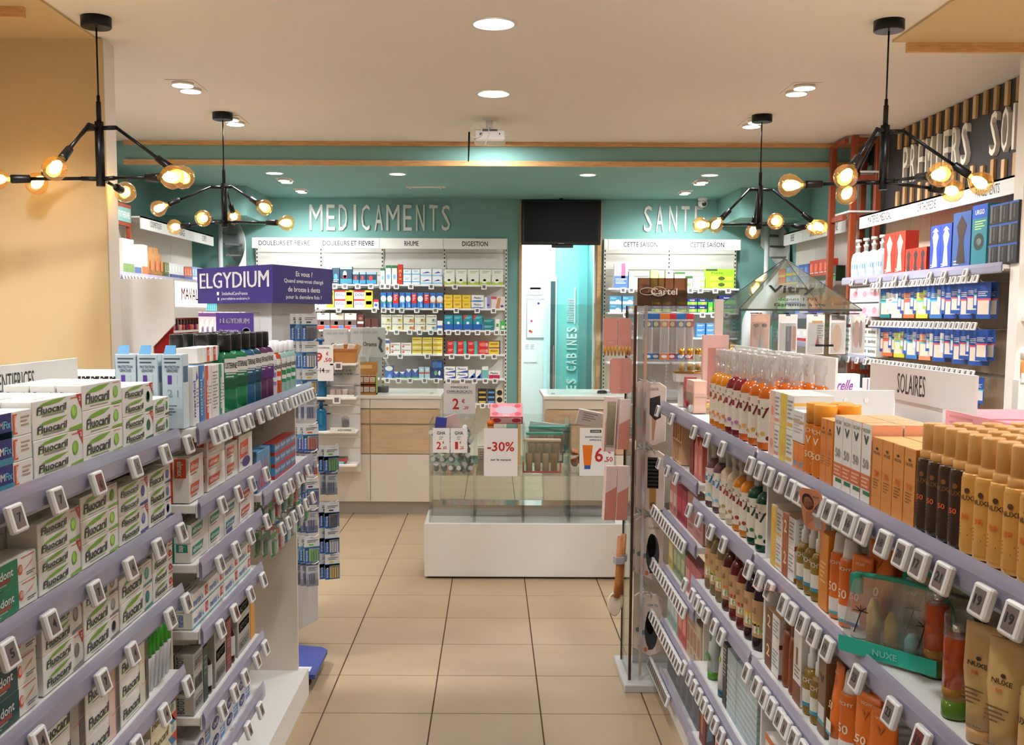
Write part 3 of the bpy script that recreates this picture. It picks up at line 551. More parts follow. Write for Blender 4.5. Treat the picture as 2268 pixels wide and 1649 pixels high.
def smallbox(h, base, band, txt, tc=(60, 50, 50), d=.045): return lambda w: carton(w, h, d, base, [('r', 0, .0, 1, .24, band), ('t', txt, .5, .66, .8, .3, tc), ('l', .1, .42, .9, 2, .1, (150, 150, 150)), ('r', 0, .9, 1, 1, band)], [('r', 0, 0, 1, .3, band)], top=band)
LIMS[:] = [3.62, 4.32]
stock(-1, XF, 1.052, 'far left hook bay', [('small red and blue mouthwash carton', 'carton', smallbox(.042, (70, 136, 196), (190, 40, 40), 'Eludril', WH), 609, 655, 4, 3, 1), ])
p = 'far left third shelf'; LIMS[:] = [2.645, 3.36]
stock(-1, XF, 1.0, p, [('white dental carton with green wordmark', 'carton', elm(.05, .055, (22, 146, 116)), 420, 463, 1, 2, 2), ('white tall dental carton, green wordmarks', 'carton', elm(.098, .05, (22, 146, 116), True), 464, 497, 1, 1, 1), ('white tall dental carton, teal wordmarks', 'carton', elm(.09, .05, (40, 130, 150), True, [('r', .1, 0, .5, .14, (60, 70, 150))]), 498, 531, 1, 1, 1), ('white tall dental carton, orange wordmarks', 'carton', elm(.098, .05, (206, 70, 50), True), 532, 566, 1, 1, 1)])
def meri(h, d, st=(60, 168, 176)): return lambda w: carton(w, h, d, WH, [('t', 'meridol', .3, .5, .46, .44, (70, 120, 190)), ('r', 0, 0, 1, .1, st), ('r', .78, .3, .96, .9, (214, 60, 50)), ('t', '1=2', .87, .6, .12, .3, WH), ('p', [(.6, .3), (.66, .3), (.63, .62)], (60, 130, 190))], [('t', 'meridol', .4, .5, .7, .34, (70, 120, 190), math.pi / 2)], name='toothpaste_carton', topprint=[('l', .1, .7, .8, 3, .2, (160, 150, 146))])
p = 'far left fourth shelf'
stock(-1, XF, .822, p, [('white dental carton with blue wordmark', 'carton', meri(.045, .055), 421, 496, 2, 2, 1), ('pale dental carton with teal band', 'carton', meri(.045, .05, (110, 190, 190)), 498, 556, 2, 2, 1)])
p = 'far left fifth shelf'
def botot(h, d): return lambda w: carton(w, h, d, (176, 172, 164), [('r', .08, .2, .92, .82, (90, 86, 84)), ('r', .11, .24, .89, .78, (184, 180, 172)), ('t', 'BOTOT', .5, .5, .66, .36, (60, 58, 60))], [('t', 'BOTOT', .3, .5, .8, .4, (70, 68, 70), math.pi / 2)], name='toothpaste_carton')
dk = lambda c: (lambda w: bottle([(0, .95), (.03, 1), (.6, 1), (.72, .5), (.76, .4)], .022, .15, c, [(.75, .45), (1, .42)], (.15, .55), [('l', .1, .85, .9, 6, .12, (120, 120, 120))], 2, None, K(30, 28, 30), 'mouthwash_bottle', 12, 2.2, labcol=(206, 206, 202)))
stock(-1, XF, .59, p, [('grey carton with black framed wordmark', 'carton', botot(.054, .05), 424, 453, 1, 3, 2), ('dark green carton', 'carton', lambda w: carton(w, .15, .05, (34, 66, 54), [('l', .2, .8, .8, 4, .1, (120, 140, 130))]), 454, 464, 1, 1, 1), ('dark amber mouthwash bottle, first', 'bottle', dk((46, 30, 28)), 465, 478, 1, 1, 1), ('middle grey carton, framed wordmark', 'carton', botot(.056, .05), 479, 503, 1, 3, 1), ('dark red carton', 'carton', lambda w: carton(w, .05, .05, (122, 46, 36), [('l', .2, .8, .8, 3, .2, (190, 120, 100))]), 504, 515, 1, 3, 1), ('dark red mouthwash bottle', 'bottle', dk((70, 20, 26)), 516, 528, 1, 1, 1), ('far grey carton, framed wordmark', 'carton', botot(.055, .05), 529, 556, 1, 3, 1), ('orange slim carton', 'carton', lambda w: carton(w, .17, .05, (216, 148, 50)), 557, 566, 1, 1, 1)])
p = 'far left bottom shelf'
def orb(w): return carton(w, .05, .06, (222, 222, 226), [('e', .3, .5, .22, .34, (46, 58, 130)), ('t', 'Oral-B', .3, .5, .3, .3, WH), ('r', .62, .1, .95, .9, (110, 150, 200)), ('l', .64, .8, .9, 3, .2, WH)], [('e', .5, .6, .4, .3, (50, 60, 120)), ('r', 0, 0, 1, .2, (140, 180, 90))], name='toothpaste_carton')
stock(-1, XF, .415, p, [('white and navy dental carton', 'carton', orb, 424, 556, 4, 2, 1)]); stock(-1, XF, .14, 'far left base', [('blue dental carton', 'carton', orb, 470, 556, 3, 2, 1)])
# hanging brush packs in the hook bay (two rows of hooks)
HOOK = mat('hook_wire', (190, 190, 194), .3, .8)
def brushpack(c1, c2, w=.055, h=.1): return blister(w, h, (232, 232, 230), [('r', 0, .66, 1, .86, c1), ('l', .1, .6, .9, 2, .06, (150, 150, 150)), ('r', 0, 0, 1, .1, c2)], (.1, .12, .9, .6), items=[(.2 + .22 * k, .14, .3 + .22 * k, .56, c1) for k in range(3)], name='brush_pack')
pk = [((88, 176, 96), (40, 140, 70)), ((214, 60, 60), (60, 170, 80)), ((40, 150, 140), (30, 110, 100)), ((120, 190, 110), (60, 150, 70)), ((222, 120, 100), (190, 60, 50)), ((60, 130, 190), (40, 90, 160)), ((226, 226, 230), (40, 150, 130)), ((110, 130, 170), (60, 160, 80))]
PK = [brushpack(*c) for c in pk]
for r, (zr, ycol) in enumerate([(.985, (592, 606, 620, 634, 648, 664)), (.86, (600, 614, 628, 642, 656, 672)), ]):
    for k, px in enumerate(ycol):
        y = Yp(px, .80, zr)
        m = MB(); m.tube([(-1.19, y, zr + .01), (-.80, y, zr + .005), (-.772, y, zr + .02)], .0028, HOOK, 6); m.build('display_hook', LF)
        put('price_tag', tag_mesh(), LF, (-.775, y, zr + .035), math.pi / 2)
        for j in range(3):
            spawn(PK[(k + r * 3) % 8], (-.79 - j * .03, y, zr + .012), math.pi / 2 - .12, 'hanging interdental brush pack, %s row, %s hook, %s on it' % (('upper', 'lower')[r], nth(k), ('front', 'middle', 'rear')[j]), 'brush pack', 'brush packs on gondola hooks')
# ================================================================== RIGHT GONDOLAS
XR, XA = .715, .732
RN = empty('gondola_shelving', (0, 0, 0)); tag(RN, 'white gondola with orange sun care products, near right', 'shelving')
RF = empty('gondola_shelving', (0, 0, 0)); tag(RF, 'white gondola with coloured shower bottles, far right', 'shelving')
UPR = mat('upright_cream', (226, 214, 198), .5); BKP = mat('back_panel', (214, 206, 196), .6)
m = MB(); m.box(.735, 1.12, .9, 2.74, 0, .1, SHELFW); m.build('base', RN)
m = MB(); m.box(1.07, 1.13, .9, 2.74, .1, 1.372, SHELFW); m.build('back_panel', RN)
m = MB(); m.box(.742, 1.07, 2.742, 2.757, .1, 1.452, SHELFW); ep = m.build('end_panel', RN)
for k in range(4): q = MB(); q.loft([(0, .007, .007), (.002, .006, .006)], mat('button_white', (246, 244, 240), .3), 12); o = q.build('button', ep, (.83 + .055 * k, 2.7405, 1.425)); o.rotation_euler = (math.pi / 2, 0, 0)
m = MB(); m.box(.745, 1.12, 2.76, 4.34, 0, .1, SHELFW); m.build('base', RF)
m = MB(); m.box(1.07, 1.13, 2.76, 5.05, .1, 1.372, SHELFW); m.build('back_panel', RF)
m = MB(); m.box(.76, 1.07, 3.605, 3.62, .1, 1.25, UPR); m.build('divider_panel', RF)
T1 = [1669, 1690, 1712, 1737, (1763, ''), 1780, 1793, (1824, ''), (1847, '14'), (1873, '15'), (1895, '16'), (1923, '16'), (1969, '18'), (2011, '20'), (2050, '17'), (2101, '21'), (2190, '19'), (2262, '19')]
T2 = [1666, 1690, 1713, 1745, 1764, (1788, '17'), (1814, '21'), (1844, '19'), (1911, '23'), (1988, '23'), (2054, '10', True)]
T3 = [1664, 1686, 1704, 1720, 1738, 1752, 1770, 1790, 1815]
fx_ = lambda T: [(t if not isinstance(t, tuple) else (t + (False,))[:3]) for t in T]
for z, T in [(1.28, T1), (.998, T2), (.718, T3), (.42, [])]: shelf(RN, 1, XR, 1.07, .9, 2.74, z, fx_(T))
shelf(RF, 1, XR, 1.07, 2.76, 4.33, 1.28, [1461, 1492, 1542, 1572, 1606])
for z, T in [(.998, [1532, 1554, 1581, 1609]), (.718, [1523, 1540, 1551, 1561, 1572, 1590, 1606]), (.42, [1522, 1535, 1546, 1557, 1568, 1579, 1592, 1606, 1622]), (.16, [])]: shelf(RF, 1, XR, 1.07, 2.76, 3.6, z, T)
for z, a, b in [(1.052, 1464, 1502), (.826, 1449, 1519), (.591, 1449, 1521), (.358, 1446, 1512), (.135, 1446, 1484)]:
    n = 3 if z > 1 else 14
    shelf(RF, 1, XA, 1.07, 3.62, 4.33, z, [a + (b - a) * (k / (n - 1)) for k in range(n)])
shop_sign(1, 2.47, 3.16, 1.413, 1.508, 'SOLAIRES', 'white board lettered SOLAIRES above the near right sun care shelves', .45, .275, .60, (2.66, 2.98))
shop_sign(1, 3.48, 4.18, 1.39, 1.508, 'HYGIENE', 'white board lettered HYGIENE behind the clear pump bottles', .45, .24, .36)
shop_sign(1, 4.34, 5.03, 1.39, 1.508, 'LEVRES & BALLET', 'white board in the right row, farthest of three, before the glass pyramid', .40, .46, .36)
# ---- top near right shelf
CAPG = K(214, 160, 92, .25); VO, VO2, NG, ND = (236, 138, 44), (222, 110, 36), (226, 170, 84), (62, 36, 16)
def vcar(w_, h, base, top, vt=(120, 110, 90)):
    return lambda w: carton(w, h, .06, base, [('t', 'VICHY', .5, .92, .8, .05, vt), ('t', 'V', .5, .8, .5, .12, (60, 56, 56)), ('t', '50', .5, .5, .6, .12, (170, 160, 150)), ('r', 0, .17, 1, .36, (222, 110, 60)), ('r', .3, .1, 1, .15, (40, 120, 60)), ('l', .1, .3, .9, 3, .05, (240, 200, 170))], [('r', 0, 0, 1, 1, (240, 176, 140))], top=top)
def ncar(h, base=(226, 150, 70)): return lambda w: carton(w, h, .055, base, [('e', .5, .85, .12, .02, (60, 44, 30)), ('t', 'NUXE', .5, .79, .6, .04, (70, 50, 30)), ('t', '50', .5, .5, .45, .09, (236, 110, 50)), ('l', .2, .4, .8, 4, .04, (150, 96, 40))], [('r', 0, 0, 1, 1, (216, 136, 60))], top=(236, 160, 90))
def two(h, a, b): return lambda w: carton(w, h, .1, WH, [('r', 0, 0, .5, 1, a), ('l', .56, .8, .95, 5, .12, (150, 150, 150)), ('r', .55, .1, .95, .2, b), ('e', .26, .4, .14, .16, b)], [('r', 0, .72, 1, .8, b), ('l', .1, .6, .9, 4, .1, (180, 176, 172))], top=(236, 220, 200))
def nspray(body, ink): return lambda w: bottle([(0, .96), (.015, 1), (.66, 1), (.675, .94)], .0235, .185, body, [(.66, .8), (.68, .86), (.745, .86), (.75, .7), (.76, .74), (.985, .72), (1, .66)], (.04, .64), [('e', .5, .82, .1, .04, ink), ('t', 'NUXE', .5, .72, .66, .07, ink), ('t', '50', .45, .46, .3, .08, (240, 110, 50)), ('l', .2, .34, .85, 4, .05, tuple(int(v * .7) for v in body))], 2.0, None, CAPG, 'sun_spray_bottle', 18, 2.0, .25, body)
p = 'near right top shelf'; LIMS[:] = [.9, 2.738]
stock(1, XR, 1.283, p, [('brown sun oil bottle, gold cap', 'bottle', nspray(ND, (140, 90, 40)), 2127, 2029, 4, 1, 4, .45), ('golden sun spray bottle, gold cap', 'bottle', nspray(NG, (90, 60, 30)), 2330, 2127, 6, 1, 4, .45)])
stock(1, XR, 1.283, p, [('orange sun care carton', 'carton', ncar(.135), 2027, 1930, 4, 1, 2), ('white sun care carton with orange band', 'carton', vcar(0, .155, WH, (240, 160, 110)), 1928, 1846, 4, 1, 2), ('slim orange carton', 'carton', ncar(.14, (226, 136, 50)), 1844, 1816, 2, 1, 1)])
def ocap(w): return bottle([(0, .94), (.03, 1), (.6, .98), (.72, .94)], .026, .165, (226, 126, 30), [(.72, .99), (.99, 1), (1, .94)], (.05, .7), [('t', 'VICHY', .5, .88, .8, .1, (246, 226, 190)), ('t', 'V', .5, .68, .3, .16, (250, 230, 200)), ('t', '50', .5, .36, .5, .14, (246, 220, 180)), ('l', .2, .2, .8, 3, .06, (246, 210, 160))], 2, None, K(240, 160, 50, .25), 'sun_lotion_bottle', 16, 2.1, .3, (226, 126, 30))
stock(1, XR, 1.283, p, [('orange sun lotion bottle, orange cap', 'bottle', ocap, 1815, 1782, 2, 1, 2, .45), ('slim orange box on shelf edge', 'carton', lambda w: carton(w, .062, .04, (234, 134, 40), [('r', .2, .1, .8, .3, (120, 150, 190))], name='carton'), 1781, 1757, 2, 1, 1), ('yellow and white sun care carton', 'carton', two(.085, (232, 200, 60), (236, 180, 70)), 1756, 1727, 1, 2, 1), ('pink and white sun care carton', 'carton', two(.085, (244, 200, 178), (236, 150, 120)), 1726, 1704, 1, 2, 1)])
stock(1, XR, 1.283 + .064, p, [('white box above slim orange boxes', 'carton', lambda w: carton(w, .075, .09, WH, [('l', .1, .8, .9, 6, .1, (180, 180, 180)), ('r', 0, .62, 1, .68, (236, 170, 80))]), 1781, 1757, 1, 1, 1)])
# ---- second
WCAP = K(236, 234, 230, .3)
def pumpsp(body, lab, st): return lambda w: bottle([(0, .95), (.02, 1), (.56, 1), (.62, .8), (.64, .5)], .022, .17, body, [(.63, .5), (.65, .6), (.82, .56), (.83, .42), (1, .40)], (.12, .55), [('r', 0, 0, 1, .12, st), ('l', .1, .4, .9, 4, .08, (140, 140, 140)), ('r', 0, .55, 1, 1, body), ('t', 'VICHY', .5, .85, .8, .16, (236, 230, 210))], 2, None, WCAP, 'sun_oil_bottle', 14, 2.2, .2, lab)
def cansp(h=.185, r=.024): return lambda w: bottle([(0, .95), (.015, 1), (.74, 1), (.77, .9)], r, h, (234, 116, 36), [(.77, .86), (.8, .78), (.97, .66), (1, .56)], (.05, .7), [('t', 'VICHY', .5, .94, .7, .06, (250, 240, 225)), ('r', .1, .04, .9, .3, (236, 232, 226)), ('r', .1, .0, .9, .06, (90, 180, 180)), ('t', '50', .45, .5, .5, .16, (250, 230, 205))], 2, None, WCAP, 'sun_spray_can', 16, 2.1, .3, (234, 116, 36))
def otube(h, wd=.066, st=(90, 176, 176)): return lambda w: tube_k(wd, h, .04, (238, 124, 40), (234, 230, 226), [('t', 'VICHY', .5, .9, .45, .035, (250, 226, 196)), ('t', 'V', .5, .78, .3, .09, (200, 110, 50)), ('t', '50', .45, .5, .44, .09, (252, 226, 190)), ('r', .18, .17, .82, .32, (236, 232, 226)), ('r', .18, .14, .82, .18, st)])
def brown2(c): return lambda w: carton(w, .078, .1, WH, [('r', 0, 0, .5, 1, c), ('t', '2', .25, .6, .24, .4, (244, 220, 170)), ('l', .56, .8, .95, 5, .12, (150, 150, 150))], [('r', 0, 0, 1, .15, c), ('l', .1, .8, .9, 5, .12, (176, 172, 168))], top=(206, 160, 120))
def kraftgold(h): return lambda w: tube_k(.07, h, .044, (214, 178, 118), (216, 170, 110), [('e', .5, .72, .06, .018, (70, 52, 30)), ('t', 'NUXE', .5, .67, .5, .04, (70, 52, 30)), ('t', '50', .45, .6, .16, .03, (226, 110, 60)), ('l', .2, .45, .75, 4, .035, (120, 96, 60)), ('t', 'NUXE SUN', .5, .16, .5, .018, (130, 100, 60))])
p = 'near right second shelf'
stock(1, XR, 1.001, p, [('yellow and white sun carton', 'carton', two(.078, (236, 190, 70), (236, 180, 70)), 1732, 1708, 1, 2, 1), ('brown twin offer carton', 'carton', brown2((176, 84, 36)), 1760, 1734, 1, 2, 1), ('olive sun oil bottle, white pump', 'bottle', pumpsp((150, 120, 36), (232, 226, 210), (70, 150, 176)), 1812, 1764, 3, 1, 2, .45), ('orange transparent carton', 'carton', lambda w: carton(w, .17, .045, (226, 140, 40), [('l', .2, .6, .8, 5, .06, (246, 200, 120))]), 1834, 1814, 1, 1, 2), ('orange sun spray can, white cap', 'spray can', cansp(), 1878, 1836, 2, 1, 2, .45), ('orange squeeze tube, blue stripe', 'tube', otube(.165, .056, (60, 100, 190)), 1908, 1880, 1, 1, 2, .45)])
stock(1, XR, 1.001, p, [('large orange squeeze tube, teal stripe', 'tube', otube(.2), 1954, 1916, 1, 1, 2, .45)], inset=.05)
stock(1, XR, 1.001, p, [])
stock(1, XR, 1.001, p, [('dark orange carton behind the pouch', 'carton', ncar(.16, (190, 90, 30)), 2020, 1940, 3, 1, 1)], inset=.22)
stock(1, XR, 1.001, p, [('golden squeeze tube with black lettering', 'tube', kraftgold(.18), 2240, 2132, 2, 1, 2, .45), ('golden pump bottle at picture edge', 'bottle', lambda w: bottle([(0, .95), (.02, 1), (.7, 1), (.76, .6)], .03, .19, (222, 184, 120), [(.76, .5), (.8, .56), (1, .5)], (.08, .66), [('t', 'NUXE', .5, .7, .7, .09, (70, 52, 30)), ('l', .2, .5, .8, 5, .07, (150, 120, 80))], 2, None, WCAP, 'sun_lotion_bottle', 16, 2.0, .3, (222, 184, 120)), 2330, 2242, 2, 1, 1)])
bm_ = MB(); bm_.loft([(0, .021, .021), (.003, .022, .022), (.03, .022, .022)], K(92, 130, 40, .1), 16, cy=.022); bm_.loft([(.03, .022, .022), (.05, .022, .022)], K(160, 110, 40, .1), 16, cy=.022); bm_.loft([(.05, .022, .022), (.13, .022, .022), (.135, .018, .018)], K(196, 84, 36, .1), 16, cy=.022); bm_.text('NUXE', 0, .1, .024, .008, (0, -.0006, 0), X1, Z1, K(130, 50, 30))
cm = MB(); cm.loft([(.133, .0225, .0225), (.168, .023, .023), (.172, .02, .02)], CLEAR, 18, cy=.022); cm.loft([(.134, .009, .009), (.152, .009, .009)], CHROME, 12, cy=.022)
for k, (px, dx) in enumerate([(2104, 0), (2062, .05)]): spawn(Kind('perfume_bottle', bm_.mesh('perfume_bottle'), [('cap', cm.mesh('cap'))], (.044, .044, .17)), (XR + .02 + dx, Yp(px, XR + .03 + dx, 1.05), 1.001), -math.pi / 2, 'amber and green perfume bottle with clear cap, %s the gold tubes' % ('beside' if k == 0 else 'behind the pouch near'), 'bottle')
# ---- teal pouches
FILMP = glassy('pouch_film', (.97, .97, .95), .3, .1, .10, (225, 220, 205)); TEALZ = K(40, 160, 132, .35)
def pouch(loc, rz, label):
    o = put('cosmetic_pouch', MB().loft([(0, .100, .030), (.004, .104, .034), (.06, .102, .028), (.12, .097, .014), (.15, .094, .004)], FILMP, 28, 7.0, cy=.03, caps=(1, 0)).mesh('cosmetic_pouch'), None, loc, rz); tag(o, label, 'pouch', 'teal zip pouches')
    m = MB(); m.tube([(-.098, .03, .135), (-.09, .03, .15), (0, .03, .155), (.085, .03, .15), (.104, .03, .12), (.11, .03, .085)], .0055, TEALZ, 8); m.box(-.1, -.078, .024, .036, .112, .15, TEALZ); m.build('zipper', o)
    m = MB(); m.prism([(0, 0), (.2, 0), (.2, .03), (0, .03)], (-.1, -.008, .004), X1, Z1, -.002, K(48, 190, 166, .35)); m.text('NUXE', 0, .019, .05, .012, (0, -.0105, 0), X1, Z1, K(150, 220, 206)); m.build('band', o)
    for q, x in enumerate((-.07, .06)):
        m = MB(); m.tube([(x, -.004, .045), (x + .006, .008, .085)], .0012, INK, 5)
        for a in range(5): m.tube([(x + .006, .008, .085), (x + .006 + .016 * math.cos(a * .78), .006, .085 + .012 * math.sin(a * .78))], .001, INK, 4)
        m.build('palm_print', o)
    for x, c, h in [(-.05, (226, 190, 120), .11), (-.012, (214, 180, 90), .09), (.03, (120, 190, 190), .06), (.065, (196, 80, 60), .1)]:
        m = MB(); m.loft([(.006, .014, .012), (h * .8, .014, .012), (h, .006, .006)], K(*c, .25), 12, cx=x, cy=.03); m.build('mini_bottle', o)
pouch((.742, 1.885, 1.001), -math.pi / 2 + .66, 'clear pouch with teal zip and palm prints on the near right second shelf')
pouch((.85, 1.90, 1.001), -math.pi / 2 + .66, 'second clear teal zip pouch standing behind the front pouch')
# ---- third and fourth
p = 'near right third shelf'
stock(1, XR, .721, p, [('brown patterned carton', 'carton', brown2((120, 62, 34)), 1727, 1697, 1, 2, 1), ('brown self tan bottle', 'bottle', lambda w: bottle([(0, .95), (.02, 1), (.7, 1), (.8, .85)], .022, .18, (140, 74, 30), [(.8, .86), (1, .84)], (.1, .6), [('l', .2, .8, .8, 6, .1, (200, 150, 110))], 2, None, K(110, 60, 30, .3), 'self_tan_bottle', 14, 2.0, .3, (140, 74, 30)), 1757, 1729, 2, 1, 1), ('white and brown carton', 'carton', lambda w: carton(w, .17, .05, WH, [('r', .35, .55, .6, .8, (140, 90, 40)), ('l', .2, .5, .9, 3, .06, (150, 130, 110)), ('r', 0, 0, 1, .3, (130, 74, 36))]), 1776, 1758, 1, 1, 1),
  ('olive pump oil bottle', 'bottle', pumpsp((150, 116, 40), (230, 224, 206), (70, 150, 176)), 1812, 1778, 2, 1, 1, .45), ('taupe carton', 'carton', lambda w: carton(w, .17, .05, (130, 100, 70), [('t', 'V', .5, .75, .5, .12, (80, 60, 44)), ('r', .1, .2, .9, .4, (220, 214, 206)), ('r', .1, .14, .9, .2, (80, 160, 166))]), 1830, 1813, 1, 1, 1), ('narrow orange tube', 'tube', otube(.18, .05), 1850, 1832, 1, 1, 1), ('orange spray can with white dome cap', 'spray can', cansp(.19, .028), 1890, 1852, 1, 1, 2, .45), ('wide orange tube with teal stripe', 'tube', otube(.18), 1960, 1892, 2, 1, 1, .45), ('amber carton, low corner', 'carton', ncar(.09, (230, 150, 40)), 2060, 1962, 3, 1, 1)])
stock(1, XR, .423, 'near right fourth shelf', [('white carton with orange flower', 'carton', lambda w: carton(w, .12, .06, (232, 226, 214), [('e', .5, .4, .3, .2, (226, 110, 50)), ('e', .5, .4, .16, .1, (240, 200, 170)), ('r', 0, .85, 1, 1, (226, 120, 60))], [('l', .1, .8, .9, 5, .1, (190, 184, 176))]), 1790, 1697, 4, 1, 1)])
# wobblers
for k, (px, z, rz, tl) in enumerate([(1806, 1.262, -1.0, .25), (1712, 1.0, -.9, 1.25)]):
    m = MB(); c = K(236, 160, 120); m.prism([(0, .01), (.01, 0), (.05, 0), (.06, .01), (.06, .085), (.05, .095), (.01, .095), (0, .085)], (-.03, 0, -.05), X1, Z1, -.0012, c)
    fn = lambda a, z_, l: (a - .03, -l, z_ - .05); prints(m, [('e', .35, .68, .26, .2, (60, 34, 24)), ('e', .36, .62, .22, .19, (214, 150, 110)), ('e', .28, .66, .05, .015, (60, 40, 34)), ('e', .45, .66, .05, .015, (60, 40, 34)), ('e', .36, .52, .08, .02, (190, 80, 70)), ('p', [(.1, .1), (.5, .3), (.5, .46), (.2, .44)], (206, 140, 100)), ('t', '-2€', .74, .5, .4, .12, (226, 90, 50)), ('r', .5, .06, .8, .4, (206, 204, 204)), ('t', 'VICHY', .75, .82, .3, .06, (90, 80, 80))], .06, .095, fn)
    o = m.build('promo_card', None, (XR - .035, Yp(px, XR - .03, z), z - .02), rz); o.rotation_euler = (tl, 0, rz); tag(o, 'orange promotional card with a face, %s, clipped to a rail' % ('upright' if k == 0 else 'folded flat'), 'card')
    q = MB(); q.box(-.004, .004, 0, .03, .03, .034, CLEAR); q.build('clip', o)
# ---- far right: shower bottles
PUMP = glassy('frosted_pump', (.93, .93, .92), .3, .2, .26, (232, 228, 222))
def shower(body, ink, deco, h=.255): return lambda w: bottle([(0, .94), (.02, 1), (.52, 1), (.58, .97), (.63, .84), (.665, .6), (.69, .4)], .0325, h, body, [(.675, .42), (.69, .46), (.80, .45), (.81, .56), (.985, .52), (1, .46)], (.08, .55), [('r', .1, .62, .5, .76, ink), ('t', '7', .7, .68, .3, .26, ink), ('l', .1, .56, .6, 3, .06, (150, 140, 130)), ('e', .3, .16, .16, .06, deco), ('e', .62, .2, .1, .05, deco), ('e', .82, .1, .08, .05, ink), ('t', 'CBE', .3, .92, .3, .08, (110, 110, 110))], 2, None, PUMP, 'shower_gel_bottle', 18, 2.3, .12, (232, 222, 204))
p = 'far right top shelf'; LIMS[:] = [2.765, 3.6]
stock(1, XR, 1.283, p, [('amber shower bottle, clear pump', 'bottle', shower((196, 92, 16), (110, 40, 30), (220, 170, 80)), 1697, 1634, 3, 1, 3, .45), ('crimson shower bottle, clear pump', 'bottle', shower((122, 20, 30), (150, 30, 60), (190, 120, 170)), 1634, 1604, 2, 1, 3, .45), ('golden orange shower bottle, clear pump', 'bottle', shower((216, 126, 10), (170, 80, 30), (236, 140, 50)), 1604, 1571, 3, 1, 3, .45)])
p = 'far right second shelf'
stock(1, XR, 1.001, p, [('dark green shower bottle', 'bottle', shower((8, 66, 40), (20, 60, 40), (60, 120, 60), .24), 1697, 1652, 2, 1, 2, .45), ('orange shower bottle', 'bottle', shower((214, 130, 24), (130, 40, 40), (160, 60, 40), .24), 1652, 1621, 2, 1, 2, .45), ('cream shower bottle', 'bottle', shower((218, 200, 168), (150, 60, 50), (190, 150, 100), .24), 1621, 1592, 2, 1, 2, .45), ('mauve shower bottle, blue label', 'bottle', shower((110, 70, 74), (50, 140, 200), (120, 190, 220), .24), 1592, 1560, 2, 1, 2, .45)])
def kraft(body, band): return lambda w: bottle([(0, .94), (.02, 1), (.6, 1), (.7, .92), (.78, .7), (.83, .4)], .0325, .225, body, [(.82, .42), (.84, .5), (1, .46)], (.16, .62), [('r', 0, .1, 1, .36, (236, 230, 210)), ('r', 0, .3, 1, .42, band), ('t', 'ELLE', .35, .72, .4, .14, (130, 96, 66)), ('t', '0', .3, .2, .12, .16, INKC), ('e', .7, .2, .16, .06, (150, 180, 90))], 2, None, K(60, 40, 34, .3), 'body_oil_bottle', 18, 2.4, .1, (198, 156, 108))
p = 'far right third shelf'
stock(1, XR, .721, p, [('nearly black amber bottle with kraft label', 'bottle', kraft((44, 16, 22), (240, 206, 50)), 1694, 1646, 2, 1, 1, .45), ('red bottle with kraft label', 'bottle', kraft((110, 26, 20), (206, 50, 40)), 1646, 1614, 2, 1, 1, .45), ('brown bottle, orange banded label', 'bottle', kraft((90, 36, 20), (236, 130, 50)), 1614, 1597, 1, 1, 1, .45), ('clear olive bottle with kraft label', 'bottle', kraft((132, 108, 70), (190, 206, 60)), 1597, 1561, 3, 1, 1, .45)])
p = 'far right fourth shelf'
stock(1, XR, .423, p, [('silver blue ribbed carton', 'carton', lambda w: carton(w, .2, .08, (176, 194, 198), [('r', 0, .1 * k, 1, .1 * k + .04, (206, 220, 224)) for k in range(1, 8)], [('r', 0, .1 * k, 1, .1 * k + .03, (150, 172, 178)) for k in range(1, 8)]), 1690, 1612, 3, 1, 1), ('black slim carton', 'carton', lambda w: carton(w, .2, .05, (40, 38, 40), [('l', .2, .9, .8, 8, .06, (200, 200, 200))]), 1611, 1602, 1, 1, 1), ('white tube leaning, teal base', 'tube', lambda w: tube_k(.055, .2, .04, (232, 230, 224), (30, 90, 110), [('e', .5, .6, .2, .05, (170, 200, 70)), ('t', 'bio', .5, .8, .4, .05, (200, 90, 50))]), 1600, 1586, 1, 1, 1), ('white tube with green base and red seal', 'tube', lambda w: tube_k(.07, .215, .045, (196, 206, 200), (86, 150, 44), [('e', .5, .66, .2, .06, (60, 130, 70)), ('e', .5, .66, .14, .045, (236, 230, 226)), ('t', 'O', .5, .66, .12, .04, (206, 50, 50)), ('p', [(.1, .35), (.8, .3), (.85, .38), (.3, .44)], (60, 150, 60)), ('t', 'Pur', .5, .84, .5, .05, (70, 130, 60))]), 1585, 1556, 1, 1, 1)])
p = 'far right low shelf'
stock(1, XR, .163, p, [('olive soap block', 'soap', lambda w: carton(w, .06, .07, (128, 122, 92), [('r', .1, .2, .9, .8, (110, 104, 78)), ('t', 'SAVON', .5, .5, .6, .3, (150, 146, 116))]), 1690, 1640, 2, 2, 1), ('dark oval label bottle', 'bottle', kraft((56, 26, 16), (206, 176, 70)), 1638, 1624, 1, 1, 1), ('kraft gift box', 'carton', lambda w: carton(w, .1, .06, (166, 120, 90), [('e', .5, .5, .3, .3, (120, 40, 40))]), 1622, 1606, 1, 1, 1), ('pink striped carton', 'carton', lambda w: carton(w, .17, .06, (230, 190, 190), [('r', .2, 0, .4, 1, (180, 30, 50)), ('r', .6, .3, .9, .6, (60, 50, 60))]), 1604, 1586, 1, 1, 1), ('black and blue carton', 'carton', lambda w: carton(w, .18, .06, (34, 34, 46), [('p', [(.1, .2), (.9, .5), (.5, .9)], (70, 110, 130))]), 1585, 1566, 1, 1, 1), ('dark red carton', 'carton', lambda w: carton(w, .18, .06, (130, 46, 40), [('r', .3, .2, .6, .8, (190, 120, 100))]), 1565, 1552, 1, 1, 1)])
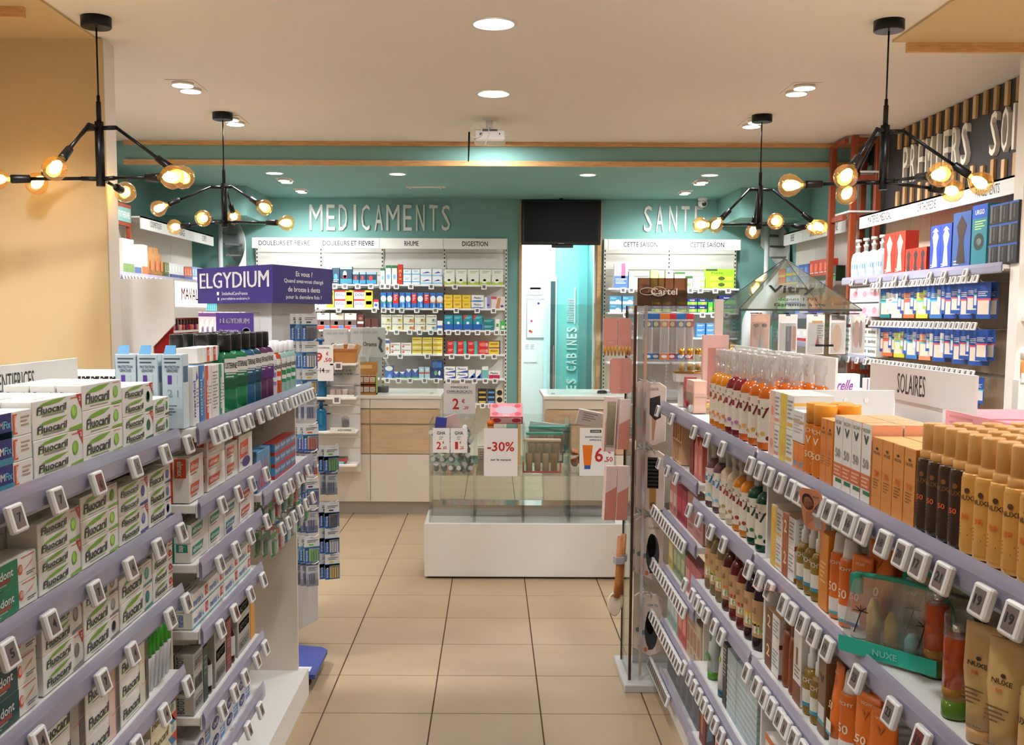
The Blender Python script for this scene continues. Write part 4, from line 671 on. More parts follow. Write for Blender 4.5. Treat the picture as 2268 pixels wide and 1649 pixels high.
# ---- cosmetics bay
p = 'cosmetics bay %s shelf'; LIMS[:] = [3.626, 4.32]
def cbox(h, base, band=None, d=.05): return lambda w: carton(w, h, d, base, ([('r', .1, .3, .9, .7, band), ('l', .2, .2, .8, 2, .06, tuple(int(v * .7) for v in base))] if band else []), [('r', .1, .1, .9, .9, tuple(min(255, int(v * 1.06)) for v in base))])
rk = MB(); W_, H_ = .20, .17
for k in range(5): rk.box(-W_ / 2 + k * W_ / 4 - .003, -W_ / 2 + k * W_ / 4 + .003, 0, .06, 0, H_, K(236, 190, 146))
for z in (0, .085, .165): rk.box(-W_ / 2, W_ / 2, 0, .06, z, z + .006, K(236, 190, 146))
rk.box(-W_ / 2, W_ / 2, .055, .06, 0, H_, K(226, 176, 134)); rkp = MB(); rkp.loft([(0, .014, .014), (.05, .014, .014), (.055, .006, .006), (.07, .005, .005)], K(150, 96, 70, .2), 10); rkm = rkp.mesh('tester_bottle')
y = Yp(1505, XA + .03, 1.1); o = rk.build('tester_rack', None, (XA + .02, y, 1.055), -math.pi / 2); tag(o, 'peach wooden rack of eight small tester bottles, cosmetics bay', 'rack')
for k in range(8): t = put('tester_bottle', rkm, None, (XA + .045, y + (k % 4 - 1.5) * W_ / 4, 1.062 + (k // 4) * .085)); tag(t, 'small brown tester bottle, %s compartment, %s level of peach rack' % (nth(k % 4), ('lower', 'upper')[k // 4]), 'bottle', 'tester bottles')
def house(w): 
    m = MB(); h = .15; d = .06; c = K(222, 120, 104); m.prism([(0, 0), (w, 0), (w, h * .78), (w / 2, h), (0, h * .78)], (-w / 2, d, 0), X1, Z1, d, c); prints(m, [('r', .3, .1, .7, .6, (236, 170, 160))], w, h, lambda a, z, l: (a - w / 2, -l, z)); return Kind('gift_carton', m.mesh('gift_carton'), [], (w, d, h))
stock(1, XA, 1.055, p % 'second', [('coral house shaped gift carton', 'carton', house, 1556, 1538, 2, 1, 1), ('deep red slim carton', 'carton', cbox(.13, (130, 30, 30)), 1536, 1528, 1, 1, 1)])
stock(1, XA, .829, p % 'third', [('rose perfume carton', 'carton', cbox(.13, (214, 140, 130), (236, 200, 196)), 1500, 1484, 2, 1, 1), ('crimson perfume carton', 'carton', cbox(.14, (160, 30, 60), (190, 60, 90)), 1522, 1501, 2, 1, 1), ('dusky pink carton', 'carton', cbox(.15, (186, 130, 120), (150, 90, 90)), 1558, 1523, 2, 1, 1)])
stock(1, XA, .594, p % 'fourth', [('yellow slim carton', 'carton', cbox(.14, (214, 190, 110), (236, 220, 170)), 1492, 1480, 1, 1, 1), ('sage slim carton', 'carton', cbox(.14, (150, 170, 130), (200, 206, 160)), 1518, 1493, 3, 1, 1), ('rose striped carton', 'carton', cbox(.13, (196, 110, 110), (230, 170, 160)), 1558, 1519, 3, 1, 1)])
stock(1, XA, .361, p % 'fifth', [('pale green book carton', 'carton', cbox(.16, (176, 200, 190), (220, 230, 226)), 1503, 1480, 3, 1, 1), ('red fading carton', 'carton', cbox(.16, (214, 96, 86), (236, 160, 140)), 1522, 1504, 2, 1, 1), ('cream book carton', 'carton', cbox(.17, (214, 190, 160), (180, 130, 110)), 1558, 1523, 4, 1, 1)])
stock(1, XA, .138, p % 'bottom', [('grey brush box', 'carton', cbox(.14, (120, 124, 134), (90, 94, 104)), 1550, 1480, 6, 1, 1)])
# top of the cosmetics bay: pedestal display, mirror, baskets
e = empty('perfume_display', (.80, 4.18, 1.282)); tag(e, 'hexagonal white pedestal with gold rim beside the brush stand', 'display stand')
m = MB(); m.loft([(0, .05, .05), (.1, .05, .05)], WHITE, 6, smooth=False); m.build('pedestal', e); m = MB(); m.loft([(.1, .07, .07), (.135, .075, .075)], WHITE, 6, smooth=False); m.build('tray', e)
m = MB(); m.loft([(.135, .077, .077), (.142, .077, .077)], mat('gold', (210, 160, 70), .25, .9), 6, smooth=False); m.build('rim', e)
for k in range(3):
    b = MB(); b.loft([(0, .013, .013), (.065, .013, .013)], CLEAR, 12); b.loft([(.002, .011, .011), (.03, .011, .011)], K(216, 176, 120, .15), 10)
    c = MB(); c.loft([(.066, .014, .014), (.09, .014, .014)], mat('gold', (210, 160, 70), .25, .9), 12)
    o = b.build('perfume_bottle', None, (.765 + .035 * k, 4.18 + .008 * k, 1.425)); tag(o, 'gold capped clear perfume bottle on pedestal, %s of three' % ('left', 'middle', 'right')[k], 'bottle'); c.build('cap', o)
e = empty('mirror_stand', (.875, 4.05, 1.282)); tag(e, 'pink upright display board with round gold mirror', 'display stand')
m = MB(); m.box(-.05, .05, 0, .03, 0, .29, K(236, 190, 178)); m.build('board', e); m = MB(); m.box(-.03, .035, -.002, 0, .02, .24, K(190, 130, 116)); m.build('panel', e); m = MB(); m.box(-.0, .032, .03, .05, .29, .43, K(226, 206, 196)); m.build('header_card', e)
m = MB(); m.loft([(-.004, .05, .05), (.004, .05, .05)], mat('gold', (210, 160, 70), .25, .9), 24); m.loft([(.0041, .043, .043), (.005, .043, .043)], K(214, 206, 196, .08), 24); o = m.build('mirror', e, (.06, -.02, .20)); o.rotation_euler = (math.pi / 2, 0, 1.15)
for k in range(3): o = carton(.045, .04, .045, (196, 96, 100), [('e', .5, .5, .3, .3, (216, 130, 130))]).me; t = put('cream_box', o, None, (XA + .035, Yp(1515, XA + .035, 1.33), 1.283 + .0405 * k), -math.pi / 2); tag(t, 'coral pink cream box, %s of the stack by the clear basket' % nth(k), 'box', 'coral cream boxes')
stock(1, XA, 1.283, p % 'top', [('pale peach gift carton', 'carton', cbox(.06, (236, 196, 176), (226, 170, 150)), 1536, 1520, 1, 2, 1)])
e = put('clear_basket', None); o = e; o.location = (XA + .012, Yp(1545, XA + .05, 1.33), 1.283); tag(o, 'clear acrylic basket of small tubes, far right top shelf', 'basket')
m = MB(); 
for (a, b, c, d) in [(0, .12, -.075, -.072), (0, .12, .072, .075), (0, .003, -.075, .075), (.117, .12, -.075, .075)]: m.box(a, b, c, d, 0, .075, CLEAR)
m.box(0, .12, -.075, .075, 0, .003, CLEAR); m.build('box', o)
for k, (yy, c1, c2, r) in enumerate([(-.04, (240, 190, 60), (240, 236, 230), .3), (0, (230, 150, 150), (200, 40, 60), -.4), (.04, (240, 206, 180), (236, 120, 110), .8)]):
    b = MB(); b.tube([(-.04, 0, 0), (.04, 0, .008)], [.014, .010], K(*c1, .3), 12); c = MB(); c.tube([(-.062, 0, -.002), (-.04, 0, 0)], .0145, K(*c2, .3), 12); q = b.build('cream_tube', None, (XA + .07, o.location.y + yy, 1.302 + .012 * k), r); c.build('cap', q); tag(q, 'small cream tube lying in the clear basket, %s from front' % nth(k), 'tube')
t = carton(.1, .075, .06, (236, 200, 170), [('r', .3, 0, .4, 1, (110, 130, 60)), ('e', .5, .3, .12, .1, (206, 60, 60)), ('r', .75, 0, .85, 1, (120, 140, 70))]); spawn(t, (XA + .16, Yp(1560, XA + .16, 1.36), 1.283), -math.pi / 2, 'peach printed box behind the clear basket, far right top shelf', 'box')
# pink cartons on the far side of the right gondola
for k, (x, y) in enumerate([(1.2, 2.62), (1.2, 2.32), (1.2, 2.02), (1.42, 2.75), (1.42, 2.4)]):
    c = carton(.27, .05, .19, (226, 150, 150), [('l', .2, .7, .7, 2, .3, (206, 120, 120))], [('r', 0, .3, 1, .6, (206, 120, 126))], top=(196, 100, 110), name='gift_box'); spawn(c, (x, y, 1.352 if k < 3 else 1.34), -math.pi / 2, 'flat pink gift box behind the gold caps, %s of five' % nth(k), 'box', 'flat pink gift boxes')
m = MB(); m.box(1.135, 1.7, .9, 3.3, 1.32, 1.338, SHELFW); m.build('rear_shelf', RN)
m = MB(); m.box(1.131, 1.134, .9, 3.3, .1, 1.338, SHELFW); m.build('rear_panel', RN)
# ================================================================== BINS, STANDS, COUNTERS
e = empty('display_bin', (0, 0, 0)); tag(e, 'white plinth carrying four clear acrylic sale bins, end of the aisle', 'display bin')
m = MB(); m.bev(-.42, .86, 6.35, 6.80, .012, .351, WHITE, .004); m.build('plinth', e); m = MB(); m.box(-.40, .84, 6.37, 6.78, 0, .012, INK); m.build('plinth_foot', e)
BXS = [-.393, -.107, .197, .484, .775]; t = .006
m = MB(); m.box(-.39, .772, 6.60, 6.79, .352, .42, mat('mirror_steel', (190, 188, 184), .08, .9)); m.build('inner_step', e)
for k in range(4):
    a, b = BXS[k] + .002, BXS[k + 1] - .002; m = MB(); y0, y1, z0, z1 = 6.375, 6.78, .352, .955
    m.box(a, b, y0, y0 + t, z0, z1, CLEAR); m.box(a, b, y1 - t, y1, z0, z1 + .04, CLEAR); m.box(a, a + t, y0 + t, y1 - t, z0, z1 + .02, CLEAR); m.box(b - t, b, y0 + t, y1 - t, z0, z1 + .02, CLEAR); m.box(a + t, b - t, y0 + t, y1 - t, .645, .651, CLEAR); m.build('acrylic_bin', e)
def sheet(loc, w, h, P, label, name='price_sign', rz=0, tilt=0, base=(240, 238, 236)):
    m = MB(); m.box(-w / 2, w / 2, 0, .0015, 0, h, K(*base, .3)); prints(m, P, w, h, lambda a, z, l: (a - w / 2, -l, z)); o = m.build(name, None, loc, rz); tag(o, label, 'sign')
    if tilt: o.rotation_euler = (tilt, 0, rz)
    return o
def P3(px, py, Y): return ((px - 1090) / 2290 * (Y * math.cos(pitch) + .07), 0, 1.65 - (py - 695) / 2290 * Y)
RD = (196, 44, 36)
sheet((-.315, 6.372, .79), .105, .155, [('t', 'GHA', .5, .8, .5, .14, (40, 60, 90)), ('l', .38, .62, .62, 2, .08, (150, 150, 150)), ('t', '2', .36, .3, .28, .3, RD), ('t', '€', .62, .42, .1, .1, RD), ('t', ',65', .7, .2, .24, .14, RD)], 'small white card priced two sixty five on the leftmost acrylic bin')
sheet((-.205, 6.372, .79), .105, .155, [('t', 'GHA', .5, .8, .5, .14, (40, 60, 90)), ('l', .38, .62, .62, 2, .08, (150, 150, 150)), ('t', '1', .36, .3, .18, .3, RD), ('t', '€', .58, .42, .1, .1, RD), ('t', ',25', .66, .2, .24, .14, RD)], 'small white card priced one twenty five on the leftmost acrylic bin')
sheet((.055, 6.372, .645), .21, .30, [('t', '-30%', .5, .62, .8, .2, RD), ('t', 'sur la vasque', .5, .34, .6, .06, (90, 90, 96))], 'white sheet reading minus thirty percent on the second acrylic bin')
sheet((.652, 6.372, .65), .215, .30, [('r', .3, .9, .62, .96, (40, 60, 56)), ('t', 'KLORANE', .46, .93, .24, .03, WH), ('t', 'SHAMPOOING-DOUCHE', .5, .81, .7, .035, (70, 90, 150)), ('t', 'APRES-SOLEIL', .5, .75, .45, .035, (70, 90, 150)), ('p', [(.08, .64), (.38, .64), (.33, .22), (.13, .22)], (226, 120, 30)), ('r', .16, .3, .32, .56, (230, 190, 150)), ('r', .14, .14, .32, .22, (40, 90, 170)), ('t', '6', .56, .44, .24, .3, RD), ('t', '€', .86, .52, .1, .1, RD), ('t', ',50', .84, .34, .24, .12, RD)], 'white sheet priced six fifty with orange tube on the last acrylic bin')
sheet((-.215, 6.79, .97), .21, .225, [('t', 'MASQUES', .5, .88, .54, .07, (80, 90, 110)), ('t', 'CHIRURGICAUX', .5, .76, .8, .07, (80, 90, 110)), ('r', .1, .7, .9, .71, (80, 90, 110)), ('t', '2', .38, .4, .2, .32, RD), ('t', '€', .62, .48, .1, .12, RD), ('t', ',20', .7, .28, .16, .1, RD)], 'white sign for surgical masks standing behind the leftmost acrylic bin')
# bin contents
gel = MB(); gel.loft([(0, .017, .017), (.045, .017, .017), (.055, .009, .009)], glassy('gel_plastic', (.8, .86, .88), .3, .1, .45, (170, 186, 192)), 10); gelc = MB(); gelc.loft([(.053, .0145, .0145), (.074, .0145, .0145)], K(238, 238, 236, .3), 12); GEL = Kind('hand_gel_bottle', gel.mesh('hand_gel_bottle'), [('cap', gelc.mesh('cap'))]); gel2 = MB(); gel2.loft([(0, .017, .017), (.045, .017, .017), (.055, .009, .009)], K(70, 130, 90, .15), 10); GEL2 = Kind('hand_gel_bottle', gel2.mesh('hand_gel_bottle_green'), [('cap', gelc.mesh('cap'))])
rs = random.Random(3); n = 0
for lay in range(5):
    for i in range(5):
        for j in range(2):
            x = -.35 + i * .05 + rs.uniform(-.004, .004); y = 6.472 + j * .1 + rs.uniform(-.008, .008); z = .672 + lay * .056
            o = spawn(GEL2 if rs.random() < .2 else GEL, (x, y, z), 0, 'small gel bottle with white cap, %s layer, %s %s, leftmost bin' % (('bottom', 'second', 'third', 'fourth', 'top')[lay], nth(i), ('front', 'rear')[j]), 'bottle', 'gel bottles heaped in the leftmost bin'); o.rotation_euler = (rs.choice((1.3, 1.8, .9)), rs.uniform(-.4, .4), rs.uniform(-.5, .5)); n += 1
def loose(k, x, y, z, rot, label, cat, group=None): o = spawn(k, (x, y, z), 0, label, cat, group); o.rotation_euler = rot; return o
loose(carton(.07, .1, .012, (70, 74, 170)), -.33, 6.50, .90, (.1, .1, .1), 'violet blue flat pack sticking out of the leftmost bin', 'pack'); loose(carton(.1, .12, .012, (226, 190, 186)), -.24, 6.55, .89, (.1, -.3, .1), 'pale pink packet sticking out of the leftmost bin', 'pack')
pb = carton(.205, .055, .15, (226, 90, 110), [('r', .04, .1, .96, .9, (240, 200, 200)), ('e', .2, .5, .14, .3, (206, 50, 70)), ('e', .8, .5, .14, .3, (206, 50, 70))], top=(236, 130, 140), topprint=[('e', .5, .5, .34, .3, (196, 176, 190)), ('e', .15, .2, .1, .14, (206, 40, 60)), ('e', .85, .2, .1, .14, (206, 40, 60)), ('e', .15, .8, .1, .14, (206, 40, 60)), ('e', .85, .8, .1, .14, (206, 40, 60)), ('t', 'bio', .5, .1, .2, .12, WH)], name='gift_box')
loose(pb, .09, 6.44, .965, (.5, 0, 0), 'pink and red printed gift box lying on the second bin', 'box')
for k in range(6): loose(carton(.06, .15, .05, [(236, 214, 196), (226, 196, 170), (214, 226, 220), (240, 230, 214), (230, 170, 150), (200, 206, 214)][k], [('l', .2, .8, .8, 4, .1, (180, 160, 150))]), -.06 + (k % 3) * .09, 6.50 + (k // 3) * .11, .655 + .0 * k, (0, 0, rs.uniform(-.3, .3)), 'pale carton standing in the second bin, %s %s' % (nth(k % 3), ('front', 'rear')[k // 3]), 'carton')
ob = MB(); ob.loft([(0, .02, .02), (.3, .02, .02)], K(206, 120, 40, .2), 12); oc = MB(); oc.loft([(.3, .021, .021), (.335, .021, .021)], K(232, 120, 20, .3), 14); o = Kind('oil_bottle', ob.mesh('oil_bottle'), [('cap', oc.mesh('cap'))]); spawn(o, (-.01, 6.43, .655), 0, 'tall bottle with orange cap in the second bin', 'bottle')
for k in range(3):
    x = .335 + .02 * (k - 1); y = 6.45 + k * .1; o = put('cosmetic_pouch', MB().box(-.115, .115, 0, .05, 0, .2 - .02 * k, FILMP).mesh('cosmetic_pouch'), None, (x, y, .655 + .05 * k), rs.uniform(-.08, .08)); tag(o, 'clear zip pouch of samples in the third bin, %s row' % ('front', 'middle', 'rear')[k], 'pouch', 'sample pouches in the third bin')
    m = MB(); zc = (226, 96, 100) if k == 0 else (40, 160, 140); h = .2 - .02 * k; m.box(-.118, .118, -.004, .054, h, h + .012, K(236, 206, 180) if k == 0 else K(*zc)); m.box(-.119, .119, -.004, .0, 0, .012, K(*zc)); m.box(-.121, -.113, -.005, .0, 0, h * .35, K(*zc)); m.box(.113, .121, -.005, .0, 0, h * .35, K(*zc)); m.build('zipper', o)
    for q in range(4): m = MB(); c = [(222, 184, 130), (206, 170, 150), (226, 196, 150), (190, 140, 70)][q]; m.loft([(.01, .02, .015), (.1, .02, .014), (.12, .018, .003)], K(*c), 10, cx=-.08 + .052 * q, cy=.025); m.build('sample_tube', o)
loose(carton(.26, .16, .02, (196, 220, 214), [('r', 0, .7, 1, .78, (40, 160, 140)), ('p', [(.6, .0), (.8, 0), (.75, .7), (.62, .7)], (190, 110, 60))]), .36, 6.74, .78, (.0, .12, .0), 'teal banded clear pack standing at the back of the third bin', 'pack')
lt = MB(); lt.loft([(.03, .024, .024), (.12, .024, .012), (.15, .024, .002)], K(226, 120, 30, .3), 12); ltc = MB(); ltc.loft([(0, .022, .022), (.03, .024, .024)], K(40, 110, 190, .3), 12); LT = Kind('sun_tube', lt.mesh('sun_tube'), [('cap', ltc.mesh('cap'))])
for k in range(10):
    o = spawn(LT, (.53 + (k % 5) * .05, 6.56 + (k // 5) * .12, .70 + .06 * (k % 2)), 0, 'orange tube with blue cap in the last bin, %s, %s row' % (nth(k % 5), ('front', 'rear')[k // 5]), 'tube', 'orange tubes in the last bin'); o.rotation_euler = (1.2 + .3 * (k % 2), .3 * ((k % 3) - 1), 0)
loose(carton(.16, .1, .03, (206, 196, 190), [('l', .2, .8, .8, 4, .15, (150, 130, 130))]), .62, 6.66, .93, (.2, .2, .1), 'clear wrapped packet on top of the last bin', 'pack')
# ---------------------------------------------------------------- tower display (three sided, toothbrushes)
e = empty('tower_display', (0, 0, 0)); tag(e, 'tall three sided toothbrush display tower with purple topper behind far left gondola', 'display stand')
A, B, C = Vector((-.985, 4.66, 0)), Vector((-1.47, 5.18, 0)), Vector((-.80, 5.19, 0)); cen = (A + B + C) / 3
PURP = mat('topper_purple', (40, 34, 118), .4)
m = MB(); m.prism([(A.x, A.y), (C.x, C.y), (B.x, B.y)], (0, 0, 1.695), X1, Y1, .172, PURP); top = m.build('topper', e)
def face_txt(P0, P1, L, z0, z1, name, parent):
    U = (P1 - P0).normalized(); w = (P1 - P0).length; h = z1 - z0; N = U.cross(Vector((0, 0, 1))); O = P0 + Vector((0, 0, z0)) + N * .001; m = MB()
    for q in L:
        if q[0] == 't': m.text(q[1], q[2] * w, q[3] * h, q[4] * w, q[5] * h, O, U, Z1, K(*q[6]), q[7] if len(q) > 7 else True)
        else: m.rect(q[1] * w, q[2] * h, q[3] * w, q[4] * h, O, U, Z1, K(*q[5]))
    return m.build(name, parent)
WHT = (236, 236, 240)
face_txt(B, A, [('t', 'ELGYDIUM', .5, .64, .92, .44, WHT), ('r', .28, .23, .31, .32, WHT), ('t', 'SmileAndCareFrance', .52, .27, .34, .09, WHT, False), ('t', 'pierrefabre-oralcare.fr', .53, .12, .38, .09, WHT, False), ('r', .29, .08, .31, .16, WHT)], 1.695, 1.867, 'lettering', top)
face_txt(A, C, [('t', 'Et vous ?', .5, .80, .28, .14, WHT), ('t', 'Quand avez-vous changé', .5, .59, .66, .14, WHT), ('t', 'de brosse à dents', .5, .38, .54, .14, WHT), ('t', 'pour la dernière fois ?', .5, .16, .60, .14, WHT)], 1.695, 1.867, 'lettering', top)
a2, b2, c2 = [cen + (q - cen) * .72 for q in (A, B, C)]
m = MB(); m.prism([(a2.x, a2.y), (c2.x, c2.y), (b2.x, b2.y)], (0, 0, .10), X1, Y1, 1.595, mat('tower_grey', (206, 206, 208), .5)); m.build('column', e)
m = MB(); m.prism([(-.77, 4.40), (-.77, 4.74), (-.80, 4.78), (-1.3, 4.9), (-1.3, 4.40)], (0, 0, .055), X1, Y1, .02, K(56, 70, 140)); m.prism([(-.86, 4.44), (-.80, 4.44), (-.80, 4.5), (-.86, 4.5)], (0, 0, .0755), X1, Y1, .001, K(206, 210, 216)); m.build('base_board', e)
for (x, y) in [(-.82, 4.46), (-.82, 4.7), (-1.2, 4.46), (-1.2, 4.8)]: m = MB(); m.loft([(-.012, .022, .022), (.012, .022, .022)], INK, 14); o = m.build('caster', e, (x, y, .027)); o.rotation_euler = (math.pi / 2, 0, .5)
U = (c2 - a2).normalized(); N = U.cross(Vector((0, 0, 1)))
U2 = (a2 - b2).normalized(); N2 = U2.cross(Vector((0, 0, 1)))
def inava(c, n=4): return blister(.075, .125, (226, 228, 230), [('r', 0, 0, 1, .6, (44, 110, 196)), ('r', 0, .45, 1, .62, (120, 180, 226)), ('l', .2, .84, .9, 2, .06, (90, 90, 96)), ('t', 'inava', .14, .28, .4, .14, WHT, math.pi / 2), ('r', .3, .66, .6, .72, c)], (.26, .06, .96, .56), items=[(.32 + .15 * k, .06, .40 + .15 * k, .48, c) for k in range(n)], name='brush_pack')
def floss(c): return blister(.06, .11, (196, 200, 206), [('r', 0, .0, 1, .3, c), ('l', .2, .8, .9, 3, .06, (110, 110, 120)), ('r', 0, .9, 1, 1, (90, 100, 130))], (.1, .08, .9, .6), items=[(.2 + .2 * k, .1, .28 + .2 * k, .56, (60, 80, 150)) for k in range(3)], name='floss_pack')
IV = [inava((60, 66, 76)), inava((240, 240, 240)), inava((236, 200, 60)), floss((226, 226, 230)), inava((226, 100, 40)), floss((190, 40, 70)), inava((110, 40, 120)), floss((70, 110, 170)), inava((90, 200, 50)), floss((150, 156, 166))]
for r in range(10):
    zr = 1.645 - r * .128 - (.02 if r > 6 else 0)
    for h in range(2):
        q = a2 + U * (.09 + .20 * h); q1 = q + N * .16
        if r < 5 and h == 1: continue
        m = MB(); m.tube([q + Vector((0, 0, zr)), q1 + Vector((0, 0, zr)), q1 + N * .02 + Vector((0, 0, zr + .014))], .0028, mat('hook_white', (226, 226, 226), .3), 6); m.build('display_hook', e)
        for j in range(2 if h else 3):
            pz = q + N * (.145 - .03 * j) + Vector((0, 0, zr + .002)); kd = IV[r] if h == 0 else IV[(r + 3) % 10]
            if r < 5 and h == 1: continue
            spawn(kd, pz, math.atan2(N.y, N.x) + math.pi / 2 - .75 - .03 * j, 'hanging dental pack on the tower, %s row, %s hook, %s' % (nth(r), ('near', 'far')[h], ('front', 'middle', 'rear')[j]), 'brush pack', 'packs on the toothbrush tower')
tb = lambda c, c2: blister(.062, .13, c, [('r', 0, .82, 1, .95, c2), ('e', .5, .4, .4, .34, (232, 226, 220)), ('e', .5, .25, .22, .12, c2), ('e', .5, .36, .2, .1, (60, 70, 140))], None, name='toothbrush_pack')
TB = [tb((210, 200, 206), (110, 60, 130)), tb((216, 216, 212), (236, 130, 50))]
for k in range(8):
    q = b2 + U2 * (.05 + .05 * k) + N2 * (.1); spawn(TB[0 if k < 4 else 1], q + Vector((0, 0, 1.655)), math.atan2(N2.y, N2.x) + math.pi / 2 + .35, 'hanging toothbrush pack with %s header on the tower, %s of four' % (('purple', 'orange')[k // 4], nth(k % 4)), 'brush pack', 'toothbrush packs on the tower')
    m = MB(); m.tube([b2 + U2 * (.05 + .05 * k) + Vector((0, 0, 1.65)), q + Vector((0, 0, 1.652))], .002, HOOK, 5); m.build('display_hook', e)
q = a2 + U2 * (-.05) + N2 * .16 + Vector((0, 0, 1.5)); o = sheet(q, .17, .15, [('t', 'ELGYDIUM', .5, .76, .78, .16, WHT), ('t', 'Ou parcourire', .34, .46, .5, .1, (190, 180, 220)), ('t', 'ELGYDIUM', .3, .3, .44, .11, WHT), ('t', 'vous ?', .36, .14, .28, .1, (190, 180, 220)), ('e', .8, .42, .12, .15, (150, 140, 190)), ('e', .8, .42, .1, .125, (84, 60, 140)), ('t', 'FRANCE', .8, .42, .2, .06, WHT)], 'violet toothpaste card on the display tower above the mouthwash bottles', 'promo_card', 0, base=(84, 60, 140))
# ---------------------------------------------------------------- hair brush stand
e = empty('brush_stand', (0, 0, 0)); tag(e, 'tall clear acrylic hair brush stand at the end of the right gondola', 'display stand')
STEEL = mat('steel_grey', (170, 168, 168), .3, .7); SMOKE = mat('smoked_edge', (70, 44, 34), .2)
m = MB(); m.bev(.585, .90, 4.40, 4.80, 0, .035, mat('stand_base', (196, 192, 188), .4), .004); m.build('base', e)
m = MB(); m.box(.66, .89, 4.70, 4.706, .035, 1.69, glassy('grey_acrylic', (.8, .8, .8), .2, .05, .35, (176, 170, 166))); m.build('back_panel', e)
m = MB(); m.box(.612, .618, 4.47, 4.74, .035, 1.69, GLASS); m.box(.609, .621, 4.462, 4.470, .035, 1.69, SMOKE); m.box(.609, .621, 4.740, 4.748, .035, 1.69, SMOKE); m.build('side_panel', e)
m = MB(); m.box(.655, .667, 4.462, 4.474, .035, 1.69, CHROME); m.build('post', e)
m = MB(); m.box(.655, .88, 4.702, 4.708, 1.69, 1.815, glassy('brown_acrylic', (.42, .26, .16), .3, .05, .25, (90, 54, 34))); m.text('Cartel', .775, 1.755, .12, .03, (0, 4.7, 0), X1, Z1, K(226, 210, 196)); 
for a in range(2): m.tube([(.70 + .05 * a + .035 * math.cos(t_ * .42), 4.698, 1.755 + .016 * (1 + a * .3) * math.sin(t_ * .42)) for t_ in range(16)], .0015, K(226, 210, 196), 5)
m.build('header', e)
def hairpack(kind):
    w, h = .098, .275; m = MB(); m.prism([(0, .02), (w * .5, 0), (w, .02), (w, h - .02), (w * .7, h), (w * .3, h), (0, h - .02)], (-w / 2, 0, -h), X1, Z1, -.03, K(236, 214, 202)); fn = lambda a, z, l: (a - w / 2, -l, z - h)
    if kind == 0: P = [('e', .55, .42, .3, .32, (60, 60, 70)), ('e', .5, .55, .2, .2, (44, 40, 44)), ('r', .42, .1, .56, .4, (40, 36, 40)), ('e', .2, .38, .1, .04, (130, 150, 140)), ('e', .3, .1, .08, .04, (226, 120, 80)), ('t', 'CARTEL', .6, .84, .5, .04, (150, 140, 136))]
    elif kind == 1: P = [('p', [(.3, .75), (.75, .8), (.8, .45), (.55, .4), (.3, .5)], (52, 42, 46)), ('p', [(.4, .5), (.6, .42), (.5, .08), (.42, .08)], (190, 140, 100)), ('r', 0, .3, .16, .6, (196, 210, 206)), ('t', 'CARTEL', .5, .9, .4, .04, (150, 140, 136))]
    else: P = [('r', .25, .4, .75, .9, (40, 36, 38))] + [('r', .25, .42 + .06 * q, .75, .44 + .06 * q, (150, 130, 110)) for q in range(8)] + [('r', .35, .06, .65, .4, (176, 130, 70)), ('t', 'C', .5, .14, .2, .07, (60, 50, 40))]
    prints(m, P, w, h, fn); return Kind('hair_brush_pack', m.mesh('hair_brush_pack'), [], (w, .03, h))
HP = [hairpack(k) for k in range(3)]
for r, (zr, kd, n) in enumerate([(1.355, 1, 3), (1.055, 2, 3), (.757, 0, 3), (.41, 0, 2)]):
    for k in range(n):
        q = (.708 - .02 * (n - 1 - k), 4.455 + .042 * (n - k), zr); spawn(HP[kd], q, -.25, 'boxed hair brush hanging on the stand, %s row from top, %s from left' % (nth(r), nth(k)), 'brush', 'boxed hair brushes on the stand')
        m = MB(); m.tube([(q[0], 4.70, zr + .004), (q[0], q[1] - .01, zr + .004)], .003, HOOK, 6); m.build('display_hook', e)
cc = [(44, 110, 180), (44, 110, 180), (226, 120, 50), (214, 50, 60), (44, 110, 180), (206, 44, 60)]
for k in range(6):
    c = cc[k]; w, h = .042, .2; m = MB(); m.prism([(0, 0), (w, 0), (w, h), (0, h)], (-w / 2, 0, -h), X1, Z1, -.004, K(214, 206, 200)); fn = lambda a, z, l: (a - w / 2, -l, z - h); prints(m, [('r', 0, .88, 1, 1, c), ('r', 0, .7, 1, .84, c), ('e', .5, .77, .24, .05, (240, 226, 160)), ('r', 0, 0, 1, .12, c), ('e', .5, .06, .3, .035, WHT), ('p', [(.3, .2), (.5, .66), (.7, .2)], (190, 176, 170))], w, h, fn); b = MB(); b.bev(-w * .42, w * .42, -.012, -.0005, -h * .85, -h * .15, FILM, .003)
    spawn(Kind('comb_pack', m.mesh('comb_pack'), [('bubble', b.mesh('bubble'))]), (.685 + .036 * k, 4.56 + .012 * (k % 2), 1.655), -.1, 'hanging comb pack with %s header, %s from left, top of brush stand' % (('blue', 'blue', 'orange', 'red', 'blue', 'crimson')[k], nth(k)), 'comb pack', 'comb packs on the stand')
m = MB(); m.tube([(.66, 4.60, 1.66), (.88, 4.60, 1.66)], .003, HOOK, 6); m.build('display_bar', e)
PK1 = K(220, 150, 134)
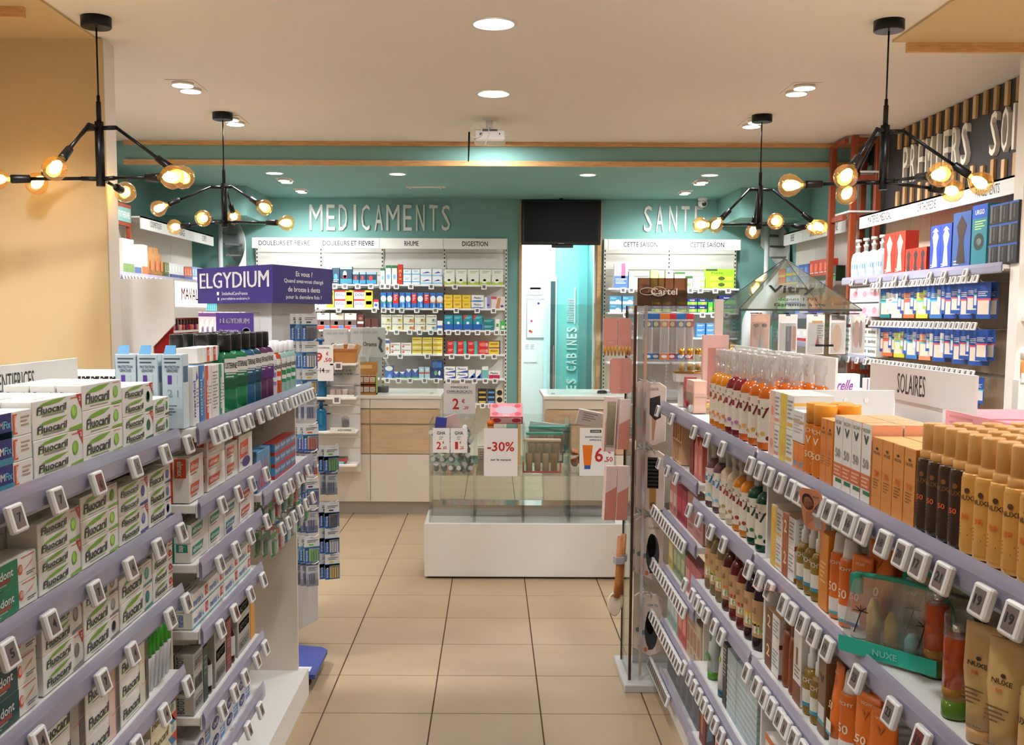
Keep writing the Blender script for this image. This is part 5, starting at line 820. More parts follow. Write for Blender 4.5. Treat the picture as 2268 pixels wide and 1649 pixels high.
for k, (x, z) in enumerate([(.515, 1.635), (.578, 1.635), (.565, 1.46)]):
    w, h = (.06, .125) if k < 2 else (.095, .155); m = MB(); m.prism([(.1 * w, 0), (.9 * w, 0), (w, .06 * h), (w, .94 * h), (.92 * w, h), (.08 * w, h), (0, .94 * h), (0, .06 * h)], (-w / 2, 0, -h), X1, Z1, -.014, PK1); m.text('CARTEL', 0, -h * .86, w * .3, .005, (0, -.0005, 0), X1, Z1, K(240, 210, 200))
    if k < 2:
        for q in range(4): m.loft([(-h - .04, .003, .003), (-h, .010, .010)], K(206, 146, 60), 6, cx=-.022 + .015 * q, cy=.007)
    o = m.build('bath_glove_pack', None, (x, 4.53, z), .0 + .06 * k); tag(o, 'dusty pink flat pack on the left of the brush stand, %s' % ('upper left', 'upper right', 'lower large')[k], 'pack')
for k, (x, z, h) in enumerate([(.525, 1.29, .24), (.585, 1.28, .22), (.53, .985, .24), (.583, .985, .24)]):
    m = MB(); w = .05; m.box(-w / 2, w / 2, 0, .035, -h, 0, K(240, 214, 204)); prints(m, [('p', [(0, 0), (1, 0), (1, .62), (0, .5)], (216, 140, 124))] if k != 0 else [('r', .1, .08, .9, .92, (176, 166, 140)), ('r', .16, .12, .84, .88, (214, 196, 160)), ('p', [(0, 0), (.1, 0), (.1, .6), (0, .5)], (216, 140, 124))], w, h, lambda a, z_, l: (a - w / 2, -l, z_ - h)); prints(m, [('p', [(0, 0), (1, 0), (1, .6), (0, .6)], (216, 140, 124))], .035, h, lambda a, z_, l: (w / 2 + l, a, z_ - h)); o = m.build('skin_brush_box', None, (x, 4.51, z), .22); o.rotation_euler = (0, .04, .22); tag(o, 'white and pink slim box hanging left of the brush stand, %s' % ('upper with window', 'upper narrow', 'lower left', 'lower right')[k], 'box')
wb = MB(); wb.tube([(0, 0, 0), (0, 0, -.2), (0, 0, -.27)], [.012, .012, .016], mat('brush_wood', (190, 120, 60), .45, noise=.15, scale=20, stretch=(1, 1, 8)), 10); wbm = wb.mesh('bath_brush')
hd = MB(); hd.loft([(-.008, .030, .048), (.004, .032, .052), (.008, .028, .048)], K(226, 206, 180), 18); hdm = hd.mesh('brush_head'); br = MB(); br.loft([(-.024, .024, .042), (-.009, .028, .046)], mat('bristle', (206, 170, 116), .8, noise=.3, scale=120), 18); brm = br.mesh('bristles')
for k, (x, y, rz) in enumerate([(.565, 4.47, .3), (.588, 4.52, -.2)]):
    o = put('bath_brush', wbm, None, (x, y, .68)); o.rotation_euler = (0, .05, rz); tag(o, 'wooden handled bath brush hanging at the foot of the brush stand, %s' % ('front', 'rear'), 'brush') if False else tag(o, 'wooden handled bath brush hanging low on the brush stand, %s of two' % ('front', 'rear')[k], 'brush')
    h1 = put('brush_head', hdm, o, (-.012, -.004, -.30)); h1.rotation_euler = (math.pi / 2 - .2, 0, 0); h2 = put('bristles', brm, o, (-.012, -.008, -.30)); h2.rotation_euler = (math.pi / 2 - .2 , math.pi, 0)
    s = MB(); s.box(-.02, .02, -.016, .016, -.12, -.09, GREY); s.build('holder', o)
# ---------------------------------------------------------------- pyramid topped stand
e = empty('pyramid_stand', (1.555, 5.55, 0)); tag(e, 'clear stand with glass pyramid top and black script lettering', 'display stand')
w2 = .31; GP = glassy('pyramid_glass', (.84, .92, .9), .5, .04, .05, (120, 150, 146))
m = MB(); m.add([(-w2, -w2, 1.68), (w2, -w2, 1.68), (w2, w2, 1.68), (-w2, w2, 1.68), (0, 0, 1.95)], [(0, 1, 4), (1, 2, 4), (2, 3, 4), (3, 0, 4)], GP)
for a in [(-w2, -w2), (w2, -w2), (w2, w2), (-w2, w2)]: m.tube([(a[0], a[1], 1.68), (0, 0, 1.95)], .002, K(50, 60, 58), 5)
m.box(-w2, w2, -w2, -w2 + .006, 1.672, 1.682, K(50, 60, 58)); py = m.build('pyramid', e)
m = MB(); Vv = Vector((0, w2, .27)).normalized(); O = Vector((0, -w2 - .002, 1.68)); m.text('Vitry', -.02, .15, .24, .075, O, X1, Vv, INK, True, .002, .25); m.text('depuis 1795', 0, .075, .2, .03, O, X1, Vv, INK, False, .002, .2); m.text('Garantie à vie', 0, .035, .26, .025, O, X1, Vv, INK, True, .002, .2); m.build('lettering', py)
m = MB()
for sx in (-.28, .0, .28): m.box(sx - .004, sx + .004, -.2, .2, .3, 1.68, glassy('clear_edge', (.75, .8, .8), .3, .04, .1, (120, 130, 130)))
m.build('panel', e); m = MB(); m.loft([(0, .25, .25), (.03, .25, .25), (.05, .06, .06), (.3, .05, .05)], STEEL, 24); m.build('base', e)
vp = [[('r', 0, 0, 1, 1, (206, 160, 140)), ('e', .5, .55, .4, .5, (214, 170, 146)), ('e', .3, .72, .14, .05, (60, 40, 40)), ('e', .72, .72, .14, .05, (60, 40, 40)), ('p', [(.42, .05), (.58, .05), (.54, .6)], (120, 190, 200))], [('r', .4, .05, .7, .7, (40, 40, 70)), ('r', .5, .3, .58, .8, (190, 196, 200)), ('r', .75, .1, .95, .7, (206, 130, 110))], [('p', [(.5, .2), (.75, .2), (.65, .5)], (170, 40, 50)), ('r', .3, .78, .9, .84, (190, 140, 70)), ('l', .6, .7, .95, 6, .06, (120, 110, 100))], [('e', .45, .4, .3, .36, (206, 160, 120)), ('r', .1, .86, .9, .98, (110, 100, 100))], [('e', .4, .5, .22, .36, (190, 120, 110)), ('e', .7, .5, .12, .36, (110, 80, 80))]]
for k, (x, y) in enumerate([(-.20, -.30), (-.06, -.30), (.08, -.30), (.20, -.28), (.33, -.2)]):
    kd = blister(.095, .2, (222, 214, 208), vp[k], (.08, .04, .92, .8), name='manicure_pack'); spawn(kd, (1.555 + x, 5.55 + y, 1.655), .15 * k - .2, 'hanging manicure tool pack under the glass pyramid, %s from left' % nth(k), 'tool pack', 'tool packs under the pyramid')
    m = MB(); m.tube([(x, y - .01, 1.66), (x, y + .2, 1.66)], .003, BLACK, 5); m.build('display_hook', e)
for z in (1.5, 1.42): m = MB(); m.tube([(.07, -.34, z), (.16, -.34, z)], .006, BLACK, 6); m.build('display_hook', e)
# ================================================================== COUNTERS
LAM = mat('counter_laminate', (226, 218, 206), .4, noise=.015, scale=3); OAKP = mat('counter_oak', (204, 176, 142), .5, noise=.1, scale=4, stretch=(1.5, 10, 14))
def counter(x0, x1, joint, label):
    e = empty('service_counter', (0, 0, 0)); tag(e, label, 'counter'); Y0, Y2 = 8.43, 9.2
    m = MB(); m.box(x0 + .02, x1 - .02, Y0 + .02, Y2, .1, .955, LAM); m.build('carcass', e); m = MB(); m.box(x0 + .03, x1 - .03, Y0 + .05, Y2, 0, .1, mat('plinth_grey', (180, 174, 168), .3, .3)); m.build('plinth', e)
    m = MB(); m.bev(x0 - .01, x1 + .01, Y0 - .01, Y2 + .02, .955, .985, mat('worktop_white', (238, 236, 228), .25), .003); m.build('worktop', e)
    xs = [x0] + joint + [x1]
    for a, b in zip(xs[:-1], xs[1:]):
        for (z0, z1, mt) in [(.105, .497, LAM), (.503, .738, OAKP), (.752, .868, OAKP), (.876, .952, LAM)]: m = MB(); m.bev(a + .002, b - .002, Y0, Y0 + .02, z0, z1, mt, .002); m.build('front_panel', e)
    return e
counter(-2.2, -.425, [-1.0], 'white and oak service counter on the left with a glass screen'); counter(.43, 1.75, [1.2], 'white and oak service counter on the right before the doorway')
for k, (x0, x1, z1) in enumerate([(-1.08, -.46, 1.7), (.455, 1.12, 1.73)]):
    m = MB(); m.box(x0, x1, 8.62, 8.626, .986, z1, GLASS); o = m.build('glass_screen'); tag(o, 'clear protective screen standing on the %s counter' % ('left', 'right')[k], 'screen')
    q = MB()
    for x in (x0 + .04, x1 - .06): q.box(x, x + .03, 8.6, 8.65, .9855, .992, CHROME)
    q.build('foot', o)
# slat wall beside the left counter with little shelves
e = empty('slatwall_unit', (0, 0, 0)); tag(e, 'white slatted panel with small shelves fixed to the left counter', 'shelving')
m = MB(); m.box(-1.62, -1.075, 8.385, 8.412, .36, 1.3, SHELFW); sp = m.build('panel', e)
for z in (.55, .64, .83, .9, 1.06, 1.15): q = MB(); q.box(-1.62, -1.075, 8.3835, 8.3845, z, z + .012, CHROME); q.build('slat_groove', sp)
for z in (1.255, .985, .712, .445): m = MB(); m.bev(-1.62 if z < 1.2 else -1.29, -1.08, 8.19, 8.384, z - .018, z, SHELFW, .003); m.build('shelf', e)
for x, z in [(-1.22, 1.235), (-1.235, .965)]: m = MB(); m.box(x - .03, x + .03, 8.183, 8.189, z - .03, z + .03, TAGW); m.rect(.012, .012, .048, .048, (x - .03, 8.183, z - .03), X1, Z1, SCR); m.build('price_tag', e)
bluepump = bottle([(0, .95), (.02, 1), (.62, 1), (.7, .8), (.74, .4)], .042, .24, (16, 104, 150), [(.74, .35), (.82, .35), (.83, .5), (.86, .5), (.865, .3), (.95, .3), (.955, .75), (1, .7)], (.2, .6), [('l', .2, .8, .8, 4, .12, (120, 190, 220))], 2.6, .028, K(20, 90, 150, .3), 'pump_bottle', 16, 1.6, .1, (24, 116, 164))
for z, nm in [(.987, 'upper'), (.714, 'lower')]:
    for k, x in enumerate((-1.465, -1.372)): spawn(bluepump if z < .9 else bottle([(0, .95), (.02, 1), (.72, 1), (.78, .8), (.8, .4)], .045, .46, (16, 104, 150), [(.8, .35), (.86, .35), (.865, .5), (.89, .5), (.895, .3), (.95, .3), (.955, .7), (1, .66)], (.2, .5), [('l', .2, .8, .8, 4, .1, (120, 190, 220))], 2.6, .03, K(20, 90, 150, .3), 'pump_bottle', 16, 1.6, .1, (24, 116, 164)), (x, 8.24, z), 0, 'blue pump bottle on the slatted panel, %s shelf, %s' % (nm, ('left', 'right')[k]), 'bottle', 'blue pump bottles')
sheet((-1.345, 8.19, 1.115), .17, .285, [('t', 'BIODERMA', .5, .92, .7, .05, (150, 150, 156)), ('t', '9', .34, .66, .3, .26, RD), ('t', '€', .72, .76, .12, .1, RD), ('t', ',50', .74, .58, .36, .13, RD), ('t', '14', .48, .3, .2, .14, INKC), ('t', ',20', .72, .26, .16, .07, INKC), ('r', .22, .29, .86, .3, INKC)], 'white price card reading nine fifty before the blue pump bottles')
m = MB(); m.prism([(0, 0), (.19, 0), (.205, .11), (-.015, .11)], (-1.285, 8.36, 1.2565), X1, Z1, .14, mat('kraft_box', (186, 124, 66), .7, noise=.08, scale=20)); o = m.build('kraft_basket'); tag(o, 'brown kraft tray of small sample packs on the slatted panel', 'tray')
m = MB(); m.prism([(-.01, .09), (.2, .09), (.207, .112), (-.017, .112)], (-1.285, 8.362, 1.2565), X1, Z1, .144, mat('kraft_box_rim', (166, 106, 54), .7)); m.build('rim', o)
for k in range(5): q = MB(); q.box(-.03, .03, -.01, .01, 0, .09, K(*[(236, 226, 214), (226, 240, 244), (190, 130, 70), (240, 236, 230), (206, 170, 120)][k])); t = q.build('sample_pack', None, (-1.25 + .036 * k, 8.28 + .02 * (k % 3), 1.315)); t.rotation_euler = (.2, .15 * (k - 2), .2 * k); tag(t, 'small sample pack sticking out of the kraft tray, %s from left' % nth(k), 'pack')
e2 = empty('acrylic_tray', (-1.2, 8.22, .987)); tag(e2, 'clear acrylic tray of goat milk soaps with lettered lid', 'tray'); m = MB(); m.box(-.12, .1, 0, .004, 0, .06, CLEAR); m.box(-.12, -.116, .004, .16, 0, .1, CLEAR); m.box(.096, .1, .004, .16, 0, .1, CLEAR); m.box(-.12, .1, 0, .16, 0, .004, CLEAR); m.box(-.12, .1, -.001, 0, .0, .016, K(236, 230, 222)); m.build('tray', e2); m = MB(); m.prism([(0, 0), (.22, 0), (.22, .15), (0, .15)], (-.12, .05, .1), X1, (0, .5, .86), .003, FILM); m.text('LAIT DE', .0, .12, .13, .018, (0, .05, .1), X1, (0, .5, .86), INK, True, .001); m.text('CHEVRE', .0, .09, .15, .02, (0, .05, .1), X1, (0, .5, .86), INK, True, .001); m.build('lid', e2)
for k in range(4): t = put('soap_bar', MB().bev(-.02, .02, -.03, .03, 0, .05, K(*[(236, 206, 196), (226, 190, 180), (240, 226, 214), (206, 176, 160)][k]), .004).mesh('soap_bar'), None, (-1.28 + .05 * k, 8.29, .992)); tag(t, 'wrapped soap bar in the clear tray, %s from left' % nth(k), 'soap')
m = MB(); m.loft([(-.005, .01, .01), (.01, .026, .02), (.05, .03, .022), (.075, .024, .018), (.085, .008, .008)], K(54, 48, 48), 14); o = m.build('hair_brush', None, (-1.185, 8.32, .717)); tag(o, 'dark oval brush in clear wrap on the slatted panel', 'brush'); m = MB(); m.loft([(-.003, .03, .024), (.09, .034, .026), (.105, .018, .01)], FILM, 12); m.build('wrap', o)
m = MB(); m.box(-1.29, -1.09, 8.185, 8.188, .70, .745, K(238, 232, 222)); o = m.build('shelf_talker'); tag(o, 'white shelf strip with dark wording below the dark brush', 'sign'); q = MB(); q.text('ACETAMINE', -1.175, .724, .11, .014, (0, 8.1846, 0), X1, Z1, K(40, 70, 110)); q.build('lettering', o)
for k in range(2): t = carton(.26, .02, .14, [(150, 190, 190), (190, 70, 60)][k], top=[(120, 180, 190), (70, 60, 60)][k], name='magazine'); spawn(t, (-1.32 + .03 * k, 8.22, .446 + .021 * k), .1 * k, 'stacked magazine on the lowest slatted panel shelf, %s' % ('under', 'upper')[k], 'magazine')
# counter top things
kb = MB(); kb.box(-1.115, -.95, 8.46, 8.56, .986, 1.00, K(176, 124, 66)); kb.box(-1.115, -.95, 8.55, 8.56, .986, 1.25, K(176, 124, 66)); kb.box(-1.115, -1.11, 8.46, 8.55, .986, 1.16, K(150, 170, 70)); kb.box(-.955, -.95, 8.46, 8.55, .986, 1.16, K(150, 170, 70)); kb.box(-1.11, -.955, 8.46, 8.55, 1.075, 1.08, K(160, 110, 60)); kb.rect(.02, .21, .12, .24, (-1.115, 8.55, .986), X1, Z1, K(210, 170, 110)); o = kb.build('kraft_display'); tag(o, 'brown cardboard counter display of small white boxes', 'display box')
for k in range(6): t = carton(.043, .062, .05, (222, 206, 186), [('r', 0, .78, 1, 1, (150, 70, 30)), ('r', 0, 0, 1, .14, (190, 120, 50)), ('l', .2, .55, .8, 3, .12, (150, 140, 130))]); spawn(t, (-1.083 + .05 * (k % 3), 8.475, 1.001 + .080 * (k // 3)), 0, 'small white box in the brown counter display, %s row, %s' % (('lower', 'upper')[k // 3], nth(k % 3)), 'box', 'small boxes in the brown display')
for k, (x0, x1, z0, z1) in enumerate([(-1.47, -1.25, 1.26, 1.52), (-1.235, -.93, 1.27, 1.53)]):
    e3 = empty('monitor', ((x0 + x1) / 2, 8.98, .986)); tag(e3, 'grey rear of a checkout monitor, %s of two behind the left counter' % ('left', 'right')[k], 'monitor')
    w = x1 - x0; m = MB(); m.bev(-w / 2, w / 2, 0, .03, z0 - .986, z1 - .986, mat('monitor_grey', (196, 192, 188), .45), .008); m.build('housing', e3); m = MB()
    for q in range(4): m.rect(-w / 2 + .03 + q * .055, z1 - 1.04, -w / 2 + .075 + q * .055, z1 - 1.02, (0, -.001, 0), X1, Z1, GREY)
    for q in range(0): m.box(-w / 2 + .03 + q * .055, -w / 2 + .075 + q * .055, -.002, 0, z1 - 1.04, z1 - 1.02, GREY)
    m.build('vent', e3); m = MB(); m.text('Orama', 0.02, z1 - 1.13, .12, .036, (0, -.001, 0), X1, Z1, INK, True); m.build('lettering', e3); m = MB(); m.tube([(0, .015, z0 - .98), (0, .015, .02)], .02, GREY, 10); m.loft([(0, .1, .08), (.015, .1, .08)], GREY, 16, cy=.015); m.build('stand', e3)
m = MB(); m.tube([(-.985, 8.95, 1.44), (-.96, 8.93, 1.42), (-.97, 8.92, 1.36), (-.95, 8.93, 1.32)], .012, BLACK, 8); o = m.build('phone_handset'); tag(o, 'black curved handset hung on the right checkout monitor', 'handset')
m = MB(); m.loft([(0, .045, .03), (.02, .04, .026), (.028, .02, .014)], BLACK, 16); o = m.build('computer_mouse', None, (.93, 8.72, .986)); tag(o, 'black computer mouse on the right counter', 'mouse'); q = MB(); q.tube([(.03, .02, .01), (.1, .05, .006), (.2, .03, .006)], .003, BLACK, 6); q.build('cable', o)
m = MB(); m.bev(-.05, .05, -.04, .04, 0, .05, K(60, 60, 64), .006); m.box(-.03, .03, -.041, -.04, .01, .04, K(30, 30, 34)); o = m.build('card_terminal', None, (-.93, 8.75, .986)); tag(o, 'small dark card terminal on the left counter by the screen', 'terminal')
# ================================================================== BACK WALL UNITS
CH_W = mat('wall_unit_white', (240, 236, 226), .45)
def lettering(txt, xs, y, z0, z1, wl, label, mt):
    e = empty('wall_lettering', (0, 0, 0)); tag(e, label, 'lettering')
    for c, x in zip(txt, xs): m = MB(); m.text(c, x, (z0 + z1) / 2, wl * {'I': .26, 'M': 1.35}.get(c, .86), z1 - z0, (0, y, 0), X1, Z1, mt, False, .0, 0, .025); m.build('letter', e)
    return e
LET = mat('letter_white', (232, 230, 220), .5)
pxl = lambda px, Y: (px - 1090) / 2290 * Y
lettering('MEDICAMENTS', [pxl(p_, 11.28) for p_ in (703, 735, 762, 788, 811, 840, 871, 903, 931, 960, 987)], 11.3, 2.54, 2.815, .105, 'tall white raised letters spelling MEDICAMENTS on the teal wall', LET)
lettering('SANTE', [pxl(p_, 11.28) for p_ in (1429, 1455, 1484, 1511, 1540)], 11.3, 2.54, 2.815, .10, 'tall white raised letters spelling SANTE on the teal wall', LET)
ZF = lambda py: 1.65 + (695 - py) / 2290 * 11.0
def wall_unit(name_label, edges, heads, shelves):
    e = empty('wall_shelving', (0, 0, 0)); tag(e, name_label, 'shelving'); X = [pxl(p_, 11.05) for p_ in edges]
    m = MB(); m.box(X[0], X[-1], 11.27, 11.299, .1, 2.46, CH_W); m.build('back_panel', e)
    for z in (2.30, 2.13, 2.06): m = MB(); m.box(X[0], X[-1], 11.262, 11.27, z, z + .008, mat('groove', (190, 184, 172), .6)); m.build('panel_joint', e)
    for x in X:
        m = MB(); m.box(x - .012, x + .012, 11.25, 11.27, .1, 2.46, CH_W)
        for q in range(42): m.box(x - .006, x + .006, 11.2485, 11.25, .6 + q * .042, .62 + q * .042, INK)
        m.build('slotted_post', e)
    for (a, b, t) in zip(X[:-1], X[1:], heads):
        m = MB(); m.bev(a + .004, b - .004, 11.0, 11.02, 2.33, 2.44, CH_W, .003); hb = m.build('header', e); m = MB(); m.text(t, (a + b) / 2, 2.385, .06 * len(t) * .5, .052, (0, 11.0, 0), X1, Z1, INK, True); m.build('lettering', hb)
    for k, (b0, b1, zs, tags_) in enumerate(shelves):
        a, b = X[b0] + .01, X[b1] - .01
        for z, T in zip(zs, tags_):
            m = MB(); m.bev(a, b, 11.0, 11.25, z - .02, z, SHELFW, .003); s_ = m.build('shelf', e)
            for px in T: x = pxl(px, 11.0); q = MB(); q.box(x - .028, x + .028, 10.988, 10.999, z - .05, z + .005, TAGW); q.rect(.012, .012, .044, .043, (x - .028, 10.988, z - .05), X1, Z1, mat('tag_dark', (110, 100, 96), .4)); q.build('price_tag', s_)
    return e
SZ = [ZF(631), ZF(683), ZF(731), ZF(784), ZF(838), ZF(893)]
t2 = [[742, 765, 793, 822], [678, 751, 829], [], [], [], []]; t3 = [[847, 859, 878, 910, 955], [850, 869, 890, 923, 964], [853, 878, 907, 929, 954, 974], [854, 886, 946], [857, 882, 908, 940, 966], []]; t4 = [[1007, 1071], [1010, 1056, 1092], [993, 1013, 1035, 1057, 1079, 1099, 1112], [1000, 1034, 1069, 1094], [993, 1024, 1051, 1075, 1096], [1049, 1069, 1087, 1104]]
MU = wall_unit('white wall shelving of medicine cartons under MEDICAMENTS', [563, 706, 843, 982, 1120], ['DOULEURS ET FIEVRE', 'DOULEURS ET FIEVRE', 'RHUME', 'DIGESTION'], [(0, 1, SZ[1:3], [[], []]), (1, 2, SZ[:5], t2), (2, 3, SZ[:6], t3), (3, 4, SZ[:6], t4)])
SU = wall_unit('white wall shelving of seasonal remedies under SANTE', [1341, 1484, 1632], ['CETTE SAISON', 'CETTE SAISON'], [(0, 1, [ZF(637), ZF(690), ZF(745), ZF(800)], [[1377, 1395, 1428, 1448, 1465], [1384], [], []]), (1, 2, [ZF(637), ZF(690), ZF(745), ZF(800)], [[1525, 1547, 1580, 1608], [1553, 1577, 1606], [], []])])
def med(base, P, h, d=.09): return lambda w: carton(w, h, d, base, P, name='medicine_carton')
def meds(place, z, L, Y=11.02):
    cnt = {}
    for it in L:
        desc, p0, p1, stk, h, base, P = it; x0, x1 = pxl(p0, Y), pxl(p1, Y); kd = med(base, P, h)(x1 - x0 - .004)
        cnt[desc] = cnt.get(desc, 0) + 1
        tot = sum(1 for q in L if q[0] == desc)
        for q in range(stk):
            L_ = desc + (', %s from left' % nth(cnt[desc] - 1) if tot > 1 else '') + (', %s up' % nth(q) if stk > 1 else '') + ', ' + place
            spawn(kd, ((x0 + x1) / 2, Y, z + q * (h + .0008)), 0, L_, 'carton', 'medicine cartons on the back wall')
bk = lambda *c: [('r', 0, .5, 1, 1, c[0]), ('e', .45, .45, .3, .2, c[1]), ('l', .1, .25, .9, 2, .1, WHT)]
p = 'medicine %s shelf'
TQD, TQL = (24, 60, 80), (70, 140, 170)
meds(p % 'top', SZ[0], [('dark teal pain carton', 720, 737, 1, .17, TQD, bk((150, 190, 210), TQL)), ('dark teal pain carton', 738, 753, 1, .17, TQD, bk((40, 70, 90), TQL)), ('tall dark teal carton with red figure', 754, 781, 1, .185, TQD, [('r', 0, .85, 1, 1, (150, 190, 206)), ('e', .4, .55, .16, .22, (200, 210, 216)), ('e', .4, .42, .2, .1, (190, 50, 60)), ('r', 0, .05, 1, .3, (50, 130, 150))])] + [('small dark teal carton', a, b, 1, .13, TQD, [('r', 0, .8, 1, 1, (150, 180, 196)), ('e', .45, .5, .2, .2, (206, 60, 60)), ('r', 0, .05, 1, .35, (60, 140, 180))]) for a, b in ((782, 796), (797, 811), (812, 834))]
  + [('slim green topped carton', a, b, 1, h, WH, [('r', 0, .85, 1, 1, (40, 120, 60)), ('e', .5, .4, .3, .14, (130, 190, 226))]) for a, b, h in ((843, 853, .17), (854, 867, .2), (868, 880, .2))] + [('red twin offer strip carton', 881, 892, 1, .21, (206, 40, 34), [('t', '1+2', .5, .5, .5, .5, (250, 220, 90), math.pi / 2)])] + [('white and sky carton', a, b, 2, .078, (236, 242, 246), [('r', 0, .3, 1, .45, (110, 190, 230)), ('l', .2, .8, .8, 2, .14, (120, 170, 210))]) for a, b in ((893, 911), (912, 930))] + [('white and blue nasal carton', a, b, 2, .082, (240, 244, 246), [('p', [(.1, .4), (.9, .5), (.6, .66)], (40, 80, 170)), ('r', 0, .1, 1, .25, (130, 200, 236))]) for a, b in ((931, 956), (957, 979))]
  + [('white carton with lime swirl', a, b, 1, .16, (242, 244, 232), [('r', 0, 0, 1, .2, (190, 206, 60)), ('e', .42, .32, .3, .24, (242, 244, 226)), ('e', .45, .3, .14, .07, (120, 170, 50) if k < 2 else (190, 50, 40)), ('l', .2, .85, .9, 2, .08, (150, 190, 120))]) for k, (a, b) in enumerate(((983, 1007), (1009, 1033), (1035, 1060), (1061, 1086), (1088, 1113)))])
YL = (244, 206, 60)
meds(p % 'second', SZ[1], [('white and yellow lozenge carton', a, b, 2, .092, WH, [('r', 0, .8, .58, 1, (206, 50, 44)), ('t', 'DOLI', .3, .5, .44, .3, (70, 80, 160)), ('r', .58, 0, 1, 1, YL), ('r', .64, .4, .94, .8, (226, 120, 30))]) for a, b in ((700, 741), (742, 783), (784, 826))] + [('small white red carton', 827, 839, 1, .09, WH, [('r', 0, .7, 1, 1, (206, 50, 60)), ('r', .2, .2, .8, .5, (70, 90, 170))])]
  + [('blue and white cold syrup carton', a, b, 1, .165, (44, 110, 190), [('e', .5, .6, .5, .2, WH), ('r', 0, .35, 1, .5, (60, 150, 80) if k < 2 else (226, 150, 60) if k > 5 else (120, 190, 230)), ('p', [(.5, .05), (.9, .1), (.6, .4)], (150, 200, 240))] if k not in (2, 4, 5) else [('r', 0, .3, 1, .9, (206, 40, 40)), ('l', .2, .8, .8, 4, .1, WHT)]) for k, (a, b) in enumerate(((843, 856), (857, 869), (870, 883), (885, 897), (911, 923), (938, 951), (952, 965), (966, 981)))] + [('blue and white flu carton', a, b, 1, .165, (50, 120, 196), [('e', .5, .6, .5, .2, WH), ('p', [(.5, .05), (.9, .1), (.6, .4)], (150, 200, 240))]) for a, b in ((898, 910), (924, 937))]
  + [('yellow digestive carton', a, b, 2, .07, YL, [('t', 'GAV', .5, .6, .6, .3, (150, 110, 30)), ('r', 0, 0, 1, .2, (230, 180, 40))]) for a, b in ((983, 1002), (1003, 1022), (1023, 1042))] + [('white and blue digestive carton', 1043, 1071, 2, .07, WH, [('t', 'Maalox', .5, .6, .6, .3, (40, 70, 150)), ('e', .5, .1, .5, .14, (70, 130, 200))]), ('violet edged carton', 1072, 1086, 1, .12, (230, 226, 230), [('r', .4, 0, 1, 1, (160, 150, 190)), ('e', .6, .3, .2, .1, (50, 60, 140))]), ('purple figure carton', 1087, 1117, 1, .125, (230, 214, 206), [('p', [(.3, 0), (.6, 0), (.7, .9), (.5, .9)], (200, 140, 100)), ('e', .8, .2, .12, .1, (90, 50, 130)), ('r', 0, .8, .4, 1, (206, 60, 80))])])
meds(p % 'third', SZ[2], [('grey carton with red blue base', a, b, 1, .175, (226, 214, 196), [('r', 0, .26, 1, .6, (110, 90, 86)), ('r', 0, 0, .6, .24, (206, 60, 44)), ('r', .6, 0, 1, .24, (90, 130, 196)), ('e', .5, .94, .14, .03, (60, 50, 50)), ('r', .3, .3, .55, .5, (236, 220, 206))]) for a, b in ((676, 700), (701, 731), (732, 762), (763, 790))] + [('dark red tall carton', 791, 806, 1, .16, (96, 36, 34), [('r', 0, .4, 1, .55, (230, 220, 210)), ('e', .5, .75, .3, .1, (150, 100, 90))]), ('small dark red carton', 808, 821, 1, .12, (96, 36, 34), [('r', .2, 0, .8, .25, (230, 220, 210))]), ('small dark red carton', 822, 838, 1, .12, (96, 36, 34), [('r', .2, 0, .8, .25, (230, 220, 210))])]
  + [('white throat lozenge carton', a, b, 2, .08, (240, 234, 216), [('t', 'Strepsils', .5, .75, .86, .24, (90, 70, 40)), ('p', [(.4, 0), (1, 0), (1, .6), (.8, .3)], c), ('e', .7, .3, .14, .16, (150, 120, 70))]) for (a, b), c in zip(((844, 867), (868, 892), (893, 917), (918, 942), (943, 967)), ((214, 206, 90), (236, 200, 90), (230, 120, 40), (220, 180, 100), (150, 190, 220)))] + [('white narrow blue carton', 968, 980, 1, .1, WH, [('r', 0, .2, 1, .5, (60, 110, 190))])]
  + [('teal digestive carton', a, b, 1, .16, (22, 140, 160), [('r', 0, 0, 1, .4, (26, 90, 170)), ('e', .5, .48, .16, .09, (230, 240, 240)), ('l', .1, .85, .9, 2, .08, (150, 220, 226))] + ([('p', [(0, 1), (.4, 1), (0, .6)], (206, 60, 50))] if k > 1 else [])) for k, (a, b) in enumerate(((983, 1003), (1004, 1024), (1025, 1046), (1047, 1068)))] + [('low teal carton', 1069, 1094, 2, .06, (30, 120, 130), [('l', .1, .7, .9, 2, .2, (160, 220, 220))]), ('white green slim carton', 1096, 1106, 1, .12, WH, [('r', .2, .3, .8, .6, (60, 160, 70))]), ('green slim carton', 1107, 1119, 1, .1, (70, 180, 70), [('r', .2, .2, .8, .5, WH)])])
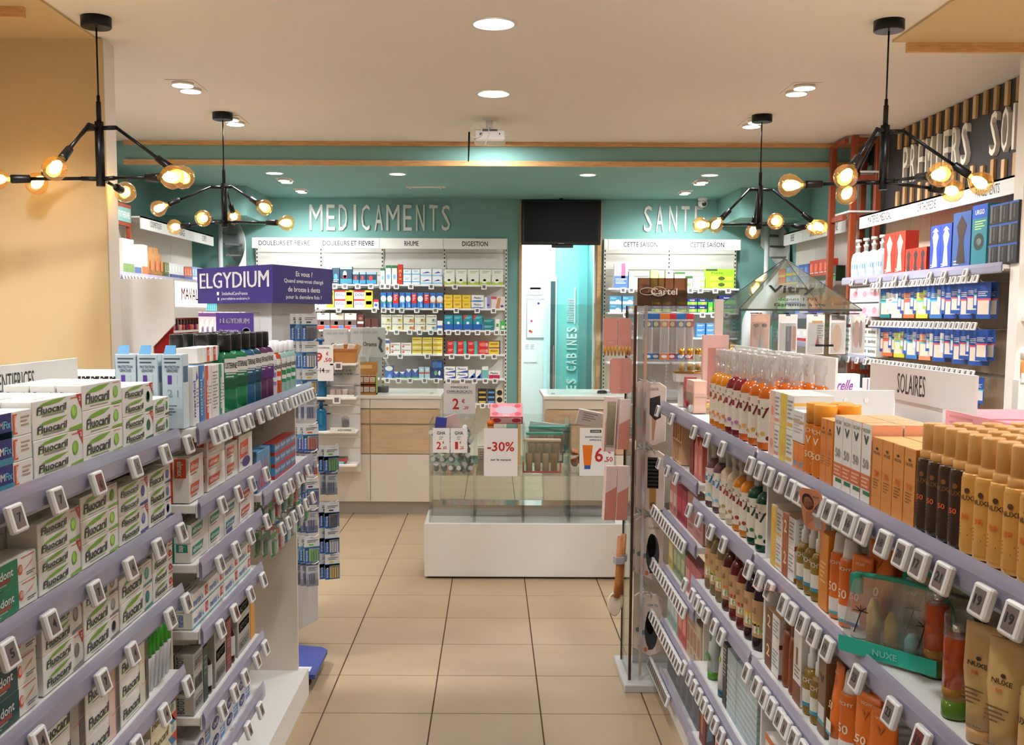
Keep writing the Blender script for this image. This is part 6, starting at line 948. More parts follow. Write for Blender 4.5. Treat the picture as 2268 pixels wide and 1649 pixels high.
meds(p % 'fourth', SZ[3], [('orange topped slim carton', 852, 863, 1, .16, (236, 230, 220), [('r', 0, .7, 1, .9, (60, 80, 160)), ('e', .5, .35, .3, .12, (230, 120, 40))])] + [('white carton with red dot', a, b, 2, .058, WH, [('t', 'Maxilase', .5, .7, .8, .3, (190, 60, 40)), ('e', .2, .35, .12, .2, (220, 80, 40))]) for a, b in ((864, 887), (888, 911))] + [('yellow syrup carton', a, b, 3, .058, (240, 206, 70), [('t', 'Lysopaine', .5, .65, .86, .34, (110, 80, 20)), ('r', 0, 0, 1, .2, (236, 226, 190))]) for a, b in ((912, 934), (935, 957), (958, 980))]
  + [('red tablet carton', a, b, 2, .068, (206, 44, 40), [('r', .7, 0, 1, 1, (70, 180, 170)), ('l', .1, .7, .6, 2, .2, (240, 190, 186))] if k < 3 else [('e', .5, .5, .4, .3, (230, 120, 110)), ('e', .86, .5, .1, .3, (236, 200, 196))]) for k, (a, b) in enumerate(((990, 1011), (1012, 1033), (1035, 1057), (1058, 1081)))] + [('yellow tablet carton with blue edge', 1082, 1108, 2, .072, (240, 196, 60), [('r', 0, .88, 1, 1, (60, 60, 140)), ('r', .9, 0, 1, 1, (60, 60, 140)), ('t', 'IMODIUM', .45, .5, .6, .26, (120, 80, 20))])])
BW = (46, 100, 180)
meds(p % 'fifth', SZ[4], [('tall blue white carton', 852, 870, 1, .13, BW, [('e', .5, .8, .5, .2, WH), ('p', [(.2, 0), (.9, 0), (.6, .4)], (110, 170, 220))])] + [('low blue green carton', a, b, 1, h, (40, 90, 180), [('p', [(0, 1), (1, 1), (.5, .6)], WH), ('r', 0, 0, 1, .15, (60, 160, 80))]) for a, b, h in ((871, 883, .07), (884, 897, .07), (898, 911, .1), (912, 926, .1))] + [('pale blue red band carton', a, b, 1, .12, (176, 206, 220), [('r', 0, .4, 1, .55, (206, 80, 80)), ('e', .5, .75, .2, .1, WH)]) for a, b in ((927, 939), (940, 952))] + [('navy tall carton', 954, 981, 1, .19, (30, 60, 120), [('r', .1, .6, .9, .9, (60, 110, 170)), ('e', .4, .3, .14, .14, (90, 180, 80)), ('e', .7, .3, .1, .14, WH)])]
  + [('white and blue antacid carton', a, b, 2, .062, WH, [('t', 'Maalox', .5, .65, .7, .34, (40, 60, 150)), ('p', [(0, 0), (1, 0), (1, .4)], (50, 80, 170))]) for a, b in ((983, 1008), (1009, 1036))] + [('blue white orange carton', a, b, 1, .09, WH, [('p', [(0, 0), (1, 0), (1, .7)], (50, 90, 180)), ('e', .6, .2, .2, .14, (230, 130, 50))]) for a, b in ((1037, 1052), (1053, 1066))] + [('tall teal white carton', 1067, 1081, 1, .13, (110, 180, 180), [('r', 0, .7, 1, 1, WH)]), ('white red antacid carton', 1082, 1107, 1, .08, WH, [('r', 0, 0, 1, .5, (190, 40, 70)), ('t', 'Maalox', .5, .75, .7, .28, (60, 50, 60))])])
meds(p % 'lowest', SZ[5], [('pale packet', 996, 1018, 1, .09, (226, 220, 226), [('r', .2, .2, .8, .5, (120, 80, 150))]), ('black and gold carton', 1058, 1078, 3, .05, (36, 32, 32), [('r', .1, .1, .9, .5, (206, 170, 60))]), ('black and blue carton', 1079, 1097, 3, .05, (40, 40, 46), [('r', .1, .1, .9, .5, (100, 150, 200))]), ('cream carton with black disc', 1099, 1114, 2, .075, (226, 206, 150), [('e', .5, .5, .44, .4, (34, 30, 32))])])
p = 'seasonal %s shelf'; LIM = (150, 206, 40)
meds(p % 'top', ZF(637), [('tall white and pink carton', 1357, 1388, 1, .26, (236, 226, 224), [('r', .5, .4, .8, 1, (230, 110, 150)), ('r', 0, 0, 1, .5, (90, 130, 210)), ('l', .1, .35, .9, 3, .08, WHT)]), ('blue white carton', 1389, 1400, 1, .18, (170, 196, 236), [('e', .6, .3, .2, .16, WH)]), ('low white blue carton', 1413, 1436, 1, .1, (240, 242, 246), [('r', .2, .1, 1, .4, (120, 150, 220))]), ('tall pale green carton', 1437, 1454, 1, .19, (186, 226, 120), [('e', .5, .4, .2, .2, (230, 240, 206))]), ('pale green carton', 1455, 1468, 1, .15, (206, 230, 140), [('e', .5, .4, .2, .2, (240, 246, 226))]), ('white grey print carton', 1470, 1487, 1, .19, WH, [('e', .4, .85, .16, .06, (60, 50, 70)), ('l', .2, .7, .9, 5, .1, (170, 170, 180))]), ('white carton with dark green top', 1490, 1513, 1, .17, WH, [('r', 0, .88, 1, 1, (50, 100, 40)), ('l', .2, .6, .9, 3, .12, (190, 190, 186))]), ('small white green carton', 1514, 1530, 1, .13, WH, [('r', 0, .8, 1, 1, (40, 90, 40)), ('e', .5, .3, .3, .16, (120, 190, 90))]), ('low white orange carton', 1531, 1557, 2, .06, WH, [('p', [(.3, .2), (1, .1), (1, .5)], (206, 190, 60))]), ('large lime carton', 1558, 1622, 1, .205, LIM, [('r', .15, .1, .95, .3, (226, 226, 70)), ('r', .15, .42, .95, .62, (226, 226, 70)), ('e', .55, .2, .12, .1, (70, 90, 30)), ('e', .55, .52, .12, .1, (70, 90, 30)), ('r', 0, .9, .4, 1, (50, 90, 30)), ('t', 'Forte', .4, .8, .4, .1, (70, 110, 30))])])
meds(p % 'second', ZF(690), [('blue white lens carton', a, b, 2, .085, (70, 150, 190), [('r', 0, 0, 1, .36, WH), ('t', 'CIELLA', .3, .75, .5, .2, (190, 226, 240)), ('e', .7, .4, .18, .14, WH)]) for a, b in ((1348, 1374), (1376, 1400))] + [('navy and lime carton', a, b, 2, .075, (34, 44, 110), [('r', 0, .1, 1, .5, (120, 190, 60)), ('e', .6, .3, .16, .2, (240, 220, 80)), ('t', 'humex', .5, .76, .5, .22, WHT)]) for a, b in ((1440, 1464), (1465, 1486), (1496, 1518), (1519, 1541), (1542, 1563))] + [('green slim carton', a, b, 1, .14, (80, 180, 60), [('r', 0, .8, 1, 1, (34, 44, 110)), ('e', .5, .3, .3, .16, (226, 236, 120))]) for a, b in ((1565, 1576), (1577, 1587))] + [('wide navy and green carton', 1588, 1626, 2, .09, (34, 44, 120), [('r', 0, .0, 1, .45, (110, 190, 80)), ('t', 'humex', .5, .75, .4, .2, WHT)])])
meds(p % 'third', ZF(745), [('grey packet', 1352, 1372, 1, .12, (206, 206, 206), [('l', .2, .8, .8, 3, .15, (130, 130, 140))]), ('blue stacked carton', 1540, 1560, 3, .05, (70, 140, 206), [('l', .1, .6, .9, 2, .2, WHT)]), ('second blue stacked carton', 1562, 1582, 3, .05, (80, 150, 210), [('l', .1, .6, .9, 2, .2, WHT)])])
# television, ceiling things
e = empty('television', (.73, 11.18, 2.39)); tag(e, 'black flat television hung in the doorway head', 'television')
m = MB(); m.bev(-.425, .425, 0, .06, 0, .475, mat('tv_bezel', (14, 14, 16), .25), .01); m.build('bezel', e); m = MB(); m.box(-.395, .395, -.003, 0, .03, .455, mat('tv_screen', (8, 8, 10), .35, spec=.25)); m.build('screen', e); m = MB(); m.box(-.1, .13, .0, .05, -.03, -.001, INK); m.build('bracket', e); m = MB(); m.box(-.03, .03, -.005, -.0035, .012, .018, GREY); m.build('badge', e)
m = MB(); m.tube([(0, .03, .47), (0, .06, .5)], .02, INK, 8); m.build('hanger', e)
e = empty('projector', (-.03, 7.75, ZC)); tag(e, 'white projector hung from the ceiling with coiled cable', 'projector')
m = MB(); m.box(-.05, .05, -.05, .05, -.012, 0, WHITE); m.box(-.025, .025, -.025, .025, -.06, -.012, WHITE); m.build('mount', e); m = MB(); m.bev(-.11, .12, -.1, .1, -.17, -.085, mat('projector_white', (224, 216, 204), .4), .012); b_ = m.build('body', e); m = MB(); m.box(-.05, .06, -.101, -.1, -.1, -.085, INK); m.box(-.07, -.05, -.101, -.1, -.13, -.112, INK); m.box(.07, .08, -.101, -.1, -.125, -.112, INK); m.build('port', b_)
m = MB(); m.tube([(-.1 + .05 * math.cos(t_ * .45), -.12, -.11 + .04 * math.sin(t_ * .45)) for t_ in range(29)], .004, WHITE, 6); m.tube([(-.01, -.11, -.06), (.0, -.13, -.12), (-.03, -.13, -.2)], .004, WHITE, 6); m.build('cable', e); m = MB(); m.tube([(-.145, -.12, -.11), (-.147, -.12, -.2), (-.15, -.12, -.32)], [.008, .008, .005], BLACK, 6); m.build('plug_lead', e)
e = empty('security_camera', (2.22, 11.1, ZL)); tag(e, 'small white dome security camera on the teal ceiling', 'camera'); m = MB(); m.loft([(-.03, .05, .05), (0, .055, .055)], WHITE, 20); m.build('mount', e); m = MB(); m.loft([(-.1, .02, .02), (-.085, .044, .044), (-.055, .052, .052), (-.03, .045, .045)], WHITE, 20); m.build('dome', e); m = MB(); m.loft([(-.012, .024, .024), (0, .024, .024)], INK, 16); o = m.build('lens', e, (0.008, -.05, -.07)); o.rotation_euler = (math.pi / 2, 0, 0)
# corridor things
e = empty('whiteboard', (0, 0, 0)); tag(e, 'small white memo board with magnets on the corridor wall', 'board'); m = MB(); m.box(.44, .68, 13.585, 13.598, 1.33, 1.85, GREY); m.build('frame', e); m = MB(); m.box(.455, .68, 13.58, 13.585, 1.345, 1.835, WHITE); m.build('board', e)
for x, z, c in [(.60, 1.79, (40, 70, 160)), (.51, 1.56, (206, 60, 120)), (.51, 1.42, (220, 120, 50)), (.49, 1.43, (226, 60, 50))]: m = MB(); m.loft([(-.01, .016, .016), (0, .016, .016)], K(*c), 12); o = m.build('magnet', e, (x, 13.578, z)); o.rotation_euler = (math.pi / 2, 0, 0)
sheet((.50, 13.59, 1.02), .17, .25, [('l', .1, .9, .4, 5, .05, (150, 150, 160)), ('l', .5, .9, .8, 5, .05, (120, 120, 130))], 'typed white notice under the memo board in the corridor', 'notice_sheet'); sheet((.53, 13.59, 1.9), .23, .17, [('r', .3, .4, .95, .6, (206, 206, 210)), ('r', .32, .43, .93, .57, WH)], 'white notice sheet above the memo board in the corridor', 'notice_sheet')
e = empty('wall_lettering', (0, 0, 0)); tag(e, 'white vertical letters naming the cabins on the aqua corridor wall', 'lettering')
for k, c in enumerate('LES CABINES'):
    if c == ' ': continue
    m = MB(); m.text(c, 0, 0, .058 if c != 'I' else .016, .13, (1.015, 13.3, 1.455 - (10 - k) * .083), (0, 0, 1), (-1, 0, 0), mat('letter_ice', (226, 246, 246), .5), True, 0, 0, .03); m.build('letter', e)
LI = MATS['letter_ice']; m = MB(); m.box(1.045, 1.06, 13.282, 13.3, 1.53, 1.99, LI)
for k in range(14): m.box(.955 + .015 * abs(math.sin(k * .5)), 1.045, 13.282, 13.3, 1.56 + k * .021, 1.569 + k * .021, LI)
m.build('comb_emblem', e)
LIMS[:] = [-9, 99]
# ================================================================== RIGHT WALL
SLAT = [mat('slat_oak_%d' % k, c, .55, noise=.12, scale=6, stretch=(14, 14, 2)) for k, c in enumerate([(206, 168, 118), (176, 132, 84), (190, 150, 100)])]
WR = bpy.data.objects['wall_right']
for k in range(18):
    y = 8.06 - k * .1385
    m = MB(); m.bev(3.098, 3.119, y - .02, y + .02, 2.92, 3.062, SLAT[k * 7 % 3], .002); m.build('slat', WR)
    m = MB(); m.bev(3.098, 3.119, y - .02, y + .02, 2.43, 2.60 + (.02 if k % 2 else 0), SLAT[k * 5 % 3], .002); m.build('slat', WR)
e = empty('wall_lettering', (0, 0, 0)); tag(e, 'large white raised letters PREMIERS SOINS on the charcoal slatted wall', 'lettering')
for c, y in list(zip('PREMIERS', [7.89 - .139 * k for k in range(8)])) + list(zip('SOINS', (6.52, 6.375, 6.27, 6.165, 6.02))):
    m = MB(); m.text(c, 0, 0, .088 if c not in 'IM' else (.026 if c == 'I' else .112), .27, (3.118, y, 2.775), (0, -1, 0), Z1, mat('letter_cream', (232, 222, 204), .5), False, 0, 0, .028); m.build('letter', e)
PANW = mat('walnut_back', (204, 180, 154), .6, noise=.08, scale=4, stretch=(10, 10, 1.2))
def side_unit(label, s, xf, xb, y0, y1, joints, heads, zs, backm, hz=(2.32, 2.42), hx=None):
    e = empty('wall_shelving', (0, 0, 0)); tag(e, label, 'shelving'); js = [y0] + joints + [y1]; a, b = sorted((s * xb, s * (xb + .03)))
    for p_, q_ in zip(js[:-1], js[1:]): m = MB(); m.box(a, b, p_ + .002, q_ - .002, .1, hz[1], backm); m.build('back_panel', e)
    hx = hx or xf + .1
    for (p_, q_), t in zip(zip(js[:-1], js[1:]), heads):
        m = MB(); c, d = sorted((s * hx, s * (hx + .015))); m.box(c, d, p_ + .002, q_ - .002, hz[0], hz[1], SHELFW); c2_, d2 = sorted((s * hx, s * xb)); m.box(c2_, d2, p_ + .002, q_ - .002, hz[1] - .012, hz[1], SHELFW); hb = m.build('header', e)
        m = MB(); U = (0, 1, 0) if s < 0 else (0, -1, 0); m.text(t, 0, 0, .029 * len(t), (hz[1] - hz[0]) * .55, (s * hx, (p_ + q_) / 2, (hz[0] + hz[1]) / 2), U, Z1, INK, False, .001); m.build('lettering', hb)
    for (z, a0, a1, T) in zs: shelf(e, s, xf, xb, a0, a1, z, T)
    return e
RW = side_unit('right wall shelving of orthopaedic goods under the slatted wall', 1, 2.755, 3.06, 5.63, 8.14, [6.47, 7.31], ['PANSEMENTS', 'ORTHOPEDIE', 'MATERIEL MEDICAL'], [(1.93, 5.63, 8.2, [1887, 1918, 1948, 1983, 2006, 2060, 2092, 2140]), (1.64, 7.62, 8.25, [1884, 1921]), (1.345, 7.62, 8.25, [1860, 1880, 1900, 1918])], PANW, hx=2.85)
def wstock(side, xf, z, place, items, group): stock(side, xf, z, place, items)
def figbox(base, fig, h, txt=None, tc=WH): return lambda w: carton(w, h, .09, base, [('p', [(.25, .08), (.75, .08), (.62, .5), (.8, .75), (.5, .94), (.22, .75), (.36, .5)], fig), ('l', .1, .12, .5, 2, .05, WHT)] + ([('t', txt, .5, .9, .6, .08, tc)] if txt else []), [('r', 0, .0, 1, 1, tuple(int(v * .8) for v in base))], name='brace_carton')
RB = (206, 56, 40); p = 'right wall top shelf'
pumpc = lambda w: bottle([(0, .95), (.02, 1), (.5, 1), (.62, .8), (.68, .3)], .05, .3, (196, 214, 226), [(.68, .3), (.78, .3), (.79, .4), (.84, .4), (.845, .2), (.93, .2), (.935, .5), (1, .46)], (.15, .45), [('r', 0, .3, 1, .7, (70, 140, 206)), ('l', .2, .25, .8, 2, .1, (90, 120, 160))], 2, None, WCAP, 'antiseptic_bottle', 14, 2.2, .15, (220, 230, 240))
stock(1, 2.755, 1.933, p, [('clear antiseptic pump bottle, blue label', 'bottle', pumpc, 1946, 1876, 4, 1, 1), ('tall red brace carton', 'carton', figbox(RB, (226, 196, 170), .29), 2002, 1956, 2, 1, 1), ('short red brace carton', 'carton', figbox(RB, (60, 50, 50), .16), 2050, 2003, 3, 1, 1), ('blue and white knee carton', 'carton', figbox((44, 76, 180), (236, 240, 244), .28, 'A', WH), 2104, 2057, 2, 1, 1), ('blue posture carton with dark figure', 'carton', figbox((60, 96, 160), (60, 44, 44), .33), 2146, 2106, 1, 1, 1), ('teal elbow strap carton', 'carton', lambda w: carton(w, .35, .09, (40, 130, 150), [('r', 0, .78, 1, 1, (40, 90, 190)), ('t', 'URGO', .5, .88, .6, .08, WH), ('e', .5, .4, .34, .14, (40, 60, 60)), ('e', .5, .4, .16, .06, (190, 200, 200)), ('l', .2, .72, .9, 4, .04, (190, 226, 120))]), 2182, 2148, 1, 1, 1)])
bb = lambda w: carton(w, .11, .1, (34, 32, 36), [('r', .1, .1, .3, .9, (110, 110, 114)), ('r', .5, .2, .62, .85, (90, 90, 96)), ('r', 0, .9, 1, 1, (44, 90, 180))])
stock(1, 2.755, 1.933, p, [('black wrist brace carton', 'carton', bb, 2250, 2186, 3, 3, 1)])
hb_ = [(60, 100, 150), (40, 140, 150), (36, 130, 140), (226, 226, 226), (232, 230, 226), (226, 226, 230), (44, 90, 170), (40, 80, 160), (226, 110, 60), (44, 80, 170), (40, 80, 160), (206, 210, 60), (150, 190, 50), (40, 90, 180), (60, 120, 190), (200, 206, 214), (40, 84, 170), (220, 140, 100), (44, 90, 176), (216, 212, 206), (40, 84, 170), (226, 226, 230), (50, 110, 180), (214, 214, 220)]
def wallpack(c, k): return blister(.075 + .02 * (k % 3), .15 + .03 * (k * 7 % 3), c, [('r', 0, .8, 1, 1, (40, 84, 170)), ('r', .1, .12, .9, .5, (230, 214, 196) if k % 3 else (226, 226, 230)), ('l', .1, .72, .8, 3, .05, WHT), ('r', 0, .5, 1, .55, (226, 90, 110) if k % 4 == 0 else (90, 190, 200))], None, name='dressing_pack')
WP = [wallpack(c, k) for k, c in enumerate(hb_)]
hkm = {}
for r, zr in enumerate((1.845, 1.575, 1.30)):
    n = 24
    for k in range(n):
        y = 7.55 - k * (1.62 / (n - 1))
        if not hkm: q = MB(); q.tube([(3.05, 0, 0), (2.79, 0, 0), (2.775, 0, .012)], .003, HOOK, 6); hkm[0] = q.mesh('display_hook')
        put('display_hook', hkm[0], RW, (0, y, zr)); put('price_tag', tag_mesh(), RW, (2.77, y, zr + .04), -math.pi / 2)
        for j in range(2):
            if r == 2 and j: continue
            spawn(WP[(k + r * 5) % 24] if k < 17 else WP[16 + (k + r) % 3 * 2], (2.80 + .05 * j, y, zr), -math.pi / 2 + (.25 if j == 0 else .1), 'hanging dressing pack on the right wall, %s hook row, %s along, %s' % (('upper', 'middle', 'lower')[r], nth(k), ('front', 'behind')[j]), 'dressing pack', 'dressing packs on the right wall hooks')
stock(1, 2.755, 1.643, 'right wall middle shelf', [('pink and white compress carton', 'carton', lambda w: carton(w, .12, .09, (236, 226, 226), [('r', 0, 0, 1, .5, (240, 190, 200)), ('e', .6, .4, .2, .2, (226, 150, 170)), ('r', 0, .8, 1, .9, (60, 60, 60))]), 1945, 1880, 3, 2, 1)])
stock(1, 2.755, 1.348, 'right wall lower shelf', [('white carton with black wordmark', 'carton', lambda w: carton(w, .07, .09, WH, [('t', 'BIAFINE', .5, .6, .8, .3, (50, 50, 60)), ('r', 0, 0, 1, .12, (150, 180, 190))]), 1940, 1864, 4, 3, 1)])
# rust coloured frame between the wall units
e = empty('rust_frame', (0, 0, 0)); tag(e, 'rust red metal frame rising to the ceiling between right wall units', 'frame')
LIMS[:] = [8.76, 10.58]
for (x, y) in [(2.80, 8.66), (2.86, 8.33), (3.05, 8.66), (3.05, 8.33)]: m = MB(); m.bev(x - .024, x + .024, y - .024, y + .024, 0, 3.065 if y < 8.5 else 3.03, RUST, .003); m.build('post', e)
for z in (3.03, 2.74, 2.43, 1.2):
    for (x0, x1, y0, y1) in [(2.885, 3.025, 8.31, 8.35), (2.79, 2.82, 8.36, 8.635)]: m = MB(); m.box(x0, x1, y0, y1, z - .02, z + .02, RUST); m.build('rail', e)
for z in (2.775, 2.465): m = MB(); m.box(2.82, 3.08, 8.3, 8.69, z, z + .015, SHELFW); m.build('shelf_board', e)
RR = side_unit('far right wall shelving behind the rust frame', 1, 2.88, 3.08, 8.75, 10.6, [9.35, 9.97], ['HYGIENE', 'SANTE', 'BEBE'], [(1.94, 8.75, 10.6, [1704, 1722, 1742, 1766, 1780, 1790, 1800, 1808, 1815, 1822]), (1.66, 8.75, 10.6, []), (1.40, 8.75, 10.6, []), (1.1, 8.75, 10.6, [])], mat('far_back_panel', (222, 214, 200), .6), (2.35, 2.47), 2.95)
gen = lambda base, band, h: (lambda w: carton(w, h, .08, base, [('r', 0, .0, 1, .3, band), ('r', .1, .5, .6, .85, tuple(min(255, v + 60) for v in base)), ('l', .1, .42, .9, 1, .1, WHT)]))
p = 'far right wall top shelf'
stock(1, 2.88, 1.943, p, [('red and yellow carton', 'carton', gen((206, 70, 50), (240, 206, 70), .085), 1738, 1702, 3, 2, 1), ('blue and yellow carton', 'carton', gen((70, 140, 200), (240, 206, 70), .09), 1768, 1739, 2, 2, 1), ('tall blue carton', 'carton', gen((40, 80, 160), (90, 160, 220), .18), 1790, 1769, 2, 1, 1), ('red hanging display carton', 'carton', gen((206, 60, 40), (40, 36, 36), .2), 1834, 1791, 4, 1, 1), ('green black carton', 'carton', gen((36, 60, 40), (60, 150, 70), .13), 1850, 1835, 1, 1, 1)])
stock(1, 2.88, 1.663, 'far right wall second shelf', [('green plus carton', 'carton', lambda w: carton(w, .08, .08, (50, 170, 90), [('t', '+', .5, .5, .4, .5, WH)]), 1738, 1702, 3, 2, 1), ('white blue carton', 'carton', gen((226, 232, 240), (70, 130, 200), .09), 1770, 1739, 2, 2, 1), ('orange violet carton', 'carton', gen((230, 110, 40), (80, 50, 160), .16), 1845, 1790, 3, 1, 1)])
stock(1, 2.88, 1.403, 'far right wall third shelf', [('white red carton', 'carton', gen((232, 226, 224), (206, 60, 60), .12), 1850, 1760, 5, 1, 1), ('sky blue carton', 'carton', gen((90, 170, 226), (226, 236, 244), .1), 1758, 1702, 4, 1, 1)])
stock(1, 2.88, 1.103, 'far right wall fourth shelf', [('mixed red carton', 'carton', gen((190, 50, 50), (230, 226, 220), .14), 1850, 1770, 5, 1, 1)])
LIMS[:] = [-9, 10.48]
# ================================================================== LEFT WALL
LR = side_unit('left wall shelving behind the white display cabinet', -1, 2.72, 3.04, 8.40, 10.55, [9.1, 9.85], ['COSMETIQUE', 'VISAGE', 'CORPS'], [(1.935, 7.2, 10.5, [272, 279, 286, 293, 300, 308, 316, 324, 333, 343, 354, 364, 374, 384, 393, 400, 408, 416, 423, 430, 436]), (1.62, 7.2, 10.5, [452, 460, 467, 474, 481, 488, 494]), (1.35, 7.2, 10.5, [])], mat('far_back_panel', (222, 214, 200), .6), hx=2.82)
m = MB(); m.box(-3.07, -3.04, 7.2, 8.398, .1, 2.42, mat('far_back_panel', (222, 214, 200), .6)); m.build('back_panel', LR)
p = 'left wall top shelf'
kraftbag = lambda w: Kind('kraft_bag', (lambda q: q.mesh('kraft_bag'))(MB().loft([(0, w * .45, .03), (.03, w * .5, .045), (.17, w * .48, .04), (.2, w * .46, .006), (.24, w * .46, .004)], mat('kraft_paper', (176, 126, 76), .7, noise=.12, scale=20), 12, 3.5, cy=.045)), [('label', (lambda q: q.mesh('label'))(MB().rect(-.03, .05, .03, .13, (0, -.003, 0), X1, Z1, K(226, 130, 90))))], (w, .09, .24))
stock(-1, 2.72, 1.938, p, [('tall white remedy carton', 'carton', gen((236, 232, 224), (120, 150, 90), .26), 272, 296, 3, 1, 1), ('white bottle carton', 'carton', gen((232, 230, 226), (90, 110, 160), .2), 297, 312, 2, 1, 1), ('tilted white and orange carton', 'carton', gen((236, 226, 214), (220, 120, 70), .24), 313, 326, 1, 1, 1), ('brown kraft bag', 'bag', kraftbag, 328, 362, 3, 1, 1), ('small dark green carton', 'carton', gen((110, 120, 70), (60, 80, 50), .13), 364, 373, 2, 1, 1), ('white wave carton', 'carton', gen((232, 234, 236), (60, 80, 150), .13), 374, 406, 5, 1, 1), ('orange and blue carton', 'carton', gen((220, 110, 70), (70, 120, 200), .12), 408, 424, 3, 1, 1), ('pale blue carton', 'carton', gen((150, 180, 220), (236, 236, 240), .13), 425, 448, 4, 1, 1)])
stock(-1, 2.72, 1.623, 'left wall second shelf', [('teal boxed carton', 'carton', gen((60, 160, 170), (226, 236, 236), .12), 455, 496, 8, 1, 1)])
stock(-1, 2.72, 1.353, 'left wall third shelf', [('pink striped hair colour carton', 'carton', gen((236, 226, 230), (220, 90, 140), .2), 448, 487, 7, 1, 1)])
e = empty('framed_sign', (0, 0, 0)); tag(e, 'teal lettered sign board in a rust frame above the left wall shelf', 'sign')
m = MB(); m.box(-2.93, -2.90, 7.98, 8.39, 2.33, 2.50, RUST); m.build('frame', e); m = MB(); m.box(-2.90, -2.896, 8.0, 8.37, 2.36, 2.47, TEAL); m.build('board', e); m = MB(); m.text('PHYTOTHERAPIE', .185, .055, .31, .05, (-2.896, 8.0, 2.36), Y1, Z1, LET, True, .001); m.build('lettering', e)
for y in (8.0, 8.37): m = MB(); m.box(-2.93, -2.90, y - .02, y + .02, 1.94, 2.33, RUST); m.build('post', e)
# white cabinet with lit nail polish display
e = empty('nail_polish_cabinet', (0, 0, 0)); tag(e, 'white cabinet with red lit nail polish shelves before the brown wall', 'cabinet')
REDP = mat('red_acrylic', (150, 14, 14), .15); LITW = emis('lit_panel', (255, 236, 220), 2.6)
m = MB(); m.prism([(-2.20, .0), (-1.94, .0), (-1.94, 1.455), (-1.815, 1.585), (-1.815, 1.84), (-2.20, 1.84)], (0, 5.92, 0), X1, Z1, -.02, WHITE); m.build('side_panel', e)
m = MB(); m.box(-2.2, -2.18, 5.94, 6.6, 0, 1.84, WHITE); m.build('back_panel', e); m = MB(); m.box(-2.18, -1.82, 5.945, 6.6, 1.62, 1.84, WHITE); m.box(-1.82, -1.816, 5.945, 6.6, 1.685, 1.83, LITW); hb = m.build('header', e); m = MB(); m.text('MAVALA', 0, 0, .42, .07, (-1.8155, 6.27, 1.76), Y1, Z1, K(190, 40, 36), True, .001); m.build('lettering', hb)
m = MB(); m.box(-2.18, -2.17, 5.945, 6.6, 1.0, 1.62, LITW); m.build('lit_back', e); m = MB(); m.box(-2.17, -1.83, 5.942, 5.95, 1.2, 1.6, REDP); m.build('red_side', e); m = MB(); m.box(-2.17, -1.84, 6.591, 6.6, .9, 1.62, REDP); m.build('red_side', e)
pol = MB(); pol.loft([(0, .012, .012), (.03, .012, .012), (.034, .006, .006)], K(180, 30, 50, .1), 10); plc = MB(); plc.loft([(.034, .007, .007), (.066, .006, .006)], K(30, 26, 30, .3), 8); cs = [(180, 30, 50), (214, 120, 120), (120, 20, 60), (226, 180, 160), (206, 60, 40), (90, 30, 50)]
PM = []
for c in cs: q = MB(); q.loft([(0, .012, .012), (.03, .012, .012), (.034, .006, .006)], K(*c, .1), 10); PM.append(Kind('nail_polish', q.mesh('nail_polish'), [('cap', plc.mesh('cap'))]))
for r, z in enumerate((1.545, 1.42, 1.30, 1.18)):
    m = MB(); m.box(-2.17, -1.84 - .0 * r, 5.952, 6.59, z - .012, z, REDP if r else WHITE); m.build('shelf', e)
    for k in range(10): spawn(PM[(k + r * 2) % 6], (-1.862 - .0 * r, 5.985 + .062 * k, z), 0, 'nail polish bottle in the lit red display, %s tier, %s along' % (('top', 'second', 'third', 'bottom')[r], nth(k)), 'nail polish', 'nail polish bottles')
# lipstick rack and low unit behind the toothpaste sign
e = empty('lipstick_rack', (0, 0, 0)); tag(e, 'low cream unit with row of black glossy tubes before the brown wall', 'rack'); m = MB(); m.box(-2.4, -1.62, 4.5, 5.0, 0, 1.30, CREAM); m.box(-2.4, -1.60, 4.85, 5.0, 1.30, 1.375, CREAM); m.build('body', e)
for k in range(8): m = MB(); m.loft([(1.301, .018, .018), (1.36, .018, .018)], mat('gloss_black', (20, 20, 22), .1), 12, cx=-1.64 - .042 * k, cy=4.7); o = m.build('lipstick'); tag(o, 'black glossy tube in the low rack, %s from right' % nth(k), 'tube', 'black tubes in the low rack')
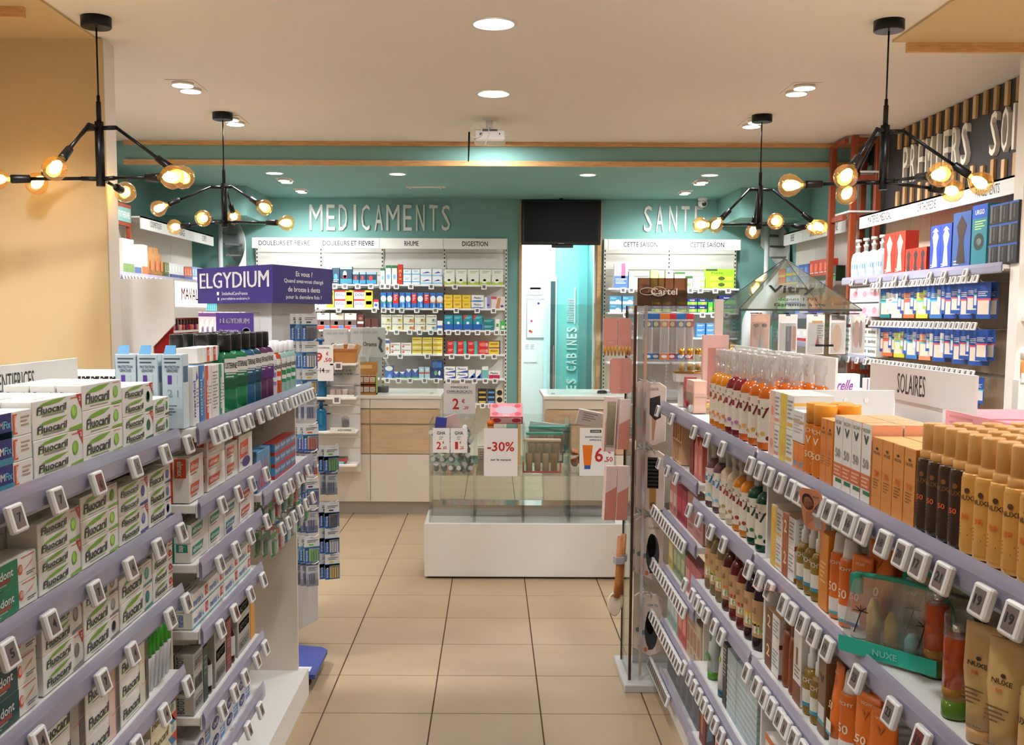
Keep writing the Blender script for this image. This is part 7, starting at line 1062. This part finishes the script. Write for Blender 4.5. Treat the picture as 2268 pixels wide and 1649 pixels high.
# ================================================================== STAIRS AND SOFFITS
for k, s in enumerate((-1, 1)):
    x0, x1 = sorted((s * 2.42, s * (3.345 if s < 0 else 3.114))); m = MB(); m.box(x0, x1, 10.25, 11.298, 2.60, ZL - .001, TEAL); struct('beam_%d' % (k + 1), m)
STM = mat('galvanised_sheet', (204, 206, 204), .45, .1, noise=.05, scale=3); STD = mat('stair_dark', (90, 88, 86), .6)
for k, (cx, cy, a0, r) in enumerate([(-2.85, 10.92, -2.6, .26), (2.865, 10.92, -3.6, .235)]):
    e = empty('spiral_stair', (cx, cy, 0)); tag(e, 'grey sheet metal spiral stair in the rear %s corner' % ('left', 'right')[k], 'stair'); N_ = 40; V = []; F = []
    for i in range(N_ + 1):
        t_ = i / N_; a = a0 + (4.4 if k == 0 else 5.2) * t_; z = 1.25 + t_ * 1.4
        for rr in (r, r - .012):
            for dz in (-.26, .22): V.append((rr * math.cos(a), rr * math.sin(a), min(2.6, z + dz)))
    for i in range(N_):
        b = i * 4; c = b + 4; F += [(b, c, c + 1, b + 1), (b + 2, b + 3, c + 3, c + 2), (b, b + 2, c + 2, c), (b + 1, c + 1, c + 3, b + 3)]
    m = MB(); m.add(V, F, STM, True); m.build('stringer', e); m = MB(); m.tube([(0, 0, 0), (0, 0, 2.6)], .025, STM, 14); m.build('post', e)
    for i in range(0, 12):
        a = a0 + (4.4 if k == 0 else 5.2) * (i + .5) / 12; z = 1.25 + (i + .5) / 12 * 1.4; m = MB(); da = .2
        if z > 2.5: continue
        m.prism([(.05 * math.cos(a - da), .05 * math.sin(a - da)), ((r - .014) * math.cos(a - da), (r - .014) * math.sin(a - da)), ((r - .014) * math.cos(a + da), (r - .014) * math.sin(a + da)), (.05 * math.cos(a + da), .05 * math.sin(a + da))], (0, 0, z), X1, Y1, .02, STD); m.build('tread', e)
# side cabinet at the right picture edge, intimate care cartons behind the signs, pillar shelf
e = empty('side_cabinet', (0, 0, 0)); tag(e, 'white cabinet edge at the far right of the picture with price tags', 'cabinet'); m = MB(); m.bev(1.97, 2.5, 3.86, 3.91, 0, 1.415, SHELFW, .003); m.build('body', e)
for x in (1.975, 2.03): m = MB(); m.box(x, x + .045, 3.852, 3.859, 1.405, 1.44, TAGW); m.rect(.01, .006, .035, .028, (x, 3.852, 1.405), X1, Z1, SCR); m.build('price_tag', e)
for k, x in enumerate((2.0, 2.05)): spawn(tubecap_up(.016, .12, (236, 160, 90), (230, 220, 214)), (x, 3.868, 1.416), 0, 'small peach tube on the white cabinet edge, %s' % ('left one', 'right one')[k], 'tube')
e = empty('pillar_shelf', (0, 0, 0)); tag(e, 'narrow white shelf strips with price tags on the right pillar', 'shelf')
for z in (1.93, 1.645):
    m = MB(); m.box(2.81, 3.4, 5.40, 5.515, z - .02, z, SHELFW); sh = m.build('shelf', e)
    for q in range(4): m = MB(); m.box(2.82 + .07 * q, 2.87 + .07 * q, 5.392, 5.399, z - .05, z + .005, TAGW); m.rect(.012, .012, .038, .043, (2.82 + .07 * q, 5.392, z - .05), X1, Z1, SCR); m.build('price_tag', sh)
m = MB(); m.box(1.135, 1.6, 3.31, 5.0, 1.32, 1.338, SHELFW); m.build('rear_shelf', RF); m = MB(); m.box(1.131, 1.134, 3.31, 5.0, .1, 1.338, SHELFW); m.build('rear_panel', RF)
for k, y in enumerate((4.22, 4.0, 3.72)): spawn(carton(.17, .085, .06, (238, 230, 232), [('t', 'Saforelle', .5, .5, .7, .5, (120, 60, 130), 0, .1), ('e', .6, .25, .24, .06, (220, 120, 160))], [('r', .85, 0, 1, 1, (110, 70, 90))], name='care_carton'), (1.24 + .1 * k, y, 1.339), 0, 'white carton with violet script wordmark behind the hygiene sign, %s' % ('far', 'middle', 'near')[k], 'carton')
